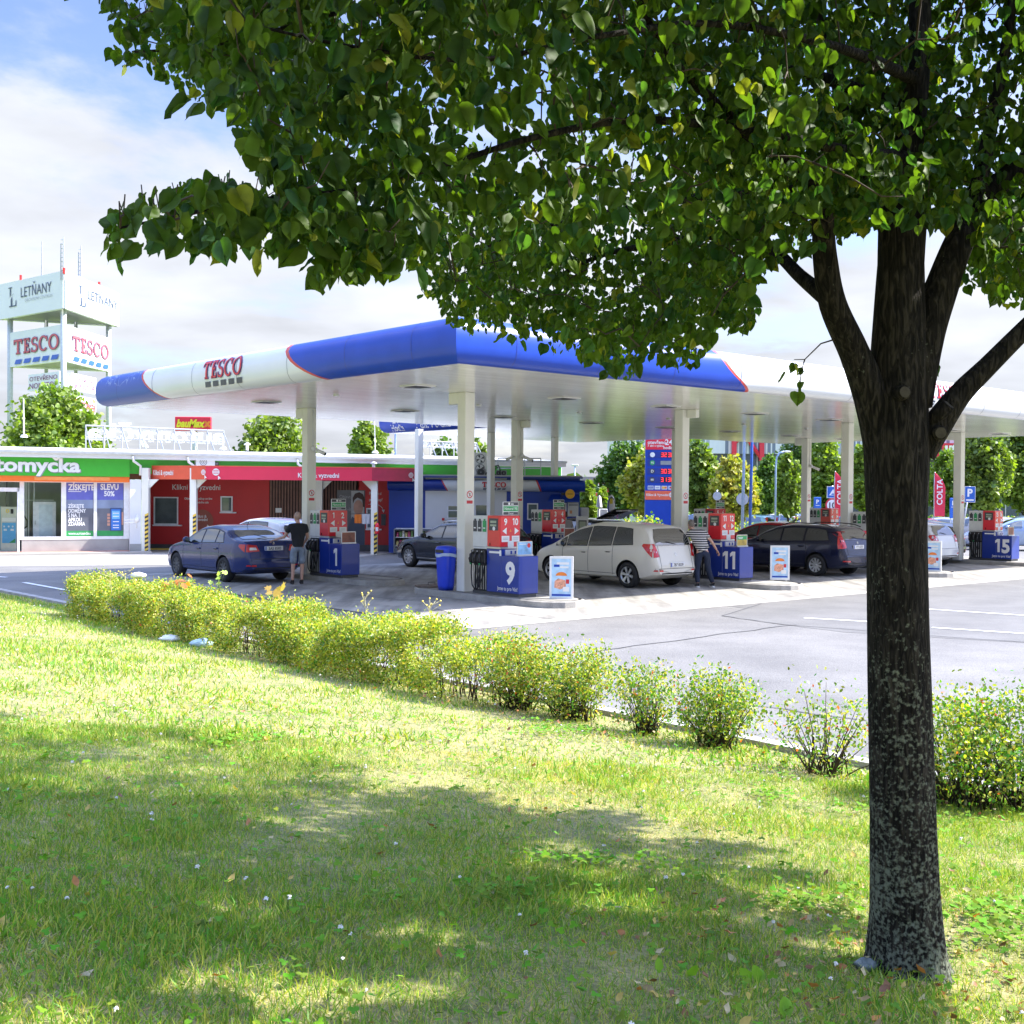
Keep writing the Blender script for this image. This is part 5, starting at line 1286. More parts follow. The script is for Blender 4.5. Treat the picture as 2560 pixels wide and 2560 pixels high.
for k, (py, tx, cm) in enumerate(((1137, '3230', 'white_paint'), (1157, '', 'green_panel'), (1178, '3030', 'dark_grey'), (1199, '3130', 'dark_grey'))):
    mb = MB().m(MATS['brand_blue_dark']); z = TZ(py); mb.box(-wt + .1, wt - .06, -.02, -.002, z - .16, z + .16)
    mb.m(M('sign_dark', (.02, .02, .03), .35)); mb.box(-.0, wt - .1, -.026, -.0205, z - .13, z + .13) if tx else mb.m(MATS['mid_grey']).box(-.0, wt - .1, -.026, -.0205, z - .1, z + .1)
    mb.m(MATS[cm]); mb.disc((-wt + .36, -.024, z), r_, u_, .13, 16); 
    if k == 2: mb.m(MATS['white_paint']); mb.text('D', (-wt + .36, -.026, z - .07), r_, u_, .2, bold=.02, lift=.004)
    if k == 1: mb.m(MATS['white_paint']); mb.text('95', (-wt + .36, -.026, z - .05), r_, u_, .15, bold=.01, lift=.004)
    if k == 3: mb.m(MATS['white_paint']); mb.rect((-wt + .36, -.03, z + .02), r_, u_, .16, .03); mb.rect((-wt + .36, -.03, z - .03), r_, u_, .16, .03)
    if tx:
        mb.m(MATS['led'])
        for i, ch in enumerate(tx): seg(mb, ch, .03 + i * .165 + (.03 if i > 1 else 0), z - .11, .22)
    mb.build('price_row', t_)
mb = MB()
for k, c in enumerate(((.05, .1, .35), (.75, .75, .78), (.75, .2, .08), (.15, .4, .7))):
    x = -wt + .14 + k * .36; z = TZ(1219); mb.m(MATS['white_paint']); mb.rect((x + .14, -.012, z), r_, u_, .3, .19); mb.m(M('card%d' % k, c, .4)); mb.rect((x + .14, -.014, z + .0), r_, u_, .25, .12)
    if k > 1: mb.m(MATS['yellow'] if k == 2 else MATS['letter_red']); mb.disc((x + .10, -.016, z), r_, u_, .05, 12)
mb.m(MATS['white_paint']); mb.text('CCS', (-wt + .28, -.017, TZ(1219) - .035), r_, u_, .1, bold=.01); mb.m(MATS['brand_blue']); mb.text('VISA', (-wt + .64, -.017, TZ(1219) - .035), r_, u_, .1, bold=.01); mb.build('card_logos', t_)
mb = MB().m(M('coral', (.80, .14, .07), .45)); mb.box(-wt - .004, wt + .004, -.02, -.002, TZ(1249.5), TZ(1227)); mb.m(MATS['white_paint']); mb.text('Klikni & Vyzvedni', (-wt + .06, -.022, TZ(1240) - .0), r_, u_, .18, 'L', .015, lift=.004, sx=.92); mb.disc((wt - .2, -.024, TZ(1237)), r_, u_, .13, 16)
mb.m(MATS['coral'])
for k in (-1, 0, 1): mb.rect((wt - .2, -.026, TZ(1237) + k * .05), r_, u_, .17, .018)
mb.build('pickup_banner', t_)
# ------------------------------------------------------------------ wash hall and shop
M('render_white', (.74, .75, .75), .7, var=.05, scale=1.2)
M('green_sign', (.05, .43, .03), .4, var=.05, coat=.2)
M('orange_sign', (.85, .17, .02), .4, var=.05)
M('roof_sheet', (.58, .58, .55), .5, var=.08, scale=.6, bump=.1)
M('window_white', (.78, .79, .80), .4)
M('room_grey', (.30, .33, .31), .7, var=.2, scale=1)
M('plinth_grey', (.36, .36, .34), .8, var=.15, scale=2, bump=.3)
M('awning_red', (.76, .03, .085), .35, var=.06, scale=1.5, coat=.3)
M('wall_red', (.50, .012, .014), .5, var=.08, scale=1.3)
M('awning_red_reflect', (.74, .10, .05), .3, var=.06, coat=.3)  # left awning face: red with its grazing sky reflection put into the colour
M('wood_slat', (.20, .10, .07), .6, var=.25, scale=5)
M('shop_blue', (.02, .06, .36), .45, var=.06, scale=1.5)
m = bpy.data.materials.new('window_glass'); m.use_nodes = True; n_, b = nodes_of(m)
tr_ = addn(n_, 'ShaderNodeBsdfTransparent'); gl_ = addn(n_, 'ShaderNodeBsdfGlossy'); gl_.inputs['Roughness'].default_value = .02; ms_ = addn(n_, 'ShaderNodeMixShader'); lw = addn(n_, 'ShaderNodeLayerWeight'); lw.inputs[0].default_value = .35
tr_.inputs[0].default_value = (.80, .86, .84, 1); nzg = addn(n_, 'ShaderNodeTexNoise'); nzg.inputs['Scale'].default_value = 1.5; bpg = addn(n_, 'ShaderNodeBump'); bpg.inputs['Strength'].default_value = .04; n_.links.new(nzg.outputs['Fac'], bpg.inputs['Height']); n_.links.new(bpg.outputs[0], gl_.inputs['Normal'])
n_.links.new(lw.outputs['Fresnel'], ms_.inputs[0]); n_.links.new(tr_.outputs[0], ms_.inputs[1]); n_.links.new(gl_.outputs[0], ms_.inputs[2]); n_.links.new(ms_.outputs[0], n_.nodes['Material Output'].inputs[0])
MATS['window_glass'] = m

WA = 1.131138
FW = Wall((-13.9, 44.2, 0), WA)        # front line of the wash hall
hall = thing('wash_hall', 'long low white building with green and orange fascia and shallow roof', 'building', (-13.9, 44.2, 0))
def sq(px, py): return FW.q(px, py)
def fbox(mb, s0, s1, z0, z1, o0, o1):   # box on the facade: o is the distance towards the camera
    P = [FW.w(s0, z0, o0), FW.w(s1, z0, o0), FW.w(s1, z1, o0), FW.w(s0, z1, o0)]
    return mb.slab(P, FW.n * (o1 - o0))
def frect(mb, s0, s1, z0, z1, o): return mb.add([FW.w(s0, z0, o), FW.w(s1, z0, o), FW.w(s1, z1, o), FW.w(s0, z1, o)], [(0, 1, 2, 3)])
sE, sL = sq(1400, 1200)[0], -12.
s352 = 0.; s321 = sq(321, 1300)[0]
zg = 3.66; zgr = sq(200, 1190)[1]
# roof slab, slightly pitched away
mb = MB().m(MATS['roof_sheet'])
P = [FW.w(sL, 3.66, .55), FW.w(sE, 3.66, .55), FW.w(sE, 4.05, -8), FW.w(sL, 4.05, -8)]
mb.slab(P, (0, 0, .09)); mb.build('roof', hall, world=True)
mb = MB().m(MATS['white_paint']); fbox(mb, sL, sE, 3.50, 3.655, .0, .56); mb.m(MATS['galv']); fbox(mb, sL, sE, 3.655, 3.74, .56, .66); mb.build('gutter', hall, world=True)
mb = MB().m(MATS['green_sign']); fbox(mb, sL, s321 - .0, sq(200, 1191)[1], 3.49, .02, .30); fbox(mb, s321 + .01, sE, sq(600, 1172)[1] - .25, 3.49, .02, .12); mb.build('green_fascia', hall, world=True)
mb = MB().m(MATS['orange_sign']); z1 = sq(200, 1191)[1] - .003; fbox(mb, sL, s321, z1 - .20, z1, .02, .27)
mb.m(M('orange_pale', (.85, .3, .08), .35)); fbox(mb, sq(85, 1200)[0], sq(272, 1200)[0], z1 - .15, z1 - .02, .271, .29); mb.build('orange_stripe', hall, world=True)
mb = MB().m(MATS['white_paint'])
V_, F_, wd = text_geo('automycka', .035); s_end = sq(199, 1160)[0]; size = .84; w6 = text_geo('automy', .035)[2] + .30
V_ = list(V_) + [(w6 - .20, .78), (w6 - .10, .78), (w6, .70), (w6 + .10, .78), (w6 + .20, .78), (w6 + .05, .59), (w6 - .05, .59)]; F_ = list(F_) + [tuple(range(len(V_) - 7, len(V_)))]
zb_ = sq(150, 1179)[1]
o0_ = FW.w(s_end - wd * size * .98, zb_, .33)
mb.add([o0_ + FW.d * (x * size * .98) + Vector((0, 0, y * size * .80)) for x, y in V_], F_); mb.m(MATS['mid_grey']); mb.add([o0_ + FW.d * (x * size * .98) + Vector((0, 0, y * size * .80)) + FW.n * -.028 + Vector((.03, 0, -.03)) for x, y in V_], F_)  # grey offset copy of the letters drawn as their drop shadow
mb.build('sign_letters', hall, world=True, fix=False)
zw0, zw1 = sq(200, 1341)[1], sq(200, 1206)[1]
zpl = sq(200, 1348)[1]
# wall pieces: back wall of the lit room, plinth, frames
mb = MB().m(MATS['room_grey']); mb.add([FW.w(sL, 0, -2.6), FW.w(s321 + .2, 0, -2.6), FW.w(s321 + .2, 3.4, -2.6), FW.w(sL, 3.4, -2.6)], [(0, 1, 2, 3)])
mb.add([FW.w(sL, .1, -2.6), FW.w(s321, .1, -2.6), FW.w(s321, .1, 0), FW.w(sL, .1, 0)], [(0, 1, 2, 3)]); mb.build('inner_wall', hall, world=True)
mb = MB().m(MATS['plinth_grey']); fbox(mb, sq(54, 1380)[0], s321, 0, zpl, -.1, .05); mb.m(M('red_tile', (.50, .22, .16), .8)); fbox(mb, sL, s321, 0, .10, .05, .5); mb.m(MATS['concrete_pale']); fbox(mb, sL, s321 + .7, 0, .09, .501, 1.1); mb.build('plinth', hall, world=True)
def zp(px, py): return sq(px, py)[1]
mb = MB().m(MATS['window_white'])
s = lambda px: sq(px, 1280)[0]
zt = zw1 + .02
for a_, c_ in ((49, 60), (153, 165), (234, 242), (309, 322)): fbox(mb, s(a_), s(c_), zw0 - .02, zt + .12, -.04, .06)
fbox(mb, s(49), s(322), zpl - .003, zw0, -.04, .064); fbox(mb, sL, s(322), zt - .03, zt + .13, -.05, .02)
fbox(mb, sL, s(49), sq(20, 1229)[1], sq(20, 1219)[1], -.04, .055); fbox(mb, s(43), s(49), 0, sq(20, 1219)[1], -.04, .055)
mb.build('window_frames', hall, world=True)
for a_, c_ in ((60, 153), (-200, 43)):
    mb = MB().m(MATS['window_glass']); frect(mb, s(a_), s(c_), zw0 if a_ > 0 else .1, zw1, .0); mb.build('window_pane', hall, world=True)
# white service door seen behind the pane
mb = MB().m(MATS['window_white']); a0_, a1_ = s(86), s(144); fbox(mb, a0_, a1_, .1, sq(110, 1255)[1], -.9, -.84); mb.m(M('door_inset', (.66, .74, .78), .4)); fbox(mb, a0_ + .2, a1_ - .12, .35, sq(110, 1262)[1], -.84, -.825); mb.m(MATS['steel']); fbox(mb, a0_ + .06, a0_ + .1, 1.05, 1.2, -.84, -.79); mb.build('inner_door', hall, world=True)
mb = MB().m(MATS['steel'])
for a_ in (66, 70, 76, 90): fbox(mb, s(a_) - .02, s(a_) + .02, .1, 3., -1.2, -1.16)
fbox(mb, s(60), s(140), zp(100, 1252), zp(100, 1250), -1.1, -1.06); mb.m(MATS['dark_grey']); fbox(mb, s(18), s(22), 1.2, 3, -1.3, -1.2); mb.build('wash_equipment', hall, world=True)
# window posters
M('poster_violet', (.13, .14, .46), .3, var=.1); M('poster_grey', (.13, .14, .17), .3, var=.25, scale=1.5); M('poster_green', (.03, .30, .08), .3); M('poster_haze', (.22, .27, .38), .3, var=.3, scale=1.2)
def poster(px0, px1, lines, extra=None, label=None):
    s0, s1 = s(px0) + .01, s(px1) - .01; z0, z1 = zw0 + .01, zw1 - .01; h_ = z1 - z0
    mb = MB().m(MATS['poster_violet']); frect(mb, s0, s1, z0 + h_ * .68, z1, .011); mb.m(MATS['poster_haze']); frect(mb, s0, s1, z0 + h_ * .52, z0 + h_ * .68, .011); mb.m(MATS['poster_grey']); frect(mb, s0, s1, z0 + h_ * .1, z0 + h_ * .52, .011); mb.m(MATS['poster_green']); frect(mb, s0, s1, z0, z0 + h_ * .1, .011)
    mb.m(MATS['white_paint'])
    for st, px, py, sz, sx_ in lines:
        s_, z_ = sq(px, py); mb.text(st, FW.w(s_, z_, .016), FW.d, (0, 0, 1), sz, 'L', .03, sx=sx_)
    if extra: extra(mb, s0, s1, z0, z1)
    o = mb.build('window_poster', hall, world=True); o['label'] = label
poster(165, 234, [('ZÍSKEJTE', 170, 1225, .30, .78), ('ZÍSKEJTE', 170, 1269.5, .19, .74), ('ODMĚNY', 170, 1281.5, .19, .74), ('S NAŠÍ', 170, 1292.5, .19, .74), ('APKOU', 170, 1303.5, .19, .74), ('ZDARMA', 170, 1314, .19, .74), ('WWW.AUTOMYČKA', 171, 1337, .10, .8)],
       lambda mb, a_, c_, z0, z1: frect(mb, s(170), s(203), zp(180, 1229.5), zp(180, 1228), .016), 'poster promising rewards with the app, white words on violet and grey')
def phone(mb, s0, s1, z0, z1):
    a_, c_ = s(275), s(304); mb.m(M('skin_print', (.55, .28, .2), .5))
    for k in range(4): fbox(mb, s(268) , s(276), zp(280, 1290 + 8 * k), zp(280, 1284 + 8 * k), .016, .022)
    fbox(mb, s(303), s(308), zp(280, 1312), zp(280, 1280), .016, .022)
    mb.m(M('phone_case', (.05, .08, .2), .3)); fbox(mb, a_, c_, zp(290, 1327), zp(290, 1270), .016, .03); mb.m(M('phone_screen', (.06, .2, .6), .2)); frect(mb, a_ + .04, c_ - .04, zp(290, 1325), zp(290, 1273), .032)
    mb.m(M('phone_light', (.2, .5, .8), .2)); frect(mb, a_ + .07, c_ - .07, zp(290, 1297), zp(290, 1277), .034); mb.m(MATS['white_paint'])
    for py in (1283, 1291, 1304, 1313, 1319): frect(mb, a_ + .1, c_ - .1, zp(290, py + 1), zp(290, py - 1), .036)
poster(242, 309, [('SLEVU', 251, 1224, .30, .78), ('50%', 260, 1240, .26, .86)], phone, 'discount poster showing a hand holding a phone')
# return wall beside the posters, downpipe, rail, tap
mb = MB().m(MATS['render_white']); P = [FW.w(s(322), 0, 0), FW.w(s(322) + .02, 0, .0), FW.w(s(322) + .02, 3.2, 0), FW.w(s(322), 3.2, 0)]
fbox(mb, s(322), s(350), .0, 2.74, -1.2, .3); mb.m(MATS['plinth_grey']); fbox(mb, s(322) - .003, s(350) + .003, 0, .35, .302, .31)
mb.build('side_wall', hall, world=True)
def pipe(px, l_=1, nm='downpipe'):
    mb = MB().m(MATS['white_paint'], True); a_, z_ = sq(px, 1141); c_ = sq(px + 22, 1165); P = [FW.w(a_, 3.6, .6), FW.w(a_ + .05, 3.42, .55), FW.w(c_[0], 3.25, .35), FW.w(c_[0], 2.9, .3)]
    mb.tube(P, .05, 8); mb.build(nm, hall, world=True)
pipe(326); pipe(733); pipe(462)
t_ = thing('air_hose_holder', 'white arm-shaped holder on the white wall right of the posters', 'holder', FW.w(s(335), 1.0, .64))
mb = MB().m(MATS['white_paint'], True); q_ = FW.w(s(336), 1.15, .66); mb.tube([q_ - FW.d * .45 + Vector((0, 0, .0)), q_, q_ + Vector((0, 0, .3))], .03, 6); mb.tube([q_ - FW.d * .45 + Vector((0, 0, .1)), q_ + Vector((0, 0, .12)), q_ + Vector((0, 0, -.2))], .025, 6); mb.ball(q_ + Vector((0, 0, .1)), .11, 10); mb.build('arm', t_, world=True)
# AC unit and flood lamp on the green band
def place(name, label, cat, px, py, out, group=None):
    s_, z_ = sq(px, py); return thing(name, label, cat, FW.w(s_, z_, out), PI / 2 - WA, group)
t_ = place('air_conditioner', 'white air conditioner mounted on the green fascia above the red awning', 'air conditioner', 508, 1167, .16)
mb = MB().m(MATS['white_paint']); mb.box(-.36, .36, -.3, .0, 0, .34, .02); mb.build('case', t_)
mb = MB().m(MATS['mid_grey']); mb.disc((-.08, -.303, .17), (1, 0, 0), (0, 0, 1), .14, 20, .11); mb.disc((-.08, -.303, .17), (1, 0, 0), (0, 0, 1), .08, 20, .06); mb.disc((-.08, -.303, .17), (1, 0, 0), (0, 0, 1), .03, 12); mb.build('grille', t_)
t_ = place('flood_lamp', 'small black flood lamp on the green fascia', 'lamp', 539, 1161, .16); mb = MB().m(MATS['dark_grey']); mb.box(-.08, .08, -.08, 0, -.05, .09, .01); mb.build('case', t_); mb = MB().m(MATS['mid_grey']); mb.rect((0, -.083, .02), (1, 0, 0), (0, 0, 1), .1, .08); mb.build('lens', t_)

# vacuum / water unit at far left
t_ = thing('service_unit', 'grey car-care unit with blue panels and a looping hose at the left edge', 'service machine', G(27, 1382), R(-3))
sc_ = 41.5 / F; gz = G(27, 1382)
mb = MB().m(MATS['steel']); mb.box(-.28, .35, -.25, .25, 0, 1.72, .02); mb.build('body', t_)
mb = MB().m(M('unit_blue', (.12, .45, .75), .35, var=.15, scale=3)); mb.box(-.62, -.29, -.26, .25, 0, 1.72, .015); mb.box(-.2, .31, -.262, -.2505, .37, 1.12); mb.m(MATS['white_paint']); mb.box(-.2, .31, -.262, -.2505, 1.16, 1.3)
r_, u_ = (1, 0, 0), (0, 0, 1)
for x, z in ((-.12, .98), (.05, .98), (.2, .98)): mb.disc((x, -.265, z), r_, u_, .035, 10)
mb.rect((-.08, -.265, .86), r_, u_, .12, .07); mb.rect((.18, -.265, .86), r_, u_, .12, .07); mb.m(MATS['poster_green']); mb.poly((0, -.264, 0), r_, u_, [(.06, .38), (.3, .38), (.3, .55)]); mb.build('panels', t_)
mb = MB().m(MATS['yellow']); mb.disc((.0, -.262, 1.55), r_, u_, .07, 14, .035); mb.m(MATS['black_plastic']); mb.box(.12, .22, -.275, -.25, 1.45, 1.62, .01); mb.build('controls', t_)
mb = MB().m(MATS['rubber'], True); mb.tube([(.36, -.1, 1.6), (.5, -.1, 1.45), (.66, -.1, 1.2), (.66, -.1, .98), (.5, -.1, .88), (.38, -.1, .86), (.4, -.1, .65), (.36, -.1, .5)], .025, 8); mb.build('hose', t_)
mb = MB().m(MATS['concrete_pale']); mb.box(gz.x - 1.4, gz.x + 1.3, gz.y - .5, gz.y + .5, .004, .09); mb.solo('kerb_island', 'pale low kerb island under the grey car-care unit', 'kerb island')

# ------------------------------------------------------------------ pick-up bay: awning, posts, red wall
aw = thing('awning', 'red pick-up bay awning with white lettering on white posts', 'awning', (-9, 44, 0))
Pc = [at(304, 1182, 44.8), at(514, 1183, 43.3), at(930, 1188, 43.9), at(1042, 1191, 44.75)]
ZT, ZB = 3.24, 2.76
mb = MB()
for k, mt in enumerate(('awning_red_reflect', 'awning_red', 'wall_red')):
    a_, c_ = Pc[k], Pc[k + 1]; mb.m(MATS[mt] if k < 2 else M('awning_crimson', (.50, .02, .07), .35, coat=.3)); n2 = (c_ - a_).cross(Vector((0, 0, 1))).normalized()
    mb.add([(a_.x, a_.y, ZB), (c_.x, c_.y, ZB), (c_.x, c_.y, ZT), (a_.x, a_.y, ZT)], [(0, 1, 2, 3)])
mb.m(M('awning_edge', (.80, .12, .06), .4))
for k in range(3):
    a_, c_ = Pc[k], Pc[k + 1]; n2 = (c_ - a_).cross(Vector((0, 0, 1))).normalized() * .012
    mb.slab([Vector((a_.x, a_.y, ZT)) + n2, Vector((c_.x, c_.y, ZT)) + n2, Vector((c_.x, c_.y, ZT + .03)) + n2, Vector((a_.x, a_.y, ZT + .03)) + n2], -n2 * 4)
mb.build('fascia', aw, world=True)
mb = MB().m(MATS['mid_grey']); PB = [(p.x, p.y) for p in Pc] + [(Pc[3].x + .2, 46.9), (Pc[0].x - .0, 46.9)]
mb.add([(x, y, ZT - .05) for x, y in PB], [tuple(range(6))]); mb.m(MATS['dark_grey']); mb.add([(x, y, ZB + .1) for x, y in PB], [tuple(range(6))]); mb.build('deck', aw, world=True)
def atext(mb, k, st, px, py, size, sx_=1., bold=.02):
    a_, c_ = Pc[k], Pc[k + 1]; d_ = Vector((c_.x - a_.x, c_.y - a_.y, 0)).normalized(); wl_ = Wall((a_.x, a_.y, 0), math.atan2(d_.x, d_.y)); s_, z_ = wl_.q(px, py)
    mb.text(st, wl_.w(s_, z_, .02), d_, (0, 0, 1), size, 'L', bold, sx=sx_); return wl_
mb = MB().m(MATS['white_paint']); atext(mb, 0, 'Klikni & vyzvedni', 384, 1187.5, .27, .5); wl_ = atext(mb, 1, 'Klikni & vyzvedni', 745, 1193.5, .24, .92)
def badge(wl_, px, py, r_):
    s_, z_ = wl_.q(px, py); c = wl_.w(s_, z_, .02); mb.m(MATS['white_paint']); mb.disc(c, wl_.d, (0, 0, 1), r_, 18); mb.m(MATS['awning_red'])
    for q in (-1, 0, 1): mb.rect(wl_.w(s_, z_ + q * r_ * .45, .024), wl_.d, (0, 0, 1), r_ * 1.5, r_ * .16)
    mb.m(MATS['white_paint']); mb.poly(wl_.w(s_ + r_ * .6, z_ - r_, .026), wl_.d, (0, 0, 1), [(0, 0), (.1, -.1), (.04, -.12), (0, -.16)])
badge(wl_, 540, 1180, .13); w2 = Wall((Pc[0].x, Pc[0].y, 0), math.atan2(Pc[1].x - Pc[0].x, Pc[1].y - Pc[0].y)); badge(w2, 509, 1180.5, .10)
w3 = Wall((Pc[2].x, Pc[2].y, 0), math.atan2(Pc[3].x - Pc[2].x, Pc[3].y - Pc[2].y)); badge(w3, 1027, 1188, .10)
mb.build('lettering', aw, world=True)
M('hazard_yellow', (.80, .56, .08), .5)
def post(px, Y, w_, stripes=True, hz0=.0, hz1=1.45, side=1):
    p = at(px, 1300, Y); mb = MB().m(MATS['column_white']); mb.box(p.x - w_ / 2, p.x + w_ / 2, Y, Y + w_, 0, ZT - .06, .01)
    mb.m(MATS['column_white']); P = [(p.x + side * w_ / 2, Y + w_ / 2 - .03, ZB - .35), (p.x + side * (w_ / 2 + .35), Y + w_ / 2 - .03, ZB - .0), (p.x + side * w_ / 2, Y + w_ / 2 - .03, ZB + .0)]; mb.slab(P, (0, .06, 0))
    o = mb.build('post', aw, world=True)
    if stripes:
        mb = MB(); n = 18; h_ = (hz1 - hz0) / n; xa, xb = p.x + .0, p.x + w_ / 2 + .004
        for k in range(n):
            mb.m(MATS['hazard_yellow'] if k % 2 else MATS['black_plastic']); z_ = hz0 + k * h_
            mb.add([(xa, Y - .006, z_), (xb, Y - .006, z_ + .06), (xb, Y - .006, z_ + .06 + h_), (xa, Y - .006, z_ + h_)], [(0, 1, 2, 3)])
        mb.build('hazard_stripes', o, world=True)
post(362, 43.9, .26); post(482, 43.55, .24, side=1); post(935, 44.1, .24, hz1=1.55, side=-1); post(797, 46.0, .26, False)
# red recessed wall
rw = thing('pickup_building', 'dark red pick-up building front with windows, wood slats and posters under the awning', 'building', (-9, 46.8, 0))
RW = Wall((-13.0, 46.7, 0), R(90)); rq = RW.q
def rs(px): return rq(px, 1290)[0]
def rbox(mb, s0, s1, z0, z1, o0, o1): return mb.slab([RW.w(s0, z0, o0), RW.w(s1, z0, o0), RW.w(s1, z1, o0), RW.w(s0, z1, o0)], RW.n * (o1 - o0))
def rrec(mb, s0, s1, z0, z1, o): return mb.add([RW.w(s0, z0, o), RW.w(s1, z0, o), RW.w(s1, z1, o), RW.w(s0, z1, o)], [(0, 1, 2, 3)])
mb = MB().m(MATS['wall_red']); rbox(mb, rs(368), rs(673), 0, 3.2, -.15, 0); mb.build('red_wall', rw, world=True); mb = MB().m(MATS['wall_red']); rbox(mb, rs(893), rs(975), 0, 3.2, -.15, 0); mb.build('red_wall', rw, world=True)
mb = MB().m(MATS['dark_grey']); rbox(mb, rs(368), rs(673), 0, .22, .001, .05); mb.build('skirting', rw, world=True); mb = MB().m(MATS['dark_grey']); rbox(mb, rs(893), rs(975), 0, .25, .001, .05); mb.build('skirting', rw, world=True); mb = MB().m(MATS['hazard_yellow']); rbox(mb, rs(372), rs(440), .0, .06, .06, .35); mb.build('painted_kerb', rw, world=True)
mb = MB().m(M('slat_back', (.05, .03, .025), .8)); rbox(mb, rs(673), rs(893), 0, 3.2, -.2, -.05); mb.m(MATS['wood_slat'])
x = rs(675)
while x < rs(893):
    rbox(mb, x, x + .06, .05, 3.2, -.049, .0); x += .115
mb.build('wood_slats', rw, world=True)
def rwin(px0, py0, px1, py1, lab=None):
    s0, z1 = rq(px0, py0); s1, z0 = rq(px1, py1)
    mb = MB().m(MATS['window_white']); f_ = .05
    rbox(mb, s0, s1, z1 - f_, z1, .001, .05); rbox(mb, s0, s1, z0, z0 + f_, .001, .05); rbox(mb, s0, s0 + f_, z0 + f_, z1 - f_, .001, .05); rbox(mb, s1 - f_, s1, z0 + f_, z1 - f_, .001, .05); rbox(mb, s0 - .02, s1 + .15, z0 - .05, z0 - .001, .001, .12)
    o = mb.build('window', rw, world=True)
    mb = MB().m(M('pane_mirror', (.10, .13, .13), .03, var=.5, scale=1.5, coat=.5)); rrec(mb, s0 + f_, s1 - f_, z0 + f_, z1 - f_, .012); mb.build('pane', o, world=True)
rwin(385, 1242, 446, 1312); rwin(552, 1240.5, 582, 1280); rwin(916, 1270, 945, 1322)
mb = MB().m(MATS['pump_white'])
def rt(st, px, py, size, sx_=.9, bold=.01): s_, z_ = rq(px, py); mb.text(st, RW.w(s_, z_, .008), RW.d, (0, 0, 1), size, 'L', bold, sx=sx_)
rt('Klikni & vyzvedni', 431, 1224, .30, .93); mb.build('wall_lettering', rw, world=True); mb = MB().m(MATS['pump_white']); rt('Objednejte si nákup on-line', 461, 1248.5, .115, .86, .02); rt('a vyzvedněte zde', 478, 1258, .115, .86, .02)
mb.build('wall_lettering', rw, world=True); mb = MB().m(MATS['pump_white']); rt('Přivezte si', 923, 1237, .17, .7); rt('pro nákup?', 923, 1252.5, .17, .7)
mb.build('wall_lettering', rw, world=True); mb = MB(); s_, z_ = rq(505, 1302); mb.m(M('disc_brown', (.32, .07, .04), .5)); mb.disc(RW.w(s_, z_, .004), RW.d, (0, 0, 1), .45, 30); mb.m(MATS['pump_white']); rt('Klikni &', 488, 1294, .16, .9, .02); rt('vyzvedni', 488, 1302, .16, .9, .02)
mb.poly(RW.w(*rq(518, 1311), .009), RW.d, (0, 0, 1), [(0, 0), (.12, -.09), (.06, -.1), (.09, -.17), (.05, -.18), (.02, -.12), (-.02, -.15)])
mb.build('pickup_logo', rw, world=True); mb = MB().m(MATS['pump_white']); pts = [RW.w(*rq(x_, y_), .02) for x_, y_ in ((921, 1261), (935, 1259.5), (948, 1263), (956, 1270), (959, 1277))]; mb.tube(pts, .012, 5); mb.poly(RW.w(*rq(959, 1279), .02), RW.d, (0, 0, 1), [(-.07, .07), (0, -.05), (.05, .08)])
mb.build('painted_arrow', rw, world=True)
# photo poster: a person looking down, plain printed panel
s0, z1 = rq(843, 1225); s1, z0 = rq(912, 1378)
mb = MB().m(M('photo_print', (.10, .10, .11), .35, var=.3, scale=2)); rbox(mb, s0, s1, z0, z1, .003, .02)
mb.m(M('print_grey', (.36, .37, .38), .4)); rrec(mb, rs(878), s1 - .04, z0 + .3, z1 - .03, .022)
mb.m(M('print_skin', (.42, .24, .18), .5, var=.25, scale=4)); c = RW.w(*rq(896, 1269), .026); mb.poly(c, RW.d, (0, 0, 1), arcpts(0, 0, .19, .30, 0, 360, 20)[:-1])
mb.m(M('print_hair', (.05, .025, .02), .6)); c = RW.w(*rq(897, 1248), .03); mb.poly(c, RW.d, (0, 0, 1), [(-.23, -.2), (-.24, .05), (-.15, .22), (.02, .28), (.17, .2), (.24, 0), (.24, -.32), (.17, -.3), (.14, -.02), (-.05, .06), (-.17, -.03)])
mb.m(M('print_denim', (.06, .08, .13), .6)); c = RW.w(*rq(893, 1320), .024); mb.poly(c, RW.d, (0, 0, 1), [(-.42, -.75), (-.34, .1), (-.2, .45), (-.05, .35), (.15, .45), (.28, .3), (.28, -.75)])
mb.m(MATS['mid_grey']); mb.text('Objevte', RW.w(*rq(849, 1246), .03), RW.d, (0, 0, 1), .2, 'L', .01, sx=.8); mb.text('on-line', RW.w(*rq(860, 1277), .03), RW.d, (0, 0, 1), .2, 'L', .01, sx=.7); mb.build('photo_poster', rw, world=True)
mb = MB().m(MATS['pump_white']); a_ = rq(689, 1270); mb.add([RW.w(a_[0], a_[1] - .18, .02), RW.w(a_[0] + .24, a_[1] - .18, .02), RW.w(a_[0] + .24, a_[1], .02), RW.w(a_[0], a_[1], .02)], [(0, 1, 2, 3)]); mb.build('notice', rw, world=True)
mb = MB().m(MATS['dark_grey']); a_ = rq(953, 1285); rbox(mb, a_[0], a_[0] + .18, a_[1] - .45, a_[1], .003, .02); mb.build('menu_board', rw, world=True)
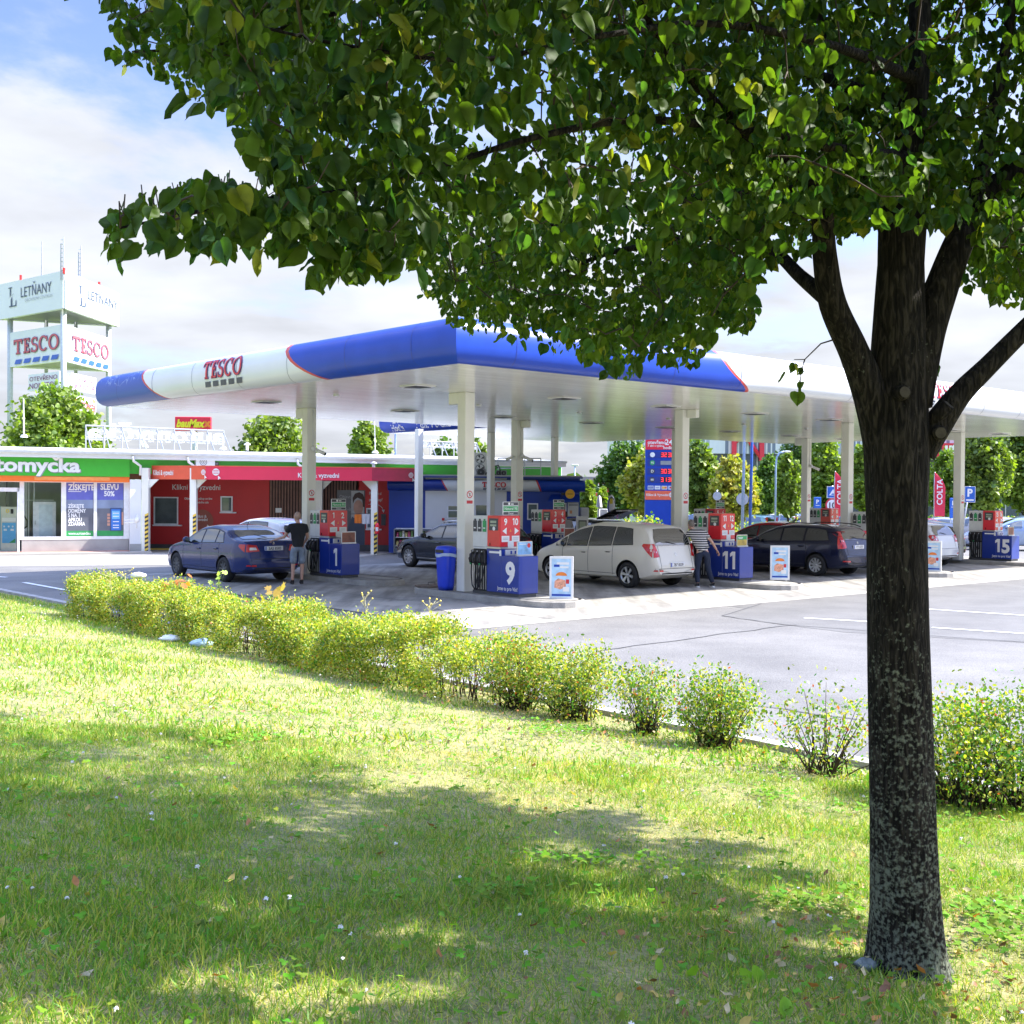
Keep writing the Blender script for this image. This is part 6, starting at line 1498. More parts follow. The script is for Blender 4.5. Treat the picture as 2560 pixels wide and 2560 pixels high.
# two cloths on a line and a fire extinguisher
def cloth(px0, px1, py0, py1, Y, mat, lab, gz_=0):
    a_ = at(px0, py0, Y); c_ = at(px1, py1, Y); mb = MB().m(mat, True); nx, nz = 10, 8; V = []
    for j in range(nz + 1):
        for i in range(nx + 1): x_ = a_.x + (c_.x - a_.x) * i / nx; z_ = a_.z + (c_.z - a_.z) * j / nz; V.append((x_, Y + .03 * math.sin(i * 1.3) * j / nz, z_))
    mb.add(V, [(j * (nx + 1) + i, j * (nx + 1) + i + 1, (j + 1) * (nx + 1) + i + 1, (j + 1) * (nx + 1) + i) for j in range(nz) for i in range(nx)]); mb.solo('hanging_cloth', lab, 'cloth')
cloth(886, 904, 1286, 1308, 44.8, M('cloth_orange', (.75, .2, .03), .9), 'orange cloth hanging on a line beside the striped post')
cloth(905, 925, 1284.5, 1310, 44.8, M('cloth_white', (.62, .63, .66), .9), 'white cloth hanging on a line beside the striped post')
mb = MB().m(MATS['black_plastic']); mb.bar(at(877, 1285, 44.8), at(946, 1283, 44.8), .008, n=4); mb.solo('clothes_line', 'thin line holding the orange and white cloths', 'line')
p = at(943, 1318, 43.95); t_ = thing('fire_extinguisher', 'red fire extinguisher hanging on the striped awning post', 'fire extinguisher', (p.x, 43.95, p.z - .25))
mb = MB().m(M('ext_red', (.75, .01, .03), .25, coat=.5), True); mb.lathe([(.001, 0), (.08, .0), (.085, .03), (.085, .33), (.05, .40), (.02, .42), (.001, .42)], n=14); mb.build('cylinder', t_)
mb = MB().m(MATS['black_plastic'], True); mb.tube([(0, 0, .42), (.0, 0, .47), (.08, 0, .44), (.1, 0, .3)], .012, 6); mb.build('hose', t_); mb = MB().m(MATS['white_paint']); mb.rect((0, -.087, .18), (1, 0, 0), (0, 0, 1), .1, .14); mb.build('tag', t_)

# ------------------------------------------------------------------ shop kiosk
KY = 45.5
KW = Wall((-5.0, KY, 0), R(90)); kq = KW.q
def ks(px): return kq(px, 1290)[0]
def kbox(mb, s0, s1, z0, z1, o0, o1): return mb.slab([KW.w(s0, z0, o0), KW.w(s1, z0, o0), KW.w(s1, z1, o0), KW.w(s0, z1, o0)], KW.n * (o1 - o0))
def krec(mb, s0, s1, z0, z1, o): return mb.add([KW.w(s0, z0, o), KW.w(s1, z0, o), KW.w(s1, z1, o), KW.w(s0, z1, o)], [(0, 1, 2, 3)])
shop = thing('station_shop', 'small blue and white station shop with rounded fascia behind the pumps', 'building', (0, KY, 0))
zf0, zf1 = kq(1200, 1228)[1], kq(1200, 1199)[1] + .0
mb = MB()
for a_, c_, mt in ((972, 1063, 'shop_blue'), (1063, 1266, 'render_white'), (1266, 1280, 'shop_blue'), (1280, 1449, 'shop_blue')):
    mb.m(MATS[mt]); kbox(mb, ks(a_) + .002, ks(c_), 0, zf1 + .08, -3.5 if mt == 'shop_blue' else -3.49, 0)
mb.build('walls', shop, world=True)
mb = MB().m(MATS['roof_sheet']); kbox(mb, ks(972) - .05, ks(1455), zf1 + .085, zf1 + .18, -3.6, .05); mb.m(MATS['brand_blue_dark']); kbox(mb, ks(1058), ks(1455), zf1 + .06, zf1 + .12, .06, .30); mb.build('roof', shop, world=True)
# bullnose fascia with zones
kp = [(0, 0), (.12, 0), (.24, .05), (.32, .14), (.34, .24), (.32, .34), (.24, .42), (.1, .46)]
kh = (zf1 - zf0) / .46
def kf(mb, pts_b, pts_t, mt):
    for k in range(len(pts_b) - 1):
        mb.m(MATS[mt]); V = []
        for o_, z in kp:
            t = z / .46
            for e in (k, k + 1):
                V.append(KW.w(pts_b[e] + (pts_t[e] - pts_b[e]) * t, zf0 + z * kh, o_))
        mb.add(V, [(2 * i, 2 * i + 1, 2 * i + 3, 2 * i + 2) for i in range(len(kp) - 1)])
mb = MB(); mb.smooth = True
b1b, b1t, b2b, b2t = ks(1121), ks(1105), ks(1354), ks(1342)
kf(mb, [ks(970), ks(1040), b1b - .05], [ks(970), ks(1040), b1t - .05], 'brand_blue_dark'); kf(mb, [b1b - .05, b1b], [b1t - .05, b1t], 'red_line'); kf(mb, [b1b, ks(1200), ks(1262), b2b - .07], [b1t, ks(1200), ks(1262), b2t - .07], 'fascia_white'); kf(mb, [b2b - .07, b2b], [b2t - .07, b2t], 'red_line'); kf(mb, [b2b, ks(1400), ks(1461)], [b2t, ks(1400), ks(1461)], 'brand_blue')
mb.build('fascia', shop, world=True)
mb = MB(); kc = (ks(1206) + ks(1264)) / 2
put_word(mb, KW.w(kc, kq(1235, 1218)[1], .36), KW.d, (0, 0, 1), .19, mat_out='letter_red', lift=.004, sx=1.05); put_dashes(mb, KW.w(kc, kq(1235, 1224.5)[1], .365), KW.d, (0, 0, 1), .19, 'letter_dark', sx=1.05); mb.build('lettering', shop, world=True)
def kwin(px0, py0, px1, py1, bars=True):
    s0, z1 = kq(px0, py0); s1, z0 = kq(px1, py1); f_ = .05; mb = MB().m(MATS['window_white'])
    kbox(mb, s0, s1, z1 - f_, z1, .001, .04); kbox(mb, s0, s1, z0, z0 + f_, .001, .04); kbox(mb, s0, s0 + f_, z0 + f_, z1 - f_, .001, .04); kbox(mb, s1 - f_, s1, z0 + f_, z1 - f_, .001, .04)
    if bars: zm_ = z0 + (z1 - z0) * .55; kbox(mb, s0 + f_, s1 - f_, zm_, zm_ + .04, .003, .035)
    o = mb.build('window', shop, world=True); mb = MB().m(MATS['pane_mirror']); krec(mb, s0 + f_, s1 - f_, z0 + f_, z1 - f_, .012); mb.build('pane', o, world=True)
kwin(1118, 1262, 1147, 1297); kwin(1187, 1260, 1225, 1292, False); kwin(1118, 1302, 1147, 1340)
kwin(1318, 1258, 1345, 1300, False); kwin(1385, 1257, 1416, 1293, False)
mb = MB().m(MATS['pump_white']); kbox(mb, ks(1419), ks(1446), kq(1430, 1291)[1], kq(1430, 1256)[1], .003, .05); mb.m(M('notice_orange', (.7, .35, .15), .5)); kbox(mb, ks(1424), ks(1430), kq(1430, 1284)[1], kq(1430, 1276)[1], .052, .06); mb.m(MATS['mid_grey']); kbox(mb, ks(1422), ks(1444), kq(1430, 1264)[1], kq(1430, 1261)[1], .052, .06); mb.build('notice_board', shop, world=True)
mb = MB().m(MATS['letter_red']); kbox(mb, ks(1105), ks(1111), kq(1100, 1301)[1], kq(1100, 1295)[1], .003, .05); mb.build('alarm_box', shop, world=True)
mb = MB().m(MATS['brand_blue'])      # blue window canopies
for a_, c_ in ((1368, 1400), (1401, 1447)):
    z1, z0 = kq(1400, 1238)[1], kq(1400, 1254)[1]; P = [KW.w(ks(a_) + .15, z1, .01), KW.w(ks(c_), z1, .01), KW.w(ks(c_), z0, .45), KW.w(ks(a_), z0, .45)]; mb.slab(P, (0, 0, .03))
mb.build('window_canopies', shop, world=True)
# round yellow sign
p = at(1425, 1235, 44.6); t_ = thing('round_sign', 'round yellow sign disc on a bracket in front of the blue shop', 'sign', (p.x, 44.6, p.z))
mb = MB().m(M('disc_yellow', (.85, .45, .02), .3, var=.1)); mb.lathe([(.001, -.04), (.17, -.04), (.18, 0), (.17, .04), (.001, .04)], (0, 0, 0), 'Y', 24); mb.build('disc', t_); mb = MB().m(MATS['black_plastic']); mb.box(-.32, -.19, -.02, .4, -.05, .05, .01); mb.m(M('ink_brown', (.35, .15, .02), .5)); mb.rect((0, -.043, 0), (1, 0, 0), (0, 0, 1), .2, .03); mb.build('bracket', t_)
# newspaper cabinets by the blue wall
def cabinet(px0, px1, pyt, Y, lab, open_):
    a_ = at(px0, 1300, Y); c_ = at(px1, 1300, Y); zt_ = at(px0, pyt, Y).z; t_ = thing('display_cabinet', lab, 'cabinet', ((a_.x + c_.x) / 2, Y, 0), 0, 'grey display cabinets by the shop'); w_ = (c_.x - a_.x) / 2
    mb = MB().m(M('cab_grey', (.16, .18, .20), .4)); mb.box(-w_, -w_ + .06, -.35, .3, .03, zt_, .02); mb.box(w_ - .05, w_, -.35, .3, .03, zt_, .02); mb.box(-w_ + .06, w_ - .05, -.35, .3, zt_ - .06, zt_, .02); mb.box(-w_ + .06, w_ - .05, .24, .29, .03, zt_ - .06); mb.box(-w_ + .06, w_ - .05, -.3, .24, .03, .25); mb.build('case', t_)
    for k in range(3):
        zz_ = .3 + k * .33; mb = MB().m(MATS['white_paint']); mb.box(-w_ + .062, w_ - .052, -.3, .239, zz_, zz_ + .02); sh = mb.build('shelf', t_)
        if zz_ < zt_ - .3:
            mb = MB(); x_ = -w_ + .1; i = 0
            while x_ < w_ - .16:
                mb.m(M('goods%d' % ((i + k) % 4), [(.6, .5, .2), (.6, .1, .2), (.2, .35, .12), (.7, .68, .6)][(i + k) % 4], .5)); mb.box(x_, x_ + .085, -.2, -.02, zz_ + .021, zz_ + .2 + .03 * ((i * 7) % 3), .01); x_ += .11; i += 1
            mb.build('goods', sh)
cabinet(986, 1041, 1321, 44.9, 'left grey display cabinet with white shelves by the blue wall', 1)
cabinet(1043, 1084, 1323, 45.0, 'right grey display cabinet with packets, partly behind the dark estate car', 1)

# ------------------------------------------------------------------ roof letters (seen from behind) and roof gear
def roofsign(px0, px1, pyb, pyt, Y, lab, nbr, tilt=0.):
    a_ = at(px0, pyb, Y); c_ = at(px1, pyb, Y + tilt); H_ = at(px0, pyt, Y).z - a_.z
    t_ = thing('roof_letters', lab, 'roof sign', ((a_.x + c_.x) / 2, Y, a_.z - .4)); d_ = (Vector((c_.x, c_.y, 0)) - Vector((a_.x, a_.y, 0))); L_ = d_.length; d_.normalize()
    V_, F_, wd = text_geo('automyčka', .03); k = L_ / wd; hz_ = H_ / 1.0
    mb = MB().m(MATS['window_white']); V0 = []; 
    for off in (0, .1):
        V0 += [Vector((c_.x, c_.y, a_.z)) - d_ * (x * k) + Vector((0, off, y * hz_)) for x, y in V_]
    n = len(V_); F2 = [f for f in F_] + [tuple(i + n for i in f) for f in F_]
    cnt = {}
    for f in F_:
        for i in range(len(f)):
            e = (f[i], f[(i + 1) % len(f)]); cnt[tuple(sorted(e))] = cnt.get(tuple(sorted(e)), 0) + 1
    F2 += [(e[0], e[1], e[1] + n, e[0] + n) for e, q in cnt.items() if q == 1]
    mb.add(V0, F2); mb.build('letters', t_, world=True)
    mb = MB().m(M('frame_grey', (.30, .32, .34), .5))
    for zz_ in (.12, .95): mb.bar(Vector((a_.x, a_.y - .06, a_.z + zz_ * H_ * .62)), Vector((c_.x, c_.y - .06, a_.z + zz_ * H_ * .62)), .035, n=4)
    for i in range(nbr + 1):
        q = Vector((a_.x, a_.y, 0)).lerp(Vector((c_.x, c_.y, 0)), i / nbr); mb.bar((q.x, q.y - .07, a_.z - .42), (q.x, q.y - .07, a_.z + .62 * H_), .03, n=4); mb.bar((q.x, q.y - .07, a_.z + .5 * H_), (q.x + .9 * L_ / 9, q.y - 1.1, a_.z - .42), .025, n=4)
    mb.build('support_frame', t_, world=True)
roofsign(216, 560, 1098, 1040, 47.5, 'large white roof letters seen from behind in front of the sky', 8, 3.5)
roofsign(1046, 1192, 1118, 1092, 54.0, 'smaller row of white roof letters seen from behind above the shop', 5, 2)
# masts, vents, units on the roof
for px, py0, py1, Y, r_, lab in ((60, 560, 1090, 46, .03, 'thin white mast on the roof above the green fascia'), (558, 1085, 1120, 50, .02, 'thin wire mast at the end of the roof letters'), (938, 1050, 1130, 52, .02, 'thin mast on the roof before the conical tree')):
    if px == 60: px, py0 = 60, 995
    a_ = at(px, py1, Y); c_ = at(px - 1.5, py0, Y); mb = MB().m(MATS['white_paint']); mb.bar(a_, c_, r_, r_ * .6, 6); mb.bar(a_ - Vector((0, 0, .05)), a_ + Vector((0, 0, .05)), .16, .1, 8); mb.solo('roof_mast', lab, 'mast', None, 'masts on the roof')
for px, py, Y, lab in ((618, 1118, 48, 'small pipe vent on the roof left of the canopy column'), (934, 1166, 46.6, 'mushroom vent standing on the red awning'), (1080, 1150, 50, 'low vent on the roof above the green band')):
    a_ = at(px, py + 8, Y); mb = MB().m(MATS['pump_white'], True); mb.lathe([(.06, 0), (.06, .22), (.14, .22), (.13, .27), (.001, .33)], tuple(a_), n=12); mb.solo('roof_vent', lab, 'vent', None, 'vents on the roof')
t_ = thing('cooling_unit', 'tall white cooling unit with two fans on the shop roof behind the column', 'cooling unit', (at(1210, 1190, 47.5).x, 47.5, 3.02))
a_ = at(1178, 1190, 47.5); c_ = at(1217, 1132, 47.5); x0, x1, z1 = a_.x - t_.location.x, c_.x - t_.location.x, c_.z - 3.02
mb = MB().m(MATS['white_paint']); mb.box(x0, x1, -.3, .3, 0, z1, .02); mb.build('case', t_)
for zz_ in (z1 * .3, z1 * .73):
    mb = MB().m(MATS['mid_grey']); mb.disc((x1 - .25, -.305, zz_), (1, 0, 0), (0, 0, 1), .2, 20, .17); mb.m(MATS['dark_grey'])
    for k in range(4): an = k * PI / 2 + .4; mb.poly((x1 - .25, -.302, zz_), (math.cos(an), 0, math.sin(an)), (-math.sin(an), 0, math.cos(an)), [(.02, 0), (.15, -.05), (.16, .05)])
    mb.build('fan', t_)
for px0, px1, pyt, lab, fan in ((1191, 1214, 1172, 'grey condenser with one fan on the shop roof', 1), (1240, 1252, 1176, 'narrow grey condenser on the shop roof', 0), (1252, 1267, 1176, 'beige condenser box on the shop roof', 0)):
    a_ = at(px0, 1192, 46.8); c_ = at(px1, pyt, 46.8); t_ = thing('condenser', lab, 'condenser', ((a_.x + c_.x) / 2, 46.8, 3.02), 0, 'condensers on the shop roof'); w_ = (c_.x - a_.x) / 2
    mb = MB().m(MATS['mid_grey']); mb.box(-w_, w_, -.2, .2, 0, c_.z - 3.02, .02); mb.build('case', t_); mb = MB().m(MATS['dark_grey']); mb.disc((0, -.205, (c_.z - 3.02) / 2), (1, 0, 0), (0, 0, 1), min(.15, w_ * .8), 16, .03); mb.build('fan', t_)
mb = MB().m(MATS['dark_grey'], True)
for q in ([(1213, 1192), (1216, 1182), (1228, 1178), (1236, 1166), (1246, 1163), (1250, 1172), (1251, 1190)], [(1219, 1192), (1222, 1184), (1232, 1181), (1240, 1170), (1246, 1168)], [(1224, 1192), (1229, 1186), (1238, 1186), (1243, 1192)]):
    mb.tube([at(x_, y_, 46.5) for x_, y_ in q], .03, 6)
mb.solo('roof_pipes', 'tangle of bent dark pipes on the shop roof', 'pipes')
mb = MB().m(MATS['galv'])
for a_, c_ in (((1245, 1146), (1352, 1146)), ((1245, 1171), (1352, 1171)), ((1352, 1146), (1352, 1194)), ((1312, 1146), (1312, 1194)), ((1290, 1146), (1290, 1194)), ((1245, 1146), (1245, 1194))): mb.bar(at(*a_, 48.6), at(*c_, 48.6), .022, n=5)
mb.solo('roof_railing', 'thin metal railing on the shop roof', 'railing')

# ------------------------------------------------------------------ sign tower far left (triangular)
TS = 122.
def tw3(px, py, k): return at(px, py, TS * k)
near = at(160, 1200, TS); zN = lambda py: at(160, py, TS).z
bp0 = Vector((near.x, near.y, 0)); lf_ = Vector((-.0885, .0735, 0)) * TS; rt_ = Vector((.009, .1147, 0)) * TS
tow = thing('sign_tower', 'tall triangular sign tower with stacked white advertising boxes at the left', 'sign tower', (bp0.x, bp0.y, 0))
M('tower_panel', (.76, .78, .83), .35, var=.04, scale=.2); M('logo_blue', (.07, .10, .17), .5); M('logo_grey', (.45, .47, .5), .5); M('dash_blue', (.03, .12, .55), .4); M('tower_red', (.62, .12, .14), .5)
cen3 = (lf_ + rt_) / 3
def tri(k, off=0): return [bp0 + cen3 * (1 - k), bp0 + cen3 + (lf_ - cen3) * k, bp0 + cen3 + (rt_ - cen3) * k]
def boxring(k, py0, py1, name):
    z1, z0 = zN(py0), zN(py1); T_ = tri(k); mb = MB().m(MATS['tower_panel']); th = Vector((0, 0, z1 - z0))
    c3 = sum(T_, Vector()) / 3
    walls = []
    for i in range(3):
        a_, c_ = T_[i], T_[(i + 1) % 3]; d_ = (c_ - a_).normalized(); a2 = a_ + d_ * .25; c2 = c_ - d_ * .25; inn = (c3 - (a_ + c_) / 2).normalized() * .45
        mb.slab([a2 + Vector((0, 0, z0)), c2 + Vector((0, 0, z0)), c2 + Vector((0, 0, z1)), a2 + Vector((0, 0, z1))], inn)
    mb.m(MATS['mid_grey']); mb.add([p + (c3 - p) * .1 + Vector((0, 0, z0 + .15)) for p in T_], [(0, 1, 2)])
    mb.build(name, tow, world=True); return T_, z0, z1
Wl = lambda T_: Wall(T_[1], math.atan2((T_[0] - T_[1]).x, (T_[0] - T_[1]).y))
Wr = lambda T_: Wall(T_[0], math.atan2((T_[2] - T_[0]).x, (T_[2] - T_[0]).y))
T1, z0, z1 = boxring(1.0, 676, 770, 'sign_box')
def wtxt(mb, wl_, st, px, py, size, sx_=1., bold=0.): s_, z_ = wl_.q(px, py); mb.text(st, wl_.w(s_, z_, .06), wl_.d, (0, 0, 1), size, 'L', bold, sx=sx_)
def fixwall(wl_): return wl_
def lmark(mb, wl_, px, py, h_):       # two-piece L emblem with a slash
    s_, z_ = wl_.q(px, py); P = lambda pts: mb.add([wl_.w(s_ + x * h_, z_ + y * h_, .06) for x, y in pts], [tuple(range(len(pts)))])
    mb.m(MATS['logo_blue']); P([(0, 1), (.36, 1), (.36, .95), (.25, .95), (.25, .62), (.14, .48), (.14, .95), (0, .95)]); P([(.08, 0), (.8, 0), (.8, .3), (.74, .3), (.7, .06), (.38, .06), (.38, .52), (.24, .38), (.24, .06), (.08, .06)])
    mb.m(MATS['logo_grey']); P([(-.06, .42), (.55, .68), (.53, .64), (.1, .42), (.5, .60), (-.02, .38)][:3])
for wl_, px, py in ((Wl(T1), 22, 769), (Wr(T1), 196, 763)):
    mb = MB(); lmark(mb, wl_, px, py, 2.15)
    if px < 100: wtxt(mb.m(MATS['logo_blue']), wl_, 'LETŇANY', 53, 744, 1.55, .95, .0); wtxt(mb.m(MATS['logo_grey']), wl_, 'OBCHODNÍ CENTRUM', 63, 755, .48, 1.15)
    else: wtxt(mb.m(MATS['logo_blue']), wl_, 'LETŇANY', 219, 747, 1.45, 1.25, .0); wtxt(mb.m(MATS['logo_grey']), wl_, 'OBCHODNÍ CENTRUM', 228, 762, .42, 1.6)
    mb.build('lettering', tow, world=True)
T2, _, _ = boxring(.84, 806, 898, 'sign_box')
for wl_, a_, c_, py, sx_ in ((Wl(T2), 35, 147, 868, 1.), (Wr(T2), 182, 272, 868, 1.)):
    mb = MB(); s0, z_ = wl_.q((a_ + c_) / 2, py); s1, _z = wl_.q(c_, py); s2, _z = wl_.q(a_, py); L_ = s1 - s2; H_ = 1.55; sx2 = L_ / 4.52 / H_
    zz_ = zN(866); put_word(mb, wl_.w(s0, zz_, .06), wl_.d, (0, 0, 1), H_, mat_in='tower_red', lift=.02, sx=sx2); put_dashes(mb, wl_.w(s0, zz_ - 1.1, .06), wl_.d, (0, 0, 1), H_ * 1.05, 'dash_blue', lift=.03, sx=sx2 * .95); mb.build('lettering', tow, world=True)
T3 = tri(.84)
def flatbox(wl_, px0, px1, py0, py1, txt=None):
    s0 = wl_.q(px0, 950)[0]; s1 = wl_.q(px1, 950)[0]; z1, z0 = zN(py0), zN(py1); mb = MB().m(MATS['tower_panel']); mb.slab([wl_.w(s0, z0, 0), wl_.w(s1, z0, 0), wl_.w(s1, z1, 0), wl_.w(s0, z1, 0)], wl_.n * -.4); o = mb.build('sign_box', tow, world=True)
    return wl_, s0, s1, z0, z1
M('violet_ink', (.22, .05, .16), .5); M('red_ink', (.62, .04, .05), .5)
for wl_, a_, c_ in ((Wl(T3), 71, 148), (Wr(T3), 178, 240)):
    wl_, s0, s1, z0, z1 = flatbox(wl_, a_, c_, 924, 967); mb = MB().m(MATS['violet_ink']); L_ = s1 - s0
    for st, k, hh in (('OTEVŘENO', .58, .27), ('NONSTOP', .12, .34)):
        V_, F_, wd = text_geo(st, .0); H_ = (z1 - z0) * hh / .73; kx = L_ * .9 / wd; mb.add([wl_.w(s0 + L_ * .05 + x * kx, z0 + (z1 - z0) * k + y * H_, .06) for x, y in V_], F_)
    mb.build('lettering', tow, world=True)
    wl_, s0, s1, z0, z1 = flatbox(wl_, a_, c_, 980, 1028)
    if a_ > 100:
        mb = MB().m(MATS['red_ink']); V_, F_, wd = text_geo('NEW YORKER', .02); kx = (s1 - s0) * .94 / wd; mb.add([wl_.w(s0 + .2 + x * kx, z0 + .9 - x * .08 + y * 1.15, .06) for x, y in V_], F_); mb.build('lettering', tow, world=True)
mb = MB().m(M('tower_post', (.50, .53, .56), .5), True)
for k in range(3):
    p = tri(.80)[k]; mb.bar((p.x, p.y, 0), (p.x, p.y, zN(690)), .3, n=14)
for k in (.36, .66):
    p = tri(.80)[1].lerp(tri(.8)[2], k); mb.bar((p.x, p.y, 0), (p.x, p.y, zN(690)), .2, n=10)
mb.build('posts', tow, world=True)
mb = MB().m(MATS['galv']); zt_ = zN(676)
for px, py, dbl in ((105, 603, 0), (159, 592, 1), (203, 614, 1)):
    k = 1.04 if px != 159 else 1.0; a_ = at(px, py, TS * k); mb.bar((a_.x, a_.y, zt_ - 1), (a_.x, a_.y, a_.z), .1, .05, 6)
    if dbl: mb.bar((a_.x - .28, a_.y, zt_ - 1), (a_.x - .28, a_.y, a_.z - .7), .08, .05, 6)
    if dbl:
        for q in range(8): zz_ = zt_ + q * .45; mb.bar((a_.x - .28, a_.y, zz_), (a_.x, a_.y, zz_), .04, n=4)
mb.build('antennas', tow, world=True)
for px, py, k in ((52, 690, 1.05), (160, 672, 1.0), (248, 707, 1.09)):
    mb = MB().m(M('beacon_red', (.8, .05, .05), .4)); a_ = at(px, py, TS * k); mb.bar(a_ - Vector((0, 0, .5)), a_ + Vector((0, 0, .1)), .14, n=8); mb.build('beacon', tow, world=True)
# red and yellow billboard behind the roof letters
a_ = at(439, 1042, 96); c_ = at(528, 1078, 96)
t_ = thing('billboard', 'red billboard with yellow lettering on a pole behind the roof letters', 'billboard', ((a_.x + c_.x) / 2, 96, 0))
mb = MB().m(M('bill_red', (.70, .02, .06), .45)); mb.box(a_.x, c_.x, 95.8, 96.2, c_.z, a_.z, .03); mb.build('panel', t_, world=True)
mb = MB().m(M('bill_yellow', (.75, .68, .03), .45)); V_, F_, wd = text_geo('bauMax', .05); L_ = (c_.x - a_.x) * .78; mb.add([(a_.x + .12 + x * L_ / wd + y * .2, 95.78, c_.z + .32 + y * .85) for x, y in V_], F_); mb.m(MATS['orange']); mb.text('x', (c_.x - .6, 95.78, c_.z + .35), (1, 0, 0), (0, 0, 1), .9, 'L', .06); mb.build('lettering', t_, world=True)
mb = MB().m(MATS['tower_post']); mb.bar(((a_.x + c_.x) / 2 + .1, 96.1, 0), ((a_.x + c_.x) / 2 + .1, 96.1, c_.z), .2, n=10); mb.build('pole', t_, world=True)

# ------------------------------------------------------------------ far buildings
m = bpy.data.materials.new('striped_cladding'); m.use_nodes = True; n_, b = nodes_of(m)
t = addn(n_, 'ShaderNodeTexCoord'); sz = addn(n_, 'ShaderNodeSeparateXYZ'); n_.links.new(t.outputs['Object'], sz.inputs[0])
mm = addn(n_, 'ShaderNodeMath', operation='MULTIPLY'); n_.links.new(sz.outputs[0], mm.inputs[0]); mm.inputs[1].default_value = 1.9
fr_ = addn(n_, 'ShaderNodeMath', operation='FRACT'); n_.links.new(mm.outputs[0], fr_.inputs[0])
f2 = addn(n_, 'ShaderNodeMath', operation='FLOOR'); n_.links.new(mm.outputs[0], f2.inputs[0]); wn_ = addn(n_, 'ShaderNodeTexWhiteNoise', noise_dimensions='1D'); n_.links.new(f2.outputs[0], wn_.inputs['W'])
rp = ramp(n_, wn_.outputs[0], [(.0, (.16, .20, .28)), (.34, (.34, .38, .46)), (.66, (.60, .64, .70))]); rp.color_ramp.interpolation = 'CONSTANT'
lt = addn(n_, 'ShaderNodeMath', operation='LESS_THAN'); n_.links.new(fr_.outputs[0], lt.inputs[0]); lt.inputs[1].default_value = .3
mx_ = addn(n_, 'ShaderNodeMixRGB'); n_.links.new(lt.outputs[0], mx_.inputs[0]); n_.links.new(rp.outputs[0], mx_.inputs[1]); mx_.inputs[2].default_value = (.62, .66, .70, 1); n_.links.new(mx_.outputs[0], b.inputs['Base Color']); b.inputs['Roughness'].default_value = .45
MATS['striped_cladding'] = m
HY = 132.
x0, x1 = at(1539, 1200, HY).x, at(2760, 1200, HY).x; zt_ = 12.8
hall2 = thing('striped_hall', 'huge grey striped metal-clad store with red framed opening behind the trees', 'building', ((x0 + x1) / 2, HY, -.5))
mb = MB().m(MATS['striped_cladding']); zs = at(1700, 1133, HY).z; mb.box(x0, x1, HY, HY + 12, zs, zt_); mb.build('cladding', hall2, world=True)
mb = MB().m(M('dark_glass_band', (.07, .09, .12), .12, var=.3)); mb.box(x0 + .2, x1 - .2, HY + .3, HY + 11.5, -.5, zs - .01); mb.m(MATS['galv'])
xx = x0
while xx < x1: mb.box(xx + .3, xx + .42, HY + .2, HY + .29, -.5, zs - .02); xx += 3.1
mb.build('glazed_base', hall2, world=True)
mb = MB().m(M('frame_red', (.62, .03, .06), .45)); a_, c_ = at(1832, 1200, HY).x, at(1903, 1200, HY).x
mb.box(a_ - .2, a_ + .3, HY - .5, HY - .02, zs - .5, zt_ + 2); mb.box(c_ - .3, c_ + .2, HY - .5, HY - .02, zs - .8, zt_ + 2)
cz = at(1868, 1120, HY).z; mb.bar((a_, HY - .25, cz + 3.2), (c_, HY - .25, zs - .6), .22, n=4); mb.bar((c_, HY - .25, cz + 3.2), (a_, HY - .25, zs - .1 + 1.2), .22, n=4); mb.bar((a_, HY - .25, zt_ + 1.9), (c_, HY - .25, zt_ + 1.9), .25, n=4); mb.build('red_frame', hall2, world=True)
a_, c_ = at(2342, 1108, 128), at(2420, 1142, 128); mb = MB().m(MATS['frame_red']); mb.box(a_.x - 4, c_.x + .8, 127.6, 131.9, c_.z, a_.z)
mb.m(MATS['white_paint']); mb.text('utz', (at(2362, 1136, 127.6).x, 127.55, c_.z + .42), (1, 0, 0), (0, 0, 1), 1.55, 'L', .05); mb.m(M('ink_black', (.02, .02, .03), .5)); mb.text('L', (at(2347, 1136, 127.6).x, 127.55, c_.z + .42), (1, 0, 0), (0, 0, 1), 1.55, 'L', .05); o = mb.build('store_sign', hall2, world=True); o['label'] = 'red store sign with white and dark letters'
# low grey-red store left of the price sign
BY = 100.
a_ = at(1200, 1193, BY); c_ = at(1620, 1193, BY); st = thing('low_store', 'low grey store with red sign panel behind the small blue shop', 'building', ((a_.x + c_.x) / 2, BY, -.5))
mb = MB().m(M('store_grey', (.22, .23, .26), .5, var=.1)); mb.box(a_.x, c_.x, BY, BY + 30, at(1500, 1209, BY).z, at(1500, 1192, BY).z); mb.m(M('store_pale', (.45, .47, .48), .6, var=.1)); mb.box(a_.x + .1, c_.x - .1, BY + .2, BY + 29, -.5, at(1500, 1209, BY).z - .003); mb.build('walls', st, world=True)
p0, p1 = at(1458, 1208, BY), at(1516, 1240, BY); mb = MB().m(MATS['bill_red']); mb.box(p0.x, p1.x + .4, BY - .3, BY + .19, p1.z, p0.z); mb.m(MATS['white_paint']); mb.text('BRE', (at(1477, 1224, BY).x, BY - .32, at(1477, 1223.5, BY).z), (1, 0, 0), (0, 0, 1), .68, 'L', .06); mb.text('OBEC', (at(1483, 1224, BY).x, BY - .32, at(1477, 1232, BY).z), (1, 0, 0), (0, 0, 1), .24, 'L', .03)
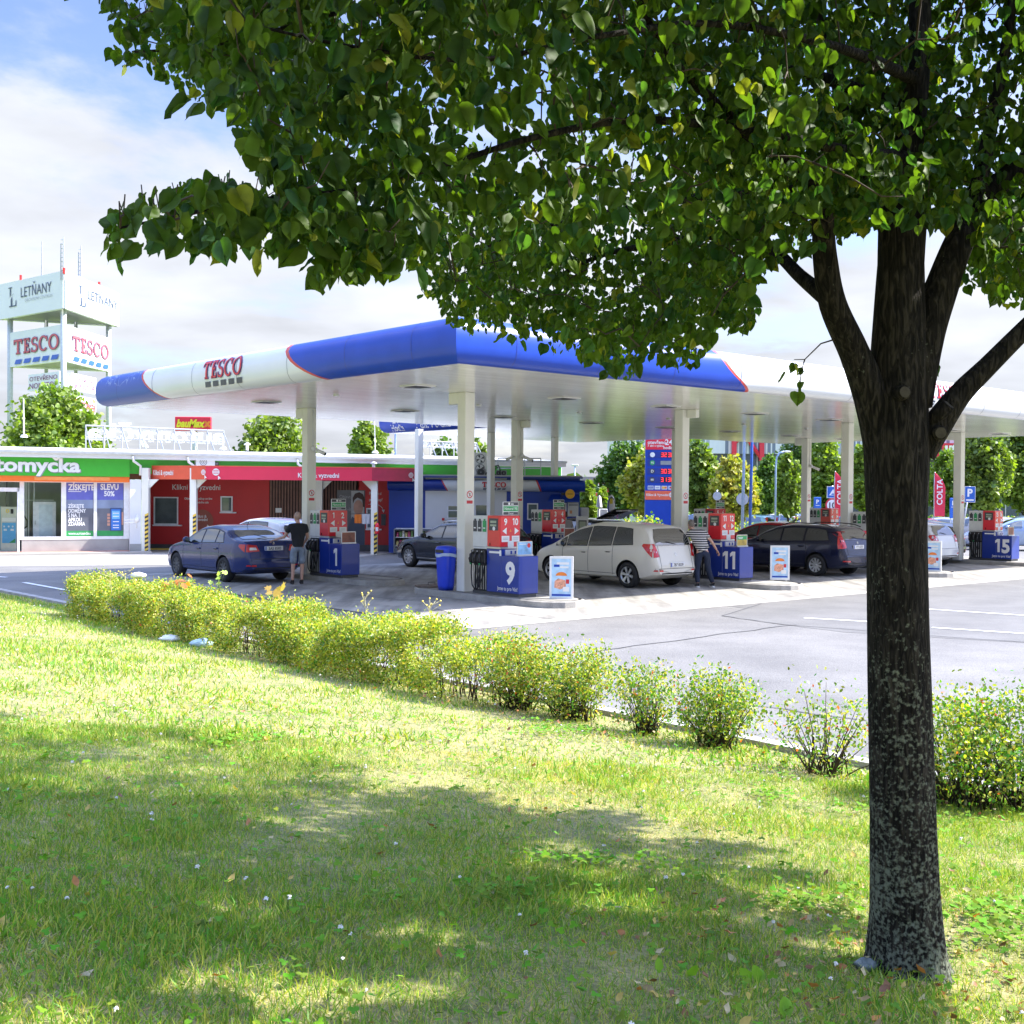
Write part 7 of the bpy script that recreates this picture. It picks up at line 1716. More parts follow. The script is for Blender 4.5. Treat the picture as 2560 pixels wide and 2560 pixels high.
mb.m(M('sign_teal', (.1, .3, .33), .5)); mb.box(p1.x + .6, at(1565, 1200, BY).x, BY - .1, BY + .19, at(1540, 1243, BY).z, at(1540, 1236, BY).z); mb.m(MATS['white_paint']); mb.text('NEJLEPŠÍ CENY', (at(1507, 1224, BY).x + .1, BY - .12, at(1507, 1241, BY).z), (1, 0, 0), (0, 0, 1), .22, 'L', .03); mb.build('store_sign', st, world=True)
mb = MB().m(MATS['yellow']); q0, q1 = at(1300, 1194, 99), at(1341, 1189, 99); mb.box(q0.x, q1.x, 99, 99.4, q0.z, q1.z); mb.m(MATS['bill_red']); q2 = at(1360, 1189, 99); mb.box(q1.x + .02, q2.x, 99, 99.4, q0.z, q1.z); mb.build('roof_band', st, world=True)
# small distant hedge line of trees handled as one far wood
n = 2200; fx = rng.uniform(-260, 300, n); fy = rng.uniform(330, 400, n); fz = rng.random(n) ** .7 * (6 + 2.5 * np.sin(fx * .05)) - .5
Nf = rng.normal(size=(n, 3)) + np.array([0, -.6, .6]); Nf /= np.linalg.norm(Nf, axis=1)[:, None]; Tf = rng.normal(size=(n, 3))
o = leafmesh('far_wood', np.stack([fx, fy, fz], 1), Nf, Tf, rng.uniform(2.5, 5.5, n), fl, np.tile([.07, .11, .05], (n, 1)) * rng.uniform(.8, 1.3, (n, 1)), MATS['far_leaf']); tag(o, 'distant line of woodland at the horizon', 'wood', kind='stuff')
# ------------------------------------------------------------------ cars
M('tyre', (.018, .018, .019), .75, var=.2, scale=20)
M('rim_silver', (.60, .61, .62), .3, metal=.7, var=.05); M('rim_dark', (.10, .105, .11), .4, metal=.4)
M('car_glass', (.012, .017, .018), .03, coat=.6, var=.2, spec=.8)
MATS['car_glass'].node_tree.nodes['Principled BSDF'].inputs['IOR'].default_value = 1.9; MATS['car_glass'].node_tree.nodes['Principled BSDF'].inputs['Coat IOR'].default_value = 1.9
M('trim_black', (.02, .02, .022), .45); M('chrome', (.7, .7, .7), .12, metal=1., var=.03)
M('lamp_red', (.55, .01, .015), .12, coat=.8, var=.15, scale=12); M('lamp_clear', (.72, .72, .72), .08, metal=.3, coat=.8)
M('plate_white', (.80, .80, .78), .4); M('arch_dark', (.010, .010, .011), .9)
def smooth_curve(pts, L, sig=.05):
    g = np.arange(-.5, L + .5, .01); y = np.interp(g, [p[0] for p in pts], [p[1] for p in pts])
    k = np.exp(-.5 * (np.arange(-20, 21) * .01 / sig) ** 2); k /= k.sum(); ys = np.convolve(np.pad(y, 20, 'edge'), k, 'valid')
    return lambda t: float(np.interp(t, g, ys))
def car(name, label, cat, loc, rz, L=4.5, Wd=1.8, H=1.5, top=None, belt=None, plan=None, wheels=(.9, 3.6), paint='paint', tA=1.3, pillars=(2.3,), tR=3.9, rear=(1.05, 1.36), front=(1.05, 1.36),
        tail=(.78, .98, .62), tailside=.28, plate='', rim='rim_silver', spokes=8, rails=False, wr=.325, tum=.36, lod=0, group=None, tall=False, detail=True, glassw=.62, seams=(1.35, 2.33, 3.35), chromeband=False, rbump=None, tailmat='lamp_red'):
    t_ = thing(name, label, cat, loc, rz, group)
    T = smooth_curve(top, L, .045); Bt0 = smooth_curve(belt, L, .08); Pw = smooth_curve(plan or [(0, .62), (.08, .74), (.25, .84), (.6, .90), (1.2, .905), (3.2, .905), (L - .5, .885), (L - .2, .82), (L - .05, .74), (L, .66)], L, .04)
    ksc = Wd / 1.81
    zbf = smooth_curve([(0, .28), (.3, .2), (L - .4, .22), (L, .36)], L, .05)
    def Bt(t): return min(Bt0(t), T(t) - .03)
    nst = int(L / (.055 if lod == 0 else .11)); ts = [0, .01, .03, .06] + [L * i / nst for i in range(2, nst - 1)] + [L - .06, L - .03, L - .01, L]
    def sec(t):
        w_ = Pw(t) * ksc; zb, zt, bz = zbf(t), T(t), Bt(t); h_ = zt - bz; zm = zb + (bz - zb) * .5
        def xg(z): return w_ * .965 - tum * (z - bz) - .25 * (z - bz) ** 2
        r_ = min(.14, h_ * .75)
        P = [(0, zb), (w_ * .55, zb), (w_ * .86, zb + .01), (w_ * .95, zb + .06), (w_ * .985, zb + .16), (w_ * 1.0, zm - .02), (w_ * 1.0, zm + .1), (w_ * .99, bz - .1), (w_ * .965, bz - .0)]
        P += [(xg(bz + (h_ - r_) * .33), bz + (h_ - r_) * .33), (xg(bz + (h_ - r_) * .66), bz + (h_ - r_) * .66), (xg(zt - r_), zt - r_)]
        xe = xg(zt - r_)
        for an in (25, 50, 72): P.append((xe - r_ * 1.25 * (1 - math.cos(R(an))), zt - r_ + (r_ - .02) * math.sin(R(an))))
        P += [(xe * .55, zt - .004), (0, zt)]
        return P
    secs = [sec(t) for t in ts]; m_ = len(secs[0]); V = []
    for t, s_ in zip(ts, secs):
        ring = [(x, L / 2 - t, z) for x, z in s_] + [(-x, L / 2 - t, z) for x, z in s_[-2:0:-1]]
        V += ring
    c_ = 2 * m_ - 2; Fs = [(i * c_ + j, i * c_ + (j + 1) % c_, (i + 1) * c_ + (j + 1) % c_, (i + 1) * c_ + j) for i in range(len(ts) - 1) for j in range(c_)]
    Fs += [tuple(range(c_)), tuple(range((len(ts) - 1) * c_, len(ts) * c_))[::-1]]
    bm = bmesh.new(); vs_ = [bm.verts.new(v) for v in V]
    for f in Fs:
        try: bm.faces.new([vs_[i] for i in f])
        except Exception: pass
    bmesh.ops.recalc_face_normals(bm, faces=bm.faces)
    bvh = BVHTree.FromBMesh(bm)
    me = bpy.data.meshes.new('body'); bm.to_mesh(me); bm.free(); me.materials.append(MATS[paint]); me.materials.append(MATS['arch_dark'])
    body = bpy.data.objects.new('body', me); COL.objects.link(body)
    # wheel arches
    cb = MB()
    for wt_ in wheels:
        for s_ in (-1, 1):
            x0, x1 = sorted((s_ * (Wd / 2 - .27), s_ * (Wd / 2 + .2))); cb.lathe([(.0005, x0), (wr + .055, x0), (wr + .055, x1), (.0005, x1)], (0, L / 2 - wt_, wr + .0), 'X', 28)
    cb.m(MATS['arch_dark']); cut = cb.build('cut'); 
    md = body.modifiers.new('b', 'BOOLEAN'); md.operation = 'DIFFERENCE'; md.object = cut; md.solver = 'EXACT'; md.use_self = False
    dg = bpy.context.evaluated_depsgraph_get(); me2 = bpy.data.meshes.new_from_object(body.evaluated_get(dg), depsgraph=dg)
    body.modifiers.clear(); body.data = me2; me2.name = 'body'; bpy.data.objects.remove(cut)
    for p in me2.polygons: p.use_smooth = abs(p.normal.x) < .999 or len(p.vertices) == 4
    try: me2.set_sharp_from_angle(angle=R(32))
    except Exception: pass
    body.parent = t_
    def grid(poly, g0=.10, g1=.07):
        b2 = bmesh.new(); vv = [b2.verts.new((p[0], p[1], 0)) for p in poly]; b2.faces.new(vv)
        xs = [p[0] for p in poly]; ys = [p[1] for p in poly]
        for ax, lo, hi, st in ((0, min(xs), max(xs), g0), (1, min(ys), max(ys), g1)):
            q = lo + st
            while q < hi - .005:
                co = (q, 0, 0) if ax == 0 else (0, q, 0); no_ = (1, 0, 0) if ax == 0 else (0, 1, 0)
                bmesh.ops.bisect_plane(b2, geom=b2.verts[:] + b2.edges[:] + b2.faces[:], plane_co=co, plane_no=no_); q += st
        b2.verts.ensure_lookup_table(); b2.verts.index_update(); V_ = [(v.co.x, v.co.y) for v in b2.verts]; F_ = [tuple(v.index for v in f.verts) for f in b2.faces]; b2.free(); return V_, F_
    def pside(mb, poly, side, off=.005, g=.1):
        V_, F_ = grid(poly, g); out = []
        for t, z in V_:
            h = bvh.ray_cast(Vector((side * 3, L / 2 - t, z)), Vector((-side, 0, 0)))
            p = h[0] + Vector((side, 0, 0)) * off if h[0] is not None else Vector((side * Pw(t) * ksc * .9, L / 2 - t, z)); out.append(p)
        mb.add(out, F_)
    def pend(mb, poly, end, off=.006):      # end: +1 front, -1 rear ; poly (x,z)
        V_, F_ = grid(poly, .06, .03); out = []
        for x, z in V_:
            h = bvh.ray_cast(Vector((x, end * 4, z)), Vector((0, -end, 0)))
            p = h[0] + Vector((0, end, .4)).normalized() * off if h[0] is not None else None
            out.append(p if p is not None else Vector((x, end * (L / 2 - .05), z)))
        mb.add(out, F_)
    # glass
    gl = 'car_glass'; edges_ = [tA] + list(pillars) + [tR]
    for side in (-1, 1):
        for k in range(len(edges_) - 1):
            a_ = edges_[k] + (.035 if k else 0); c2 = edges_[k + 1] - (.035 if k < len(edges_) - 2 else 0)
            n = 7; lo, hi = [], []
            for i in range(n + 1):
                t = a_ + (c2 - a_) * i / n; zl_ = Bt0(t) + .03; zu = T(t) - .115
                if zu > zl_ + .015: lo.append((t, zl_)); hi.append((t, zu))
            if len(lo) < 2: continue
            if k == len(edges_) - 2:        # rake the last window edge
                hi[-1] = (hi[-1][0] - .14, hi[-1][1]); 
                if len(hi) > 2: hi[-2] = (min(hi[-2][0], hi[-1][0] - .03), hi[-2][1])
            mb = MB().m(MATS['trim_black'], True)
            ex = [(lo[0][0] - .02, lo[0][1] - .018)] + [(t, z - .018) for t, z in lo[1:-1]] + [(lo[-1][0] + .02, lo[-1][1] - .018)] + [(hi[-1][0] + .02, hi[-1][1] + .018)] + [(t, z + .018) for t, z in hi[-2:0:-1]] + [(hi[0][0] - .02, hi[0][1] + .014)]
            if lod == 0: pside(mb, ex, side, .004)
            mb.m(MATS[gl]); pside(mb, lo + hi[::-1], side, .008); mb.build('side_window', t_)
    def hw(z, t): return Pw(t) * ksc * .965 - tum * (z - Bt(t)) - .06
    tz = None
    for t in [i * .02 for i in range(int(L / .02), int(L * .55 / .02), -1)]:
        if T(t) > (rear[0] + rear[1]) / 2: tz = t; break
    mb = MB().m(MATS[gl], True); w0, w1 = glassw + .04, glassw - .08
    pend(mb, [(-w0, rear[0]), (w0, rear[0]), (w0 * .99, (rear[0] + rear[1]) / 2), (w1, rear[1]), (w1 * .6, rear[1] + .015), (-w1 * .6, rear[1] + .015), (-w1, rear[1]), (-w0 * .99, (rear[0] + rear[1]) / 2)], -1, .014); mb.build('rear_window', t_)
    mb = MB().m(MATS[gl], True); pend(mb, [(-w0 - .02, front[0]), (w0 + .02, front[0]), (w1, front[1]), (-w1, front[1])], 1, .008); mb.build('windscreen', t_)
    # lamps
    for side in (-1, 1):
        z0, z1, xin = tail; mb = MB().m(MATS[tailmat], True); xo = Pw(L - .12) * ksc
        pend(mb, [(side * xin, z0 + .02), (side * xo * .99, z0), (side * xo * .97, z1), (side * (xin + (.06 if not tall else .02)), z1 - .03)], -1, .010); pside(mb, [(L - tailside, z1 - .05), (L - .13, z0 + .0), (L - .13, z1), (L - tailside + .03, z1)] if not tall else [(L - tailside, z1), (L - .22, z0), (L - .1, z0), (L - .16, z1 - .2), (L - .3, z1)], side, .010)
        if detail: mb.m(MATS['lamp_clear']); zc = (z0 + z1) / 2; pend(mb, [(side * (xin + .07), zc - .05), (side * (xo * .9), zc - .05), (side * (xo * .88), zc + .015), (side * (xin + .09), zc + .015)], -1, .014)
        mb.build('taillight', t_)
        mb = MB().m(MATS['lamp_clear'], True); zh = Bt0(.3) - .1; pend(mb, [(side * .48, zh - .12), (side * .78, zh - .1), (side * .78, zh + .02), (side * .5, zh - .02)], 1, .01); mb.build('headlight', t_)
    if detail:
        for side in (-1, 1):
            mb = MB().m(MATS['trim_black'])
            for s_ in seams: pside(mb, [(s_, .32), (s_ + .012, .32), (s_ + .012, Bt0(s_)), (s_, Bt0(s_))], side, .003)
            pside(mb, [(wheels[0] + .42, .34), (wheels[1] - .42, .34), (wheels[1] - .42, .35), (wheels[0] + .42, .35)], side, .003, .4)
            if chromeband: mb.m(MATS['chrome']); pside(mb, [(wheels[0] + .45, .30), (wheels[1] - .45, .30), (wheels[1] - .45, .34), (wheels[0] + .45, .34)], side, .012, .4)
            mb.build('door_seams', t_)
            for s_ in seams[1:]:
                h = bvh.ray_cast(Vector((side * 3, L / 2 - s_ + .16, Bt0(s_) - .13)), Vector((-side, 0, 0)))
                if h[0] is None: continue
                p = h[0]; mb = MB().m(MATS[paint]); x0, x1 = sorted((p.x, p.x + side * .035)); mb.box(x0, x1, p.y - .1, p.y + .1, p.z - .018, p.z + .018, .01); mb.m(MATS['trim_black']); mb.box(min(p.x, p.x + side * .004), max(p.x, p.x + side * .004), p.y - .07, p.y + .07, p.z - .04, p.z - .019, .0); mb.build('door_handle', t_)
        mb = MB().m(MATS['trim_black'], True); zr = zbf(L) + .0; ww = Pw(L - .1) * ksc * .8; pend(mb, [(-ww, .31), (ww, .31), (ww * .92, .40), (-ww * .92, .40)], -1, .008)
        mb.m(MATS['trim_black']); zp_ = (rbump or .62)
        pend(mb, [(-.74, zp_), (.74, zp_), (.74, zp_ + .012), (-.74, zp_ + .012)], -1, .004)
        for sx in (-1, 1): pend(mb, [(sx * (tail[2] - .02), zp_), (sx * (tail[2] - .008), zp_), (sx * (tail[2] - .008), rear[0]), (sx * (tail[2] - .02), rear[0])], -1, .004)
        for sx in (-1, 1): mb.m(MATS['lamp_red']); pend(mb, [(sx * .52, .43), (sx * .76, .44), (sx * .75, .475), (sx * .53, .475)], -1, .012)
        mb.build('rear_bumper_trim', t_)
        if plate:
            zc = plate[1]; h = bvh.ray_cast(Vector((0, -4, zc)), Vector((0, 1, 0))); y = h[0].y - .02 if h[0] is not None else -L / 2
            mb = MB().m(MATS['plate_white']); mb.box(-.26, .26, y - .008, y + .03, zc - .055, zc + .055, .005); mb.m(MATS['trim_black']); mb.text(plate[0], (.02, y - .009, zc - .035), (1, 0, 0), (0, 0, 1), .10, bold=.02, lift=.001, sx=.95); mb.m(MATS['brand_blue']); mb.rect((-.24, y - .0095, zc), (1, 0, 0), (0, 0, 1), .035, .1); mb.build('number_plate', t_)
            h = bvh.ray_cast(Vector((0, -4, plate[2])), Vector((0, 1, 0)))
            if h[0] is not None: mb = MB().m(MATS['chrome']); y = h[0].y - .012; mb.disc((0, y, plate[2]), (1, 0, 0), (0, .2, 1), .04, 16, .028); mb.poly((0, y - .001, plate[2]), (1, 0, 0), (0, .2, 1), [(-.012, -.02), (.012, -.01), (.008, .022), (-.01, .015)]); mb.build('badge', t_)
    # mirrors
    for side in (-1, 1):
        h = bvh.ray_cast(Vector((side * 3, L / 2 - tA - .28, Bt0(tA) + .01)), Vector((-side, 0, 0)))
        p = h[0] if h[0] is not None else Vector((side * .85, L / 2 - tA - .28, Bt0(tA)))
        mb = MB().m(MATS[paint], True); mb.ball((p.x + side * .12, p.y, p.z + .09), .1, 12, (1.05, .7, .78)); mb.m(MATS['trim_black'], False); mb.bar((p.x - side * .02, p.y, p.z), (p.x + side * .08, p.y, p.z + .06), .025, n=6); mb.m(MATS['car_glass']); mb.disc((p.x + side * .12, p.y - .072, p.z + .09), (1, 0, 0), (0, 0, 1), .07, 12); mb.build('mirror', t_)
    if rails:
        for side in (-1, 1):
            mb = MB().m(MATS[rails if isinstance(rails, str) else 'trim_black'], True); P = []
            for i in range(9):
                t = tA + .95 + (tR - tA - .9) * i / 8; P.append((side * (Pw(t) * ksc * .965 - tum * (T(t) - Bt(t)) + .015), L / 2 - t, T(t) + (.0 if i in (0, 8) else .035)))
            mb.tube(P, .016, 6); mb.build('roof_rail', t_)
    mb = MB().m(MATS['trim_black']); mb.bar((0, L / 2 - (tR - .35), T(tR - .35) - .01), (0, L / 2 - (tR - .2), T(tR - .35) + .14), .006, n=5)
    mb.m(MATS['trim_black']); 
    h = bvh.ray_cast(Vector((.1, -4, rear[0] + .03)), Vector((0, 1, 0)))
    if h[0] is not None and detail: p = h[0]; mb.bar((p.x, p.y - .02, p.z), (p.x - .36, p.y + .0, p.z + .07), .008, n=4)
    mb.build('aerial_and_wiper', t_)
    # wheels
    for wt_ in wheels:
        for s_ in (-1, 1):
            xo = s_ * (Wd / 2 - .012); c = (0, 0, 0); mb = MB().m(MATS['tyre'], True); ti = .21
            pr = [(wr - .115, -.0), (wr - .1, .006), (wr - .05, .010), (wr - .02, -.006), (wr, -.035), (wr, -.17), (wr - .02, -.2), (wr - .1, -.2), (wr - .12, -.19)]
            mb.lathe([(r_, xo + s_ * h_) for r_, h_ in pr], (0, L / 2 - wt_, wr), 'X', 28); wl_ = mb.build('wheel', t_)
            mb = MB().m(MATS['arch_dark']); mb.lathe([(.001, xo - s_ * .07), (wr - .112, xo - s_ * .06)], (0, L / 2 - wt_, wr), 'X', 24)
            mb.m(MATS[rim], True); mb.lathe([(wr - .118, xo - s_ * .06), (wr - .118, xo - s_ * .004), (wr - .10, xo + s_ * .004), (wr - .128, xo - s_ * .03)], (0, L / 2 - wt_, wr), 'X', 28)
            mb.lathe([(.001, xo - s_ * .012), (.045, xo - s_ * .015), (.055, xo - s_ * .04)], (0, L / 2 - wt_, wr), 'X', 14); mb.smooth = False
            for k in range(spokes):
                an = 2 * PI * k / spokes + .2; ra, rb = .04, wr - .115; wa, wb = .016 + .1 / spokes * .3, .02 + .12 / spokes
                P = []
                for r_, w_ in ((ra, wa), (rb, wb)):
                    for q in (-1, 1): P.append((xo - s_ * (.022 if r_ == ra else .012), L / 2 - wt_ + r_ * math.cos(an) - q * w_ * math.sin(an), wr + r_ * math.sin(an) + q * w_ * math.cos(an)))
                mb.slab([P[0], P[1], P[3], P[2]], (-s_ * .03, 0, 0))
            mb.build('rim', wl_)
    return t_
def cpaint(name, rgb, metal=.25, rough=.22): return M(name, rgb, rough, metal=metal, var=.03, scale=2, coat=.55, spec=.4)
cpaint('paint_navy', (.006, .022, .12), .0, .25); cpaint('paint_navy_dark', (.010, .014, .045)); cpaint('paint_graphite', (.035, .042, .06)); cpaint('paint_champagne', (.70, .67, .58), .0, .3)
cpaint('paint_white', (.72, .73, .74), 0); cpaint('paint_red', (.42, .01, .02)); cpaint('paint_silver', (.48, .50, .52), .4, .28); cpaint('paint_black', (.012, .012, .014)); cpaint('paint_teal', (.25, .42, .40), .3, .3); cpaint('paint_bluegrey', (.16, .22, .30)); cpaint('paint_sky', (.35, .45, .60), .3); cpaint('paint_anthracite', (.04, .045, .055))
SED = dict(L=4.66, Wd=1.81, H=1.46, top=[(0, .60), (.04, .70), (.3, .80), (.8, .93), (1.25, 1.01), (1.7, 1.25), (2.1, 1.41), (2.6, 1.462), (3.1, 1.445), (3.5, 1.36), (3.95, 1.18), (4.2, 1.115), (4.5, 1.09), (4.58, 1.05), (4.62, .85), (4.66, .5)],
           belt=[(0, .58), (.5, .80), (1.2, .93), (2.5, .96), (3.6, 1.0), (4.3, 1.02), (4.66, 1.0)], wheels=(.88, 3.57), tA=1.42, pillars=(2.36, 3.12), tR=3.55, rear=(1.12, 1.38), front=(1.03, 1.38), glassw=.6, tail=(.80, 1.0, .42), tailside=.35, seams=(1.32, 2.37, 3.34))
MPV = dict(L=4.50, Wd=1.81, H=1.63, top=[(0, .62), (.05, .74), (.35, .88), (.85, 1.03), (1.3, 1.28), (1.75, 1.50), (2.3, 1.62), (3.2, 1.615), (3.8, 1.575), (4.08, 1.53), (4.2, 1.42), (4.33, 1.1), (4.40, 1.0), (4.46, .72), (4.5, .5)],
           belt=[(0, .6), (.5, .82), (1.0, .95), (2.5, 1.0), (4.0, 1.08), (4.5, 1.05)], wheels=(.86, 3.62), tA=1.05, pillars=(1.42, 2.22, 3.08), tR=3.78, rear=(1.07, 1.47), front=(1.06, 1.5), glassw=.6, tail=(.78, 1.12, .60), tailside=.42, seams=(1.3, 2.25, 3.12), wr=.325, tum=.30)
EST = dict(L=4.47, Wd=1.82, H=1.5, top=[(0, .58), (.05, .70), (.35, .84), (.95, .98), (1.2, 1.04), (1.65, 1.29), (2.05, 1.44), (2.6, 1.50), (3.4, 1.49), (3.9, 1.45), (4.08, 1.41), (4.18, 1.33), (4.32, 1.05), (4.38, .95), (4.43, .7), (4.47, .5)],
           belt=[(0, .56), (.5, .8), (1.1, .93), (2.5, .97), (4.0, 1.03), (4.47, 1.0)], wheels=(.9, 3.54), tA=1.3, pillars=(2.3, 3.12), tR=3.95, rear=(1.07, 1.35), front=(1.05, 1.38), glassw=.6, tail=(.82, 1.32, .60), tailside=.3, seams=(1.3, 2.32, 3.2))
EXE = dict(L=4.93, Wd=1.87, H=1.46, top=[(0, .58), (.05, .70), (.4, .82), (1.1, .96), (1.4, 1.01), (1.9, 1.26), (2.3, 1.41), (2.9, 1.46), (3.7, 1.44), (4.3, 1.36), (4.5, 1.28), (4.75, 1.02), (4.82, .93), (4.89, .7), (4.93, .5)],
           belt=[(0, .56), (.5, .78), (1.3, .92), (2.8, .95), (4.3, 1.0), (4.93, .98)], wheels=(.93, 3.84), tA=1.55, pillars=(2.62, 3.55), tR=4.3, rear=(1.05, 1.3), front=(1.04, 1.36), glassw=.6, tail=(.8, .95, .5), tailside=.4, seams=(1.45, 2.62, 3.66), wr=.345)
HAT = dict(L=4.05, Wd=1.75, H=1.5, top=[(0, .58), (.05, .72), (.35, .87), (.85, 1.0), (1.05, 1.06), (1.5, 1.32), (1.9, 1.46), (2.4, 1.50), (3.1, 1.48), (3.55, 1.42), (3.7, 1.36), (3.9, 1.04), (3.97, .95), (4.02, .7), (4.05, .5)],
           belt=[(0, .56), (.5, .82), (1.0, .93), (2.3, .98), (3.6, 1.06), (4.05, 1.0)], wheels=(.8, 3.35), tA=1.15, pillars=(2.1,), tR=3.25, rear=(1.06, 1.36), front=(1.06, 1.38), glassw=.57, tail=(.82, 1.08, .52), tailside=.3, seams=(1.15, 2.12, 3.0))
def carpos(px, py, spec, wheel=1, side=-1, rz=None):
    """car centre so that the ground contact of that wheel shows at (px,py); heading +v"""
    rz = ROTUV if rz is None else rz; g_ = G(px, py); L = spec['L']; y = L / 2 - spec['wheels'][wheel]; x = side * (spec['Wd'] / 2 - .1)
    return Vector((g_.x - (x * math.cos(rz) - y * math.sin(rz)), g_.y - (x * math.sin(rz) + y * math.cos(rz)), 0))
car('parked_car', 'dark blue saloon car refuelling at pump 1, seen from behind', 'car', carpos(582, 1457, SED) + Vector((-.25, .28, 0)), ROTUV, paint='paint_navy', rim='rim_dark', spokes=10, plate=('3AS 8583', .89, 1.02), rbump=.62, **SED)
car('parked_car', 'champagne-silver people carrier refuelling at pump 11 behind the nearest poster stand', 'car', carpos(1590, 1471, MPV) + Vector((-.16, .16, 0)), ROTUV, paint='paint_champagne', rim='rim_silver', spokes=6, plate=('7B7 8539', .60, .86), rbump=.5, **MPV)
car('parked_car', 'very dark blue estate car with roof rails between pump 11 and the trunk', 'car', carpos(2042, 1440, EST), ROTUV, paint='paint_navy_dark', spokes=10, plate=('1T7 4735', .86, .98), rails=True, tall=True, rbump=.62, **EST)
car('parked_car', 'dark graphite estate car with shiny ten-spoke wheels behind the blue bin', 'car', carpos(1026, 1417, EXE, 0), ROTUV, paint='paint_graphite', spokes=10, chromeband=True, rails='chrome', plate=('4U2 1185', .8, .95), **EXE)
g_ = at(700, 1430, 36.5)
car('parked_car', 'white-grey car in the pick-up lane behind the dark blue saloon', 'car', Vector((-8.0, 38.3, 0)), R(48), paint='paint_white', **HAT)
g_ = at(1905, 1400, 38.6)
car('parked_car', 'dark red hatchback beyond the dark blue estate car', 'car', Vector((g_.x + .15, 38.3, 0)), ROTUV + R(5), paint='paint_red', **HAT)
car('parked_car', 'white hatchback partly hidden right of the trunk', 'car', carpos(2352, 1414, HAT, 1, 1), ROTUV, paint='paint_white', **HAT)
car('parked_car', 'black hatchback with red tail lamps by pump 15', 'car', carpos(2398, 1411, HAT, 1, 1) + Vector((.25, 1.6, 0)), ROTUV, paint='paint_anthracite', plate=('5C3 7021', .66, .95), **HAT)
# dark car with its tailgate up beyond the man in grey
g_ = at(1480, 1400, 41.5)
t_ = car('parked_car', 'black estate car with its tailgate raised behind the man in the grey shirt', 'car', Vector((g_.x - .6, 42.0, 0)), ROTUV, paint='paint_black', **EST)
mb = MB().m(MATS['paint_black'], True); P = [(-.62, -1.7, 1.47), (.62, -1.7, 1.47), (.60, -2.5, 1.78), (-.60, -2.5, 1.78)]; mb.slab(P, (0, 0, .05)); mb.m(MATS['car_glass']); mb.add([(-.5, -1.8, 1.56), (.5, -1.8, 1.56), (.48, -2.3, 1.76), (-.48, -2.3, 1.76)], [(0, 1, 2, 3)]); mb.m(MATS['chrome']); mb.bar((-.5, -2.505, 1.77), (.5, -2.505, 1.77), .02, n=5); mb.build('tailgate', t_)
# more cars beyond and in the car park
def far_car(px, Y, zb, rz, paint, spec, label, gr='cars in the far car park', det=False):
    p = at(px, 1240, Y); sp_ = dict(spec)
    return car('parked_car', label, 'car', Vector((p.x, Y, zb)), rz, paint=paint, lod=1, detail=det, group=gr, **sp_)
far_car(1862, 80, -.47, R(50), 'paint_teal', EST, 'pale teal car in the car park left of the flagpoles')
far_car(1928, 84, -.47, R(60), 'paint_white', EST, 'white estate car in the car park right of the flagpoles')
far_car(1975, 88, -.47, R(60), 'paint_bluegrey', SED, 'blue-grey saloon just right of the white estate car')
far_car(2008, 72, -.46, R(80), 'paint_black', HAT, 'black car left of the second-row column')
far_car(2095, 56, -.05, R(30), 'paint_graphite', SED, 'dark car by pump 7 with the bald driver beside it')
far_car(2200, 58, -.1, R(25), 'paint_bluegrey', HAT, 'grey car hidden behind the trunk')
far_car(2235, 50, 0, ROTUV, 'paint_red', HAT, 'red car glimpsed between column and trunk')
far_car(2345, 62, -.2, R(65), 'paint_silver', SED, 'silver saloon behind the white hatchback')
far_car(2330, 76, -.47, R(70), 'paint_bluegrey', EST, 'blue-grey estate behind the silver saloon')
far_car(2448, 56, -.05, R(30), 'paint_silver', HAT, 'silver car with red lamps behind the last column')
far_car(2550, 52, 0, R(75), 'paint_sky', SED, 'light blue-grey saloon behind pump 15 at the right edge')
far_car(2560, 66, -.3, R(80), 'paint_bluegrey', MPV, 'dark blue-grey people carrier at the far right edge')
far_car(1770, 92, -.48, R(80), 'paint_silver', EST, 'silver car under the yellow tree right behind pump 11')
far_car(1740, 88, -.48, R(75), 'paint_bluegrey', SED, 'grey saloon half hidden behind the low hedge')
# ------------------------------------------------------------------ people
M('skin', (.50, .29, .21), .5, var=.1, scale=12); M('hair_grey', (.16, .14, .12), .8, var=.3, scale=60); M('hair_dark', (.045, .032, .025), .8, var=.3, scale=60); M('hair_shaved', (.40, .27, .21), .6, var=.15, scale=80)
M('cloth_black', (.012, .013, .016), .85, bump=.3, bscale=14); M('denim_light', (.19, .23, .28), .85, var=.3, scale=9, bump=.4, bscale=12); M('denim_dark', (.012, .020, .045), .85, var=.3, scale=9, bump=.4, bscale=12); M('cloth_grey', (.30, .29, .30), .85, var=.1, bump=.3, bscale=14); M('shoe_dark', (.02, .02, .022), .5); M('sole_white', (.7, .7, .68), .6)
m = M('cloth_striped', (.5, .5, .5), .85); n_ = m.node_tree; b = n_.nodes['Principled BSDF']
t = n_.nodes.new('ShaderNodeTexCoord'); sz = n_.nodes.new('ShaderNodeSeparateXYZ'); n_.links.new(t.outputs['Object'], sz.inputs[0])
m1 = n_.nodes.new('ShaderNodeMath'); m1.operation = 'MULTIPLY'; n_.links.new(sz.outputs[2], m1.inputs[0]); m1.inputs[1].default_value = 17.5
m2 = n_.nodes.new('ShaderNodeMath'); m2.operation = 'FRACT'; n_.links.new(m1.outputs[0], m2.inputs[0]); m3 = n_.nodes.new('ShaderNodeMath'); m3.operation = 'LESS_THAN'; n_.links.new(m2.outputs[0], m3.inputs[0]); m3.inputs[1].default_value = .55
mx = n_.nodes.new('ShaderNodeMixRGB'); n_.links.new(m3.outputs[0], mx.inputs[0]); mx.inputs[1].default_value = (.62, .60, .56, 1); mx.inputs[2].default_value = (.015, .015, .025, 1); n_.links.new(mx.outputs[0], b.inputs['Base Color'])

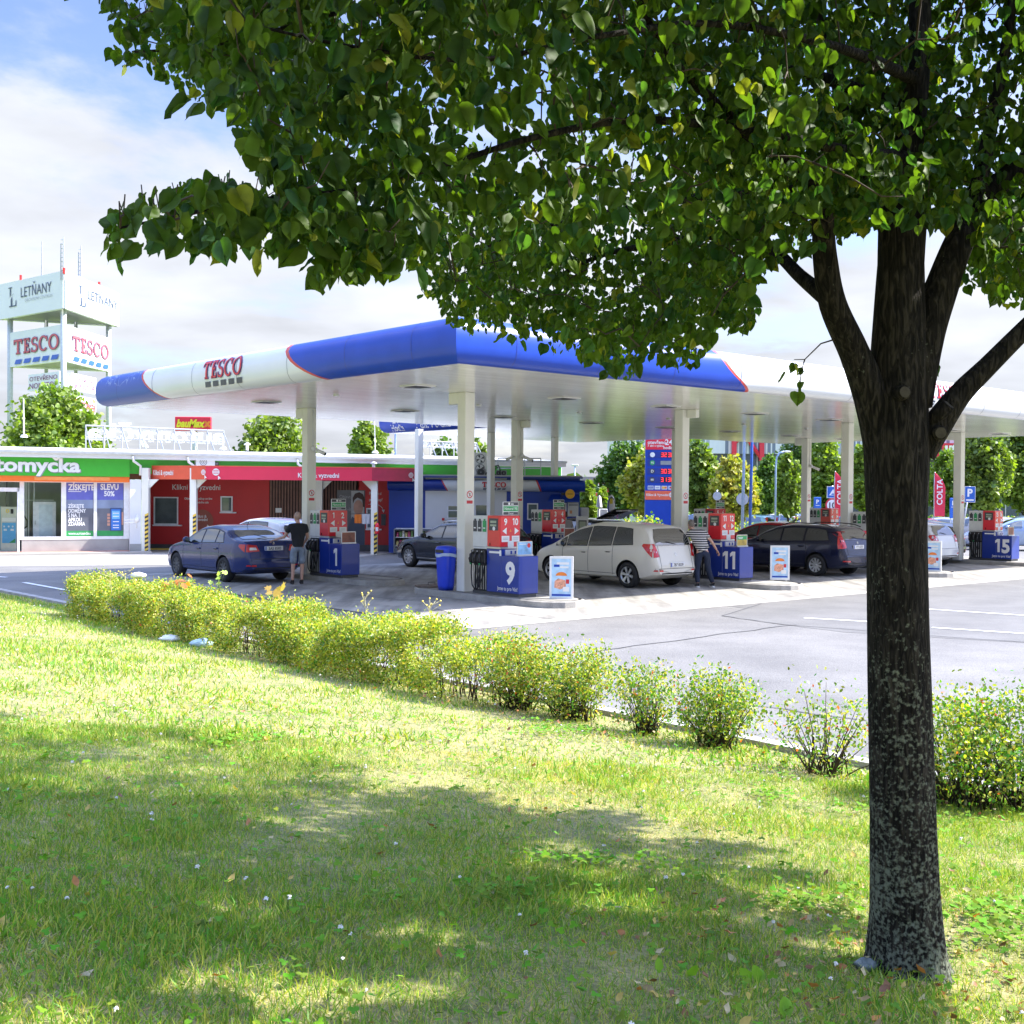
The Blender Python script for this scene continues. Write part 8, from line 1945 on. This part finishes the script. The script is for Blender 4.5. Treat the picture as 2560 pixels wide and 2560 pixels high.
def skin(verts, edges, radii, root=0, sub=2):
    me = bpy.data.meshes.new('sk'); me.from_pydata([tuple(v) for v in verts], edges, []); o = bpy.data.objects.new('sk', me); COL.objects.link(o)
    md = o.modifiers.new('s', 'SKIN'); md.use_smooth_shade = True
    for i, r_ in enumerate(radii):
        sv_ = me.skin_vertices[0].data[i]; sv_.radius = r_ if isinstance(r_, tuple) else (r_, r_); sv_.use_root = (i == root)
    s2 = o.modifiers.new('u', 'SUBSURF'); s2.levels = sub
    dg = bpy.context.evaluated_depsgraph_get(); m_ = bpy.data.meshes.new_from_object(o.evaluated_get(dg), depsgraph=dg)
    V = [tuple(v.co) for v in m_.vertices]; Fs = [tuple(p.vertices) for p in m_.polygons]; bpy.data.objects.remove(o); bpy.data.meshes.remove(me); bpy.data.meshes.remove(m_); return V, Fs
def person(label, loc, rz, J, cfg, group=None):
    """J: joints: pel, waist, chest, neck, head, shL elL wrL, shR elR wrR, hiL knL anL, hiR knR anR (x right, y forward)"""
    t_ = thing('person', label, 'person', loc, rz, group); K = {k: Vector(v) for k, v in J.items()}
    names = ['pel', 'waist', 'chest', 'neck', 'head', 'shL', 'elL', 'wrL', 'shR', 'elR', 'wrR', 'hiL', 'knL', 'anL', 'hiR', 'knR', 'anR']
    rad = [(.11, .08), (.10, .075), (.11, .075), (.05, .05), (.06, .06), .055, .042, .028, .055, .042, .028, .085, .058, .038, .085, .058, .038]
    E_ = [(0, 1), (1, 2), (2, 3), (3, 4), (2, 5), (5, 6), (6, 7), (2, 8), (8, 9), (9, 10), (0, 11), (11, 12), (12, 13), (0, 14), (14, 15), (15, 16)]
    mb = MB().m(MATS['skin'], True); V, Fs = skin([K[n] for n in names], E_, rad); mb.add(V, Fs)
    hd = K['head']; fx = cfg.get('look', 0.); Rm_ = Matrix.Rotation(fx, 3, 'Z')
    i0 = len(mb.v)                      # head: skull, jaw, nose, ears, lips, eyes
    mb.ball((0, 0, .05), .098, 16, (.80, .98, 1.12)); mb.ball((0, .035, -.03), .07, 12, (.82, .95, 1.0)); mb.ball((0, .105, .01), .016, 8, (.8, 1.2, 1.5))
    for s_ in (-1, 1): mb.ball((s_ * .083, -.005, .02), .028, 8, (.35, .8, 1.2)); mb.ball((s_ * .03, .088, .04), .012, 8, (1.2, .6, .7))
    mb.ball((0, .092, -.035), .02, 8, (1.2, .5, .4))
    for i in range(i0, len(mb.v)): mb.v[i] = tuple(hd + Rm_ @ Vector(mb.v[i]))
    for s_, wr_, el in ((-1, 'wrL', 'elL'), (1, 'wrR', 'elR')):      # hands
        d_ = (K[wr_] - K[el]).normalized(); x_ = d_.cross(Vector((0, 0, 1)));
        if x_.length < .1: x_ = Vector((0, 1, 0))
        x_.normalize(); y_ = d_.cross(x_); c = K[wr_] + d_ * .05
        V, Fs = skin([K[wr_] - d_ * .01, c, c + d_ * .045], [(0, 1), (1, 2)], [(.026, .022), (.036, .018), (.034, .016)], 0, 1); mb.add(V, Fs)
        for q in range(4):
            b0 = c + d_ * .04 + x_ * (-.027 + .018 * q); ln = (.062, .072, .068, .052)[q]; mb.tube([b0, b0 + d_ * ln * .5 + y_ * .006, b0 + d_ * ln * .85 + y_ * .022, b0 + d_ * ln * .95 + y_ * .04], [.0095, .009, .008, .006], 6)
        b0 = c - x_ * .03; mb.tube([b0, b0 - x_ * .022 + d_ * .02, b0 - x_ * .03 + d_ * .05 + y_ * .01], [.012, .011, .008], 6)
    body = mb.build('body', t_)
    mb = MB().m(MATS[cfg['hair']], True); i0 = len(mb.v); hs_ = cfg.get('hs', 1.); mb.ball((0, -.012, .062), .100 * hs_, 16, (.83, .97, 1.08))
    mb.v[i0:] = [tuple(hd + Rm_ @ Vector((p[0], p[1] if p[1] < .05 else .05 + (p[1] - .05) * .2, max(p[2], -.02)))) for p in mb.v[i0:]]; mb.build('hair', t_)
    # shirt
    def lp(a_, c_, k): return K[a_].lerp(K[c_], k)
    sl_ = cfg.get('sleeve', .62); N_ = [lp('pel', 'waist', -.35), K['waist'], K['chest'], K['neck'] - Vector((0, 0, .03)), K['shL'], lp('shL', 'elL', sl_), K['shR'], lp('shR', 'elR', sl_)]
    rd = [(.165, .125), (.155, .12), (.175, .13), .07, .078, .068, .078, .068]; Ed = [(0, 1), (1, 2), (2, 3), (2, 4), (4, 5), (2, 6), (6, 7)]
    if sl_ >= 1:
        N_[5] = K['elL']; N_[7] = K['elR']; N_ += [lp('elL', 'wrL', .95), lp('elR', 'wrR', .95)]; rd[5] = rd[7] = .058; rd += [.042, .042]; Ed += [(5, 8), (7, 9)]
    V, Fs = skin(N_, Ed, rd, 1); mb = MB().m(MATS[cfg['shirt']], True); mb.add(V, Fs); mb.build('shirt', t_)
    k_ = cfg.get('leg', 1.)
    N_ = [K['pel'] + Vector((0, 0, .05)), K['pel'], K['hiL'], K['hiR']]; rd = [(.15, .115), (.155, .125), .108, .108]; Ed = [(0, 1), (1, 2), (1, 3)]
    if k_ < 1: N_ += [lp('hiL', 'knL', .95) + Vector((0, 0, -.02)), lp('hiR', 'knR', .95) + Vector((0, 0, -.02))]; rd += [.095, .095]; Ed += [(2, 4), (3, 5)]
    else: N_ += [K['knL'], K['knR'], lp('knL', 'anL', .97), lp('knR', 'anR', .97)]; rd += [.082, .082, .062, .062]; Ed += [(2, 4), (3, 5), (4, 6), (5, 7)]
    V, Fs = skin(N_, Ed, rd, 1); mb = MB().m(MATS[cfg['legs']], True); mb.add(V, Fs); mb.build('shorts' if k_ < 1 else 'trousers', t_)
    for an in ('anL', 'anR'):
        a_ = K[an]; f_ = Vector((math.sin(-cfg.get('toe', 0)), math.cos(cfg.get('toe', 0)), 0)); V, Fs = skin([a_ + Vector((0, 0, .02)), Vector((a_.x, a_.y, .05)) - f_ * .03, Vector((a_.x, a_.y, .045)) + f_ * .1, Vector((a_.x, a_.y, .035)) + f_ * .19], [(0, 1), (1, 2), (2, 3)], [.045, (.045, .05), (.045, .04), (.035, .028)], 1, 2)
        mb = MB().m(MATS['shoe_dark'], True); mb.add([(p[0], p[1], max(p[2], .012)) for p in V], Fs)
        if cfg.get('sole'): mb.m(MATS['sole_white'], False); P = [(a_.x + f_.x * q - f_.y * w_ * sg, a_.y + f_.y * q + f_.x * w_ * sg, 0) for sg, seq in ((1, ((-.08, .03), (0, .045), (.12, .05), (.22, .03))), (-1, ((.22, .03), (.12, .05), (0, .045), (-.08, .03)))) for q, w_ in seq]; mb.prism([(p[0], p[1]) for p in P], .0, .03)
        mb.build('shoe', t_)
    return t_
J1 = dict(pel=(0, 0, .98), waist=(0, 0, 1.12), chest=(0, .0, 1.38), neck=(0, .01, 1.58), head=(-.01, .02, 1.67), shL=(-.2, 0, 1.47), elL=(-.31, .12, 1.20), wrL=(-.52, .30, 1.12), shR=(.2, 0, 1.47), elR=(.25, .04, 1.18), wrR=(.20, .22, 1.02),
          hiL=(-.1, 0, .92), knL=(-.11, .03, .50), anL=(-.13, .0, .09), hiR=(.1, 0, .92), knR=(.12, .04, .50), anR=(.11, .02, .09))
g_ = G(744, 1461); person('man in black T-shirt and pale denim shorts reaching towards the dark blue saloon', (g_.x, g_.y, 0), R(22), J1, dict(hair='hair_shaved', hs=.985, shirt='cloth_black', legs='denim_light', leg=.5, look=R(15)))
J2 = dict(pel=(.05, -.05, .93), waist=(.0, .02, 1.07), chest=(-.06, .16, 1.30), neck=(-.12, .27, 1.46), head=(-.15, .31, 1.545), shL=(-.25, .18, 1.37), elL=(-.36, .32, 1.12), wrL=(-.38, .52, 1.0), shR=(.13, .1, 1.38), elR=(.33, .06, 1.14), wrR=(.48, .12, .93),
          hiL=(-.05, -.05, .88), knL=(-.08, .02, .48), anL=(-.09, -.08, .09), hiR=(.15, -.05, .88), knR=(.2, .0, .48), anR=(.33, -.03, .09))
g_ = G(1750, 1468); person('man in striped T-shirt and dark jeans bending towards the silver people carrier', (g_.x, g_.y, 0), R(10), J2, dict(hair='hair_grey', shirt='cloth_striped', legs='denim_dark', leg=1, sole=True, look=R(10)))
J3 = dict(pel=(0, 0, .95), waist=(0, 0, 1.08), chest=(0, 0, 1.33), neck=(0, .01, 1.52), head=(0, .01, 1.60), shL=(-.19, 0, 1.42), elL=(-.26, .08, 1.16), wrL=(-.24, .3, 1.05), shR=(.19, 0, 1.42), elR=(.24, .02, 1.14), wrR=(.25, .14, .9),
          hiL=(-.1, 0, .9), knL=(-.11, .02, .49), anL=(-.12, 0, .09), hiR=(.1, 0, .9), knR=(.11, .02, .49), anR=(.12, 0, .09))
p = at(1412, 1400, 38.3); person('man in a grey shirt seen from behind beside pump 3', (p.x, 38.3, 0), R(8), J3, dict(hair='hair_dark', shirt='cloth_grey', legs='denim_dark', leg=1, sleeve=1))
p = at(2023, 1400, 47.5); person('bald man standing beside pump 7, only his head showing', (p.x, 47.5, 0), R(150), J3, dict(hair='hair_shaved', hs=.985, shirt='cloth_grey', legs='denim_dark', leg=1, sleeve=1))

# ------------------------------------------------------------------ signs, poles, flags
def pole(px, py0, py1, Y, r_, mat, name, label, cat, group=None):
    a_ = at(px, py1, Y); c_ = at(px, py0, Y); mb = MB().m(MATS[mat] if mat in MATS else mat, True); mb.bar(a_, (a_.x, a_.y, c_.z), r_, r_ * .7, 10); return mb.solo(name, label, cat, (a_.x, a_.y, a_.z), group)
M('pole_blue', (.30, .42, .60), .4); M('pole_blue_dark', (.04, .12, .45), .4)
for px, mt, lab in ((1857, 'pole_blue', 'left pale blue flagpole in front of the maple trees'), (1876, 'pole_blue_dark', 'right darker blue flagpole in front of the maple trees')):
    a_ = at(px - 2, 1316, 54); mb = MB().m(MATS[mt], True); mb.bar((a_.x, 54, -.05), (a_.x + .12, 54, 8.5), .075, .05, 10); mb.solo('flagpole', lab, 'flagpole', (a_.x, 54, -.05), 'flagpoles in the car park')
p = at(1938, 1300, 64); t_ = thing('street_lamp', 'blue street lamp with a curved arm among the trees', 'street lamp', (p.x, 64, -.25)); zt_ = at(1938, 1138, 64).z + .25
mb = MB().m(MATS['pole_blue'], True); mb.tube([(0, 0, 0), (0, 0, zt_ - .6), (.05, 0, zt_ - .1), (.2, 0, zt_ + .12), (.42, 0, zt_ + .2)], .05, 8); mb.build('post', t_); mb = MB().m(MATS['pump_white'], True); mb.ball((.6, 0, zt_ + .2), .22, 10, (1, .4, .25)); mb.build('lamp_head', t_)
for px, pyt, Y, lab in ((1402, 1160, 92, 'distant car-park lamp left of the other above the small shop'), (1437, 1162, 94, 'distant car-park lamp with twin heads above the small shop')):
    p = at(px, 1200, Y); z1 = at(px, pyt, Y).z; t_ = thing('street_lamp', lab, 'street lamp', (p.x, Y, -.5), 0, 'distant car-park lamps'); mb = MB().m(MATS['pole_blue'], True); mb.bar((0, 0, 0), (0, 0, z1 + .5), .1, .06, 8); mb.build('post', t_); mb = MB().m(MATS['pump_white']); mb.box(-.28, .28, -.1, .1, z1 + .4, z1 + .55, .03); mb.build('lamp_head', t_)
p = at(988, 1200, 80); mb = MB().m(MATS['pole_blue_dark'], True); mb.bar((p.x, 80, 0), (p.x, 80, at(988, 1070, 80).z), .06, n=8); mb.solo('lamp_post', 'thin blue pole behind the roof below the blue canopy edge', 'pole')
M('sign_back', (.42, .46, .50), .5, metal=.3)
def sign(name, label, px, pyc, Y, draw, h_, group=None, zb=-.4, post=True, tilt=0.):
    p = at(px, pyc, Y); t_ = thing(name, label, 'road sign', (p.x, Y, zb), 0, group); mb = MB().m(MATS['galv'], True); mb.bar((tilt * 1.2, .04, 0), (0, .04, p.z - zb + h_), .035, n=8); mb.build('post', t_); mb = MB(); draw(mb, Vector((0, 0, p.z - zb))); mb.build('plate', t_); return t_
r_, u_ = (1, 0, 0), (0, 0, 1)
def dback(R_): return lambda mb, c: (mb.m(MATS['sign_back']), mb.lathe([(.001, -.015), (R_, -.015), (R_, .015), (.001, .015)], tuple(c), 'Y', 24))
sign('road_sign', 'smaller round road sign seen from behind, right of the front column', 1793, 1240, 58, dback(.21), .3, 'round road signs seen from behind')
sign('road_sign', 'larger round road sign seen from behind beside the flagpole', 1856, 1248, 58, dback(.30), .2, 'round road signs seen from behind')
def dyield(mb, c):
    mb.m(MATS['frame_red']); mb.poly(c, r_, u_, [(-.42, .36), (0, -.38), (.42, .36)]); mb.m(MATS['white_paint']); mb.poly(c + Vector((0, -.008, 0)), r_, u_, [(-.26, .27), (0, -.2), (.26, .27)])
    c2 = c - Vector((0, 0, .85)); mb.m(MATS['white_paint']); mb.disc(c2 + Vector((0, -.001, 0)), r_, u_, .36, 24); mb.m(M('sign_blue', (.02, .12, .50), .4)); mb.disc(c2 + Vector((0, -.006, 0)), r_, u_, .345, 24); mb.m(MATS['white_paint'])
    for k in range(3):
        a0_ = 90 + 120 * k; o_ = arcpts(0, 0, .26, .26, a0_, a0_ + 85, 8); i_ = arcpts(0, 0, .19, .19, a0_, a0_ + 85, 8); mb.poly(c2 + Vector((0, -.01, 0)), r_, u_, o_ + i_[::-1]); e = R(a0_ - 12); mb.poly(c2 + Vector((0, -.011, 0)), r_, u_, [(.30 * math.cos(R(a0_)), .30 * math.sin(R(a0_))), (.225 * math.cos(e), .225 * math.sin(e)), (.15 * math.cos(R(a0_)), .15 * math.sin(R(a0_)))])
sign('road_sign', 'give-way sign above a blue roundabout sign left of the price sign', 1595, 1244, 68, dyield, .3)

def dten(mb, c):
    mb.m(MATS['frame_red']); mb.disc(c, r_, u_, .36, 28); mb.m(MATS['white_paint']); mb.disc(c + Vector((0, -.006, 0)), r_, u_, .28, 28); mb.m(MATS['ink_black']); mb.text('10', c + Vector((0, -.011, -.14)), r_, u_, .40, bold=.02)
    c2 = c + Vector((0.02, 0, .66)); mb.m(MATS['white_paint']); mb.rect(c2, r_, u_, .62, .60); mb.m(MATS['sign_blue']); mb.rect(c2 + Vector((0, -.006, 0)), r_, u_, .56, .54); mb.m(MATS['white_paint']); mb.poly(c2 + Vector((0, -.01, 0)), r_, u_, [(-.2, -.16), (.2, -.16), (0, .16)]); mb.m(MATS['sign_blue']); mb.poly(c2 + Vector((0, -.014, 0)), r_, u_, arcpts(0, -.13, .09, .07, 0, 180, 8))
sign('road_sign', 'round speed limit 10 sign below a blue speed-bump sign', 2081, 1263, 60, dten, 1.0, zb=-.2)
def dpark(mb, c):
    mb.m(MATS['white_paint']); mb.rect(c, r_, u_, .46, .68); mb.m(MATS['sign_blue']); mb.rect(c + Vector((0, -.006, 0)), r_, u_, .42, .64); mb.m(MATS['white_paint']); mb.text('P', c + Vector((-.0, -.011, -.08)), r_, u_, .44, bold=.04); mb.rect(c + Vector((0, -.011, -.24)), r_, u_, .32, .06)
sign('road_sign', 'blue parking sign on a leaning post behind the last column', 2425, 1236, 50, dpark, .35, zb=-.03, tilt=-.35)
M('flag_red', (.70, .03, .07), .6)
def beachflag(px, pyt, pyb, Y, label, k=1.):
    a_ = at(px, pyb, Y); H_ = at(px, pyt, Y).z - a_.z; t_ = thing('beach_flag', label, 'flag', (a_.x, Y, -.2), 0, 'red feather flags'); z0 = a_.z + .2; w_ = .5 * k
    mb = MB().m(MATS['flag_red'], True); n = 14; V = []
    for i in range(n + 1):
        f = i / n; z = z0 + H_ * f; xr = w_ * (1 - max(0, (f - .62) / .38) ** 1.8); dxl = -.25 * f ** 2 * 0
        for j in range(4): q = j / 3; V.append((dxl + xr * q, .03 * math.sin(4 * f + 2 * q), z))
    mb.add(V, [(i * 4 + j, i * 4 + j + 1, (i + 1) * 4 + j + 1, (i + 1) * 4 + j) for i in range(n) for j in range(3)]); mb.build('cloth', t_)
    mb = MB().m(MATS['white_paint'])
    mb.text('COLTA', (w_ * .7, -.05, z0 + H_ * .26), (0, 0, 1), (-1, 0, 0), .36 * k, 'L', .02, sx=1.0)
    mb.build('lettering', t_); mb = MB().m(MATS['galv'], True); mb.tube([(0, .01, 0), (0, .01, z0), (-.01, .01, z0 + H_ * .7), (.02, .01, z0 + H_)], .02, 6); mb.build('pole', t_)
beachflag(2086, 1178, 1291, 54, 'red feather flag with white letters beside the speed limit sign'); beachflag(2335, 1180, 1291, 54, 'red feather flag with white letters right of the trunk', 1.)
for px, py0, py1, Y, lab in ((2044, 1243, 1279, 64, 'blue banner panel left of the speed limit sign'), (2384, 1245, 1296, 58, 'blue banner panel beside the last column')):
    a_ = at(px - 9, py1, Y); c_ = at(px + 9, py0, Y); mb = MB().m(MATS['sign_blue']); mb.box(a_.x, c_.x, Y, Y + .1, a_.z, c_.z, .02); mb.m(MATS['white_paint']); mb.text('P', ((a_.x + c_.x) / 2, Y - .004, c_.z - .35), r_, u_, .3, bold=.03); mb.rect(((a_.x + c_.x) / 2, Y - .004, c_.z - .45), r_, u_, .22, .03); mb.m(MATS['galv']); mb.box(a_.x + .02, a_.x + .07, Y + .02, Y + .06, -.4, a_.z); mb.box(c_.x - .07, c_.x - .02, Y + .02, Y + .06, -.4, a_.z); mb.solo('banner', lab, 'banner', (a_.x, Y, -.4), 'blue banner panels')
# payment terminal, vacuum units and white posts right of the shop
def unit(px0, px1, pyt, Y, label, screen=True, cat='service machine', name='service_unit'):
    a_ = at(px0, 1300, Y); c_ = at(px1, 1300, Y); zt_ = at(px0, pyt, Y).z; w_ = (c_.x - a_.x) / 2; t_ = thing(name, label, cat, ((a_.x + c_.x) / 2, Y, 0)); mb = MB().m(MATS['pump_white']); mb.box(-w_, w_, -.2, .2, 0, zt_, .02); mb.build('body', t_); mb = MB().m(MATS['dark_grey'])
    if screen: mb.box(-w_ * .7, w_ * .7, -.215, -.2005, zt_ - .45, zt_ - .12, .005); mb.m(MATS['lcd']); mb.rect((0, -.217, zt_ - .28), r_, u_, w_ * 1.1, .24)
    mb.m(MATS['ink_black'])
    for q in range(3): mb.rect((-w_ * .3 + .2 * w_ * q, -.204, zt_ - .62 - .15 * q), r_, u_, w_ * .3, .08)
    mb.build('panel', t_); return t_
unit(1441, 1470, 1291, 38.6, 'tall white payment terminal between the man in grey and the black estate', True, 'payment terminal', 'payment_terminal'); unit(1450, 1471, 1269, 46, 'pale grey cabinet beside the blue shop', False, 'cabinet', 'cabinet')
t_ = unit(1494, 1518, 1272, 52, 'grey and blue tyre and vacuum unit beyond the shop', False); 
p = at(1528, 1290, 47.5); t_ = thing('air_station', 'white capsule-shaped air station with a round dial', 'air station', (p.x, 47.5, 0)); mb = MB().m(MATS['white_paint'], True); mb.ball((0, 0, 1.85), .30, 14, (.55, .5, 1.55)); mb.bar((0, 0, 0), (0, 0, 1.6), .09, .1, 10); mb.build('body', t_); mb = MB().m(MATS['dark_grey'], True); mb.lathe([(.16, -.16), (.18, -.17), (.19, -.15)], (0, 0, 1.85), 'Y', 20); 
for i in range(len(mb.v)): v_ = mb.v[i]; mb.v[i] = (v_[0] * .8, v_[1], 1.85 + (v_[2] - 1.85) * 2.0)
mb.m(MATS['yellow']); mb.rect((-.02, -.17, 2.05), r_, u_, .12, .2); mb.build('dial', t_)
p = at(1498, 1262, 50); mb = MB().m(MATS['white_paint'], True); mb.lathe([(.13, 0), (.12, .1), (.07, .45), (.001, .5)], (p.x, 50, p.z - .1), n=10); mb.m(MATS['galv']); mb.bar((p.x, 50, 0), (p.x, 50, p.z), .03, n=6); mb.solo('lamp_bollard', 'white conical lamp beyond the shop', 'lamp')
# litter on the lawn and at the trunk
for px, py, Y, cl, sx, lab in ((423, 1600, None, (.72, .74, .76), .13, 'crumpled white plastic bag lying in front of the hedge'), (505, 1612, None, (.45, .62, .68), .15, 'crumpled pale blue plastic bag lying in front of the hedge'), (345, 1442, 19.0, (.72, .72, .72), .12, 'white plastic bag caught on top of the hedge')):
    g_ = G(px, py, .2) if Y is None else at(px, py, Y); mb = MB().m(M('film_%d' % px, cl, .3, bump=1., bscale=9), True); mb.ball((0, 0, 0), sx, 14, (1.1, .7, .42)); random.seed(px)
    mb.v = [(g_.x + p[0] * (1 + random.uniform(-.18, .18)), g_.y + p[1] * (1 + random.uniform(-.18, .18)), g_.z + .02 + p[2] * (1 + random.uniform(-.25, .25))) for p in mb.v]; mb.solo('plastic_bag', lab, 'plastic bag', None, 'plastic bags at the hedge')
p = at(2165, 2405, 4.55); mb = MB().m(M('glass_litter', (.16, .19, .18), .2, bump=1., bscale=20), True); mb.ball((0, 0, 0), .042, 12, (1.1, .9, .6)); random.seed(3); uu_, vv_ = xy2uv(p.x, p.y); z_ = float(lawnz(np.array(uu_), np.array(vv_)))
mb.v = [(p.x + q[0] * (1 + random.uniform(-.3, .3)), p.y + q[1] * (1 + random.uniform(-.3, .3)), z_ + .03 + q[2] * (1 + random.uniform(-.3, .3))) for q in mb.v]; mb.solo('crumpled_litter', 'small crumpled greyish litter lying against the foot of the trunk', 'litter')
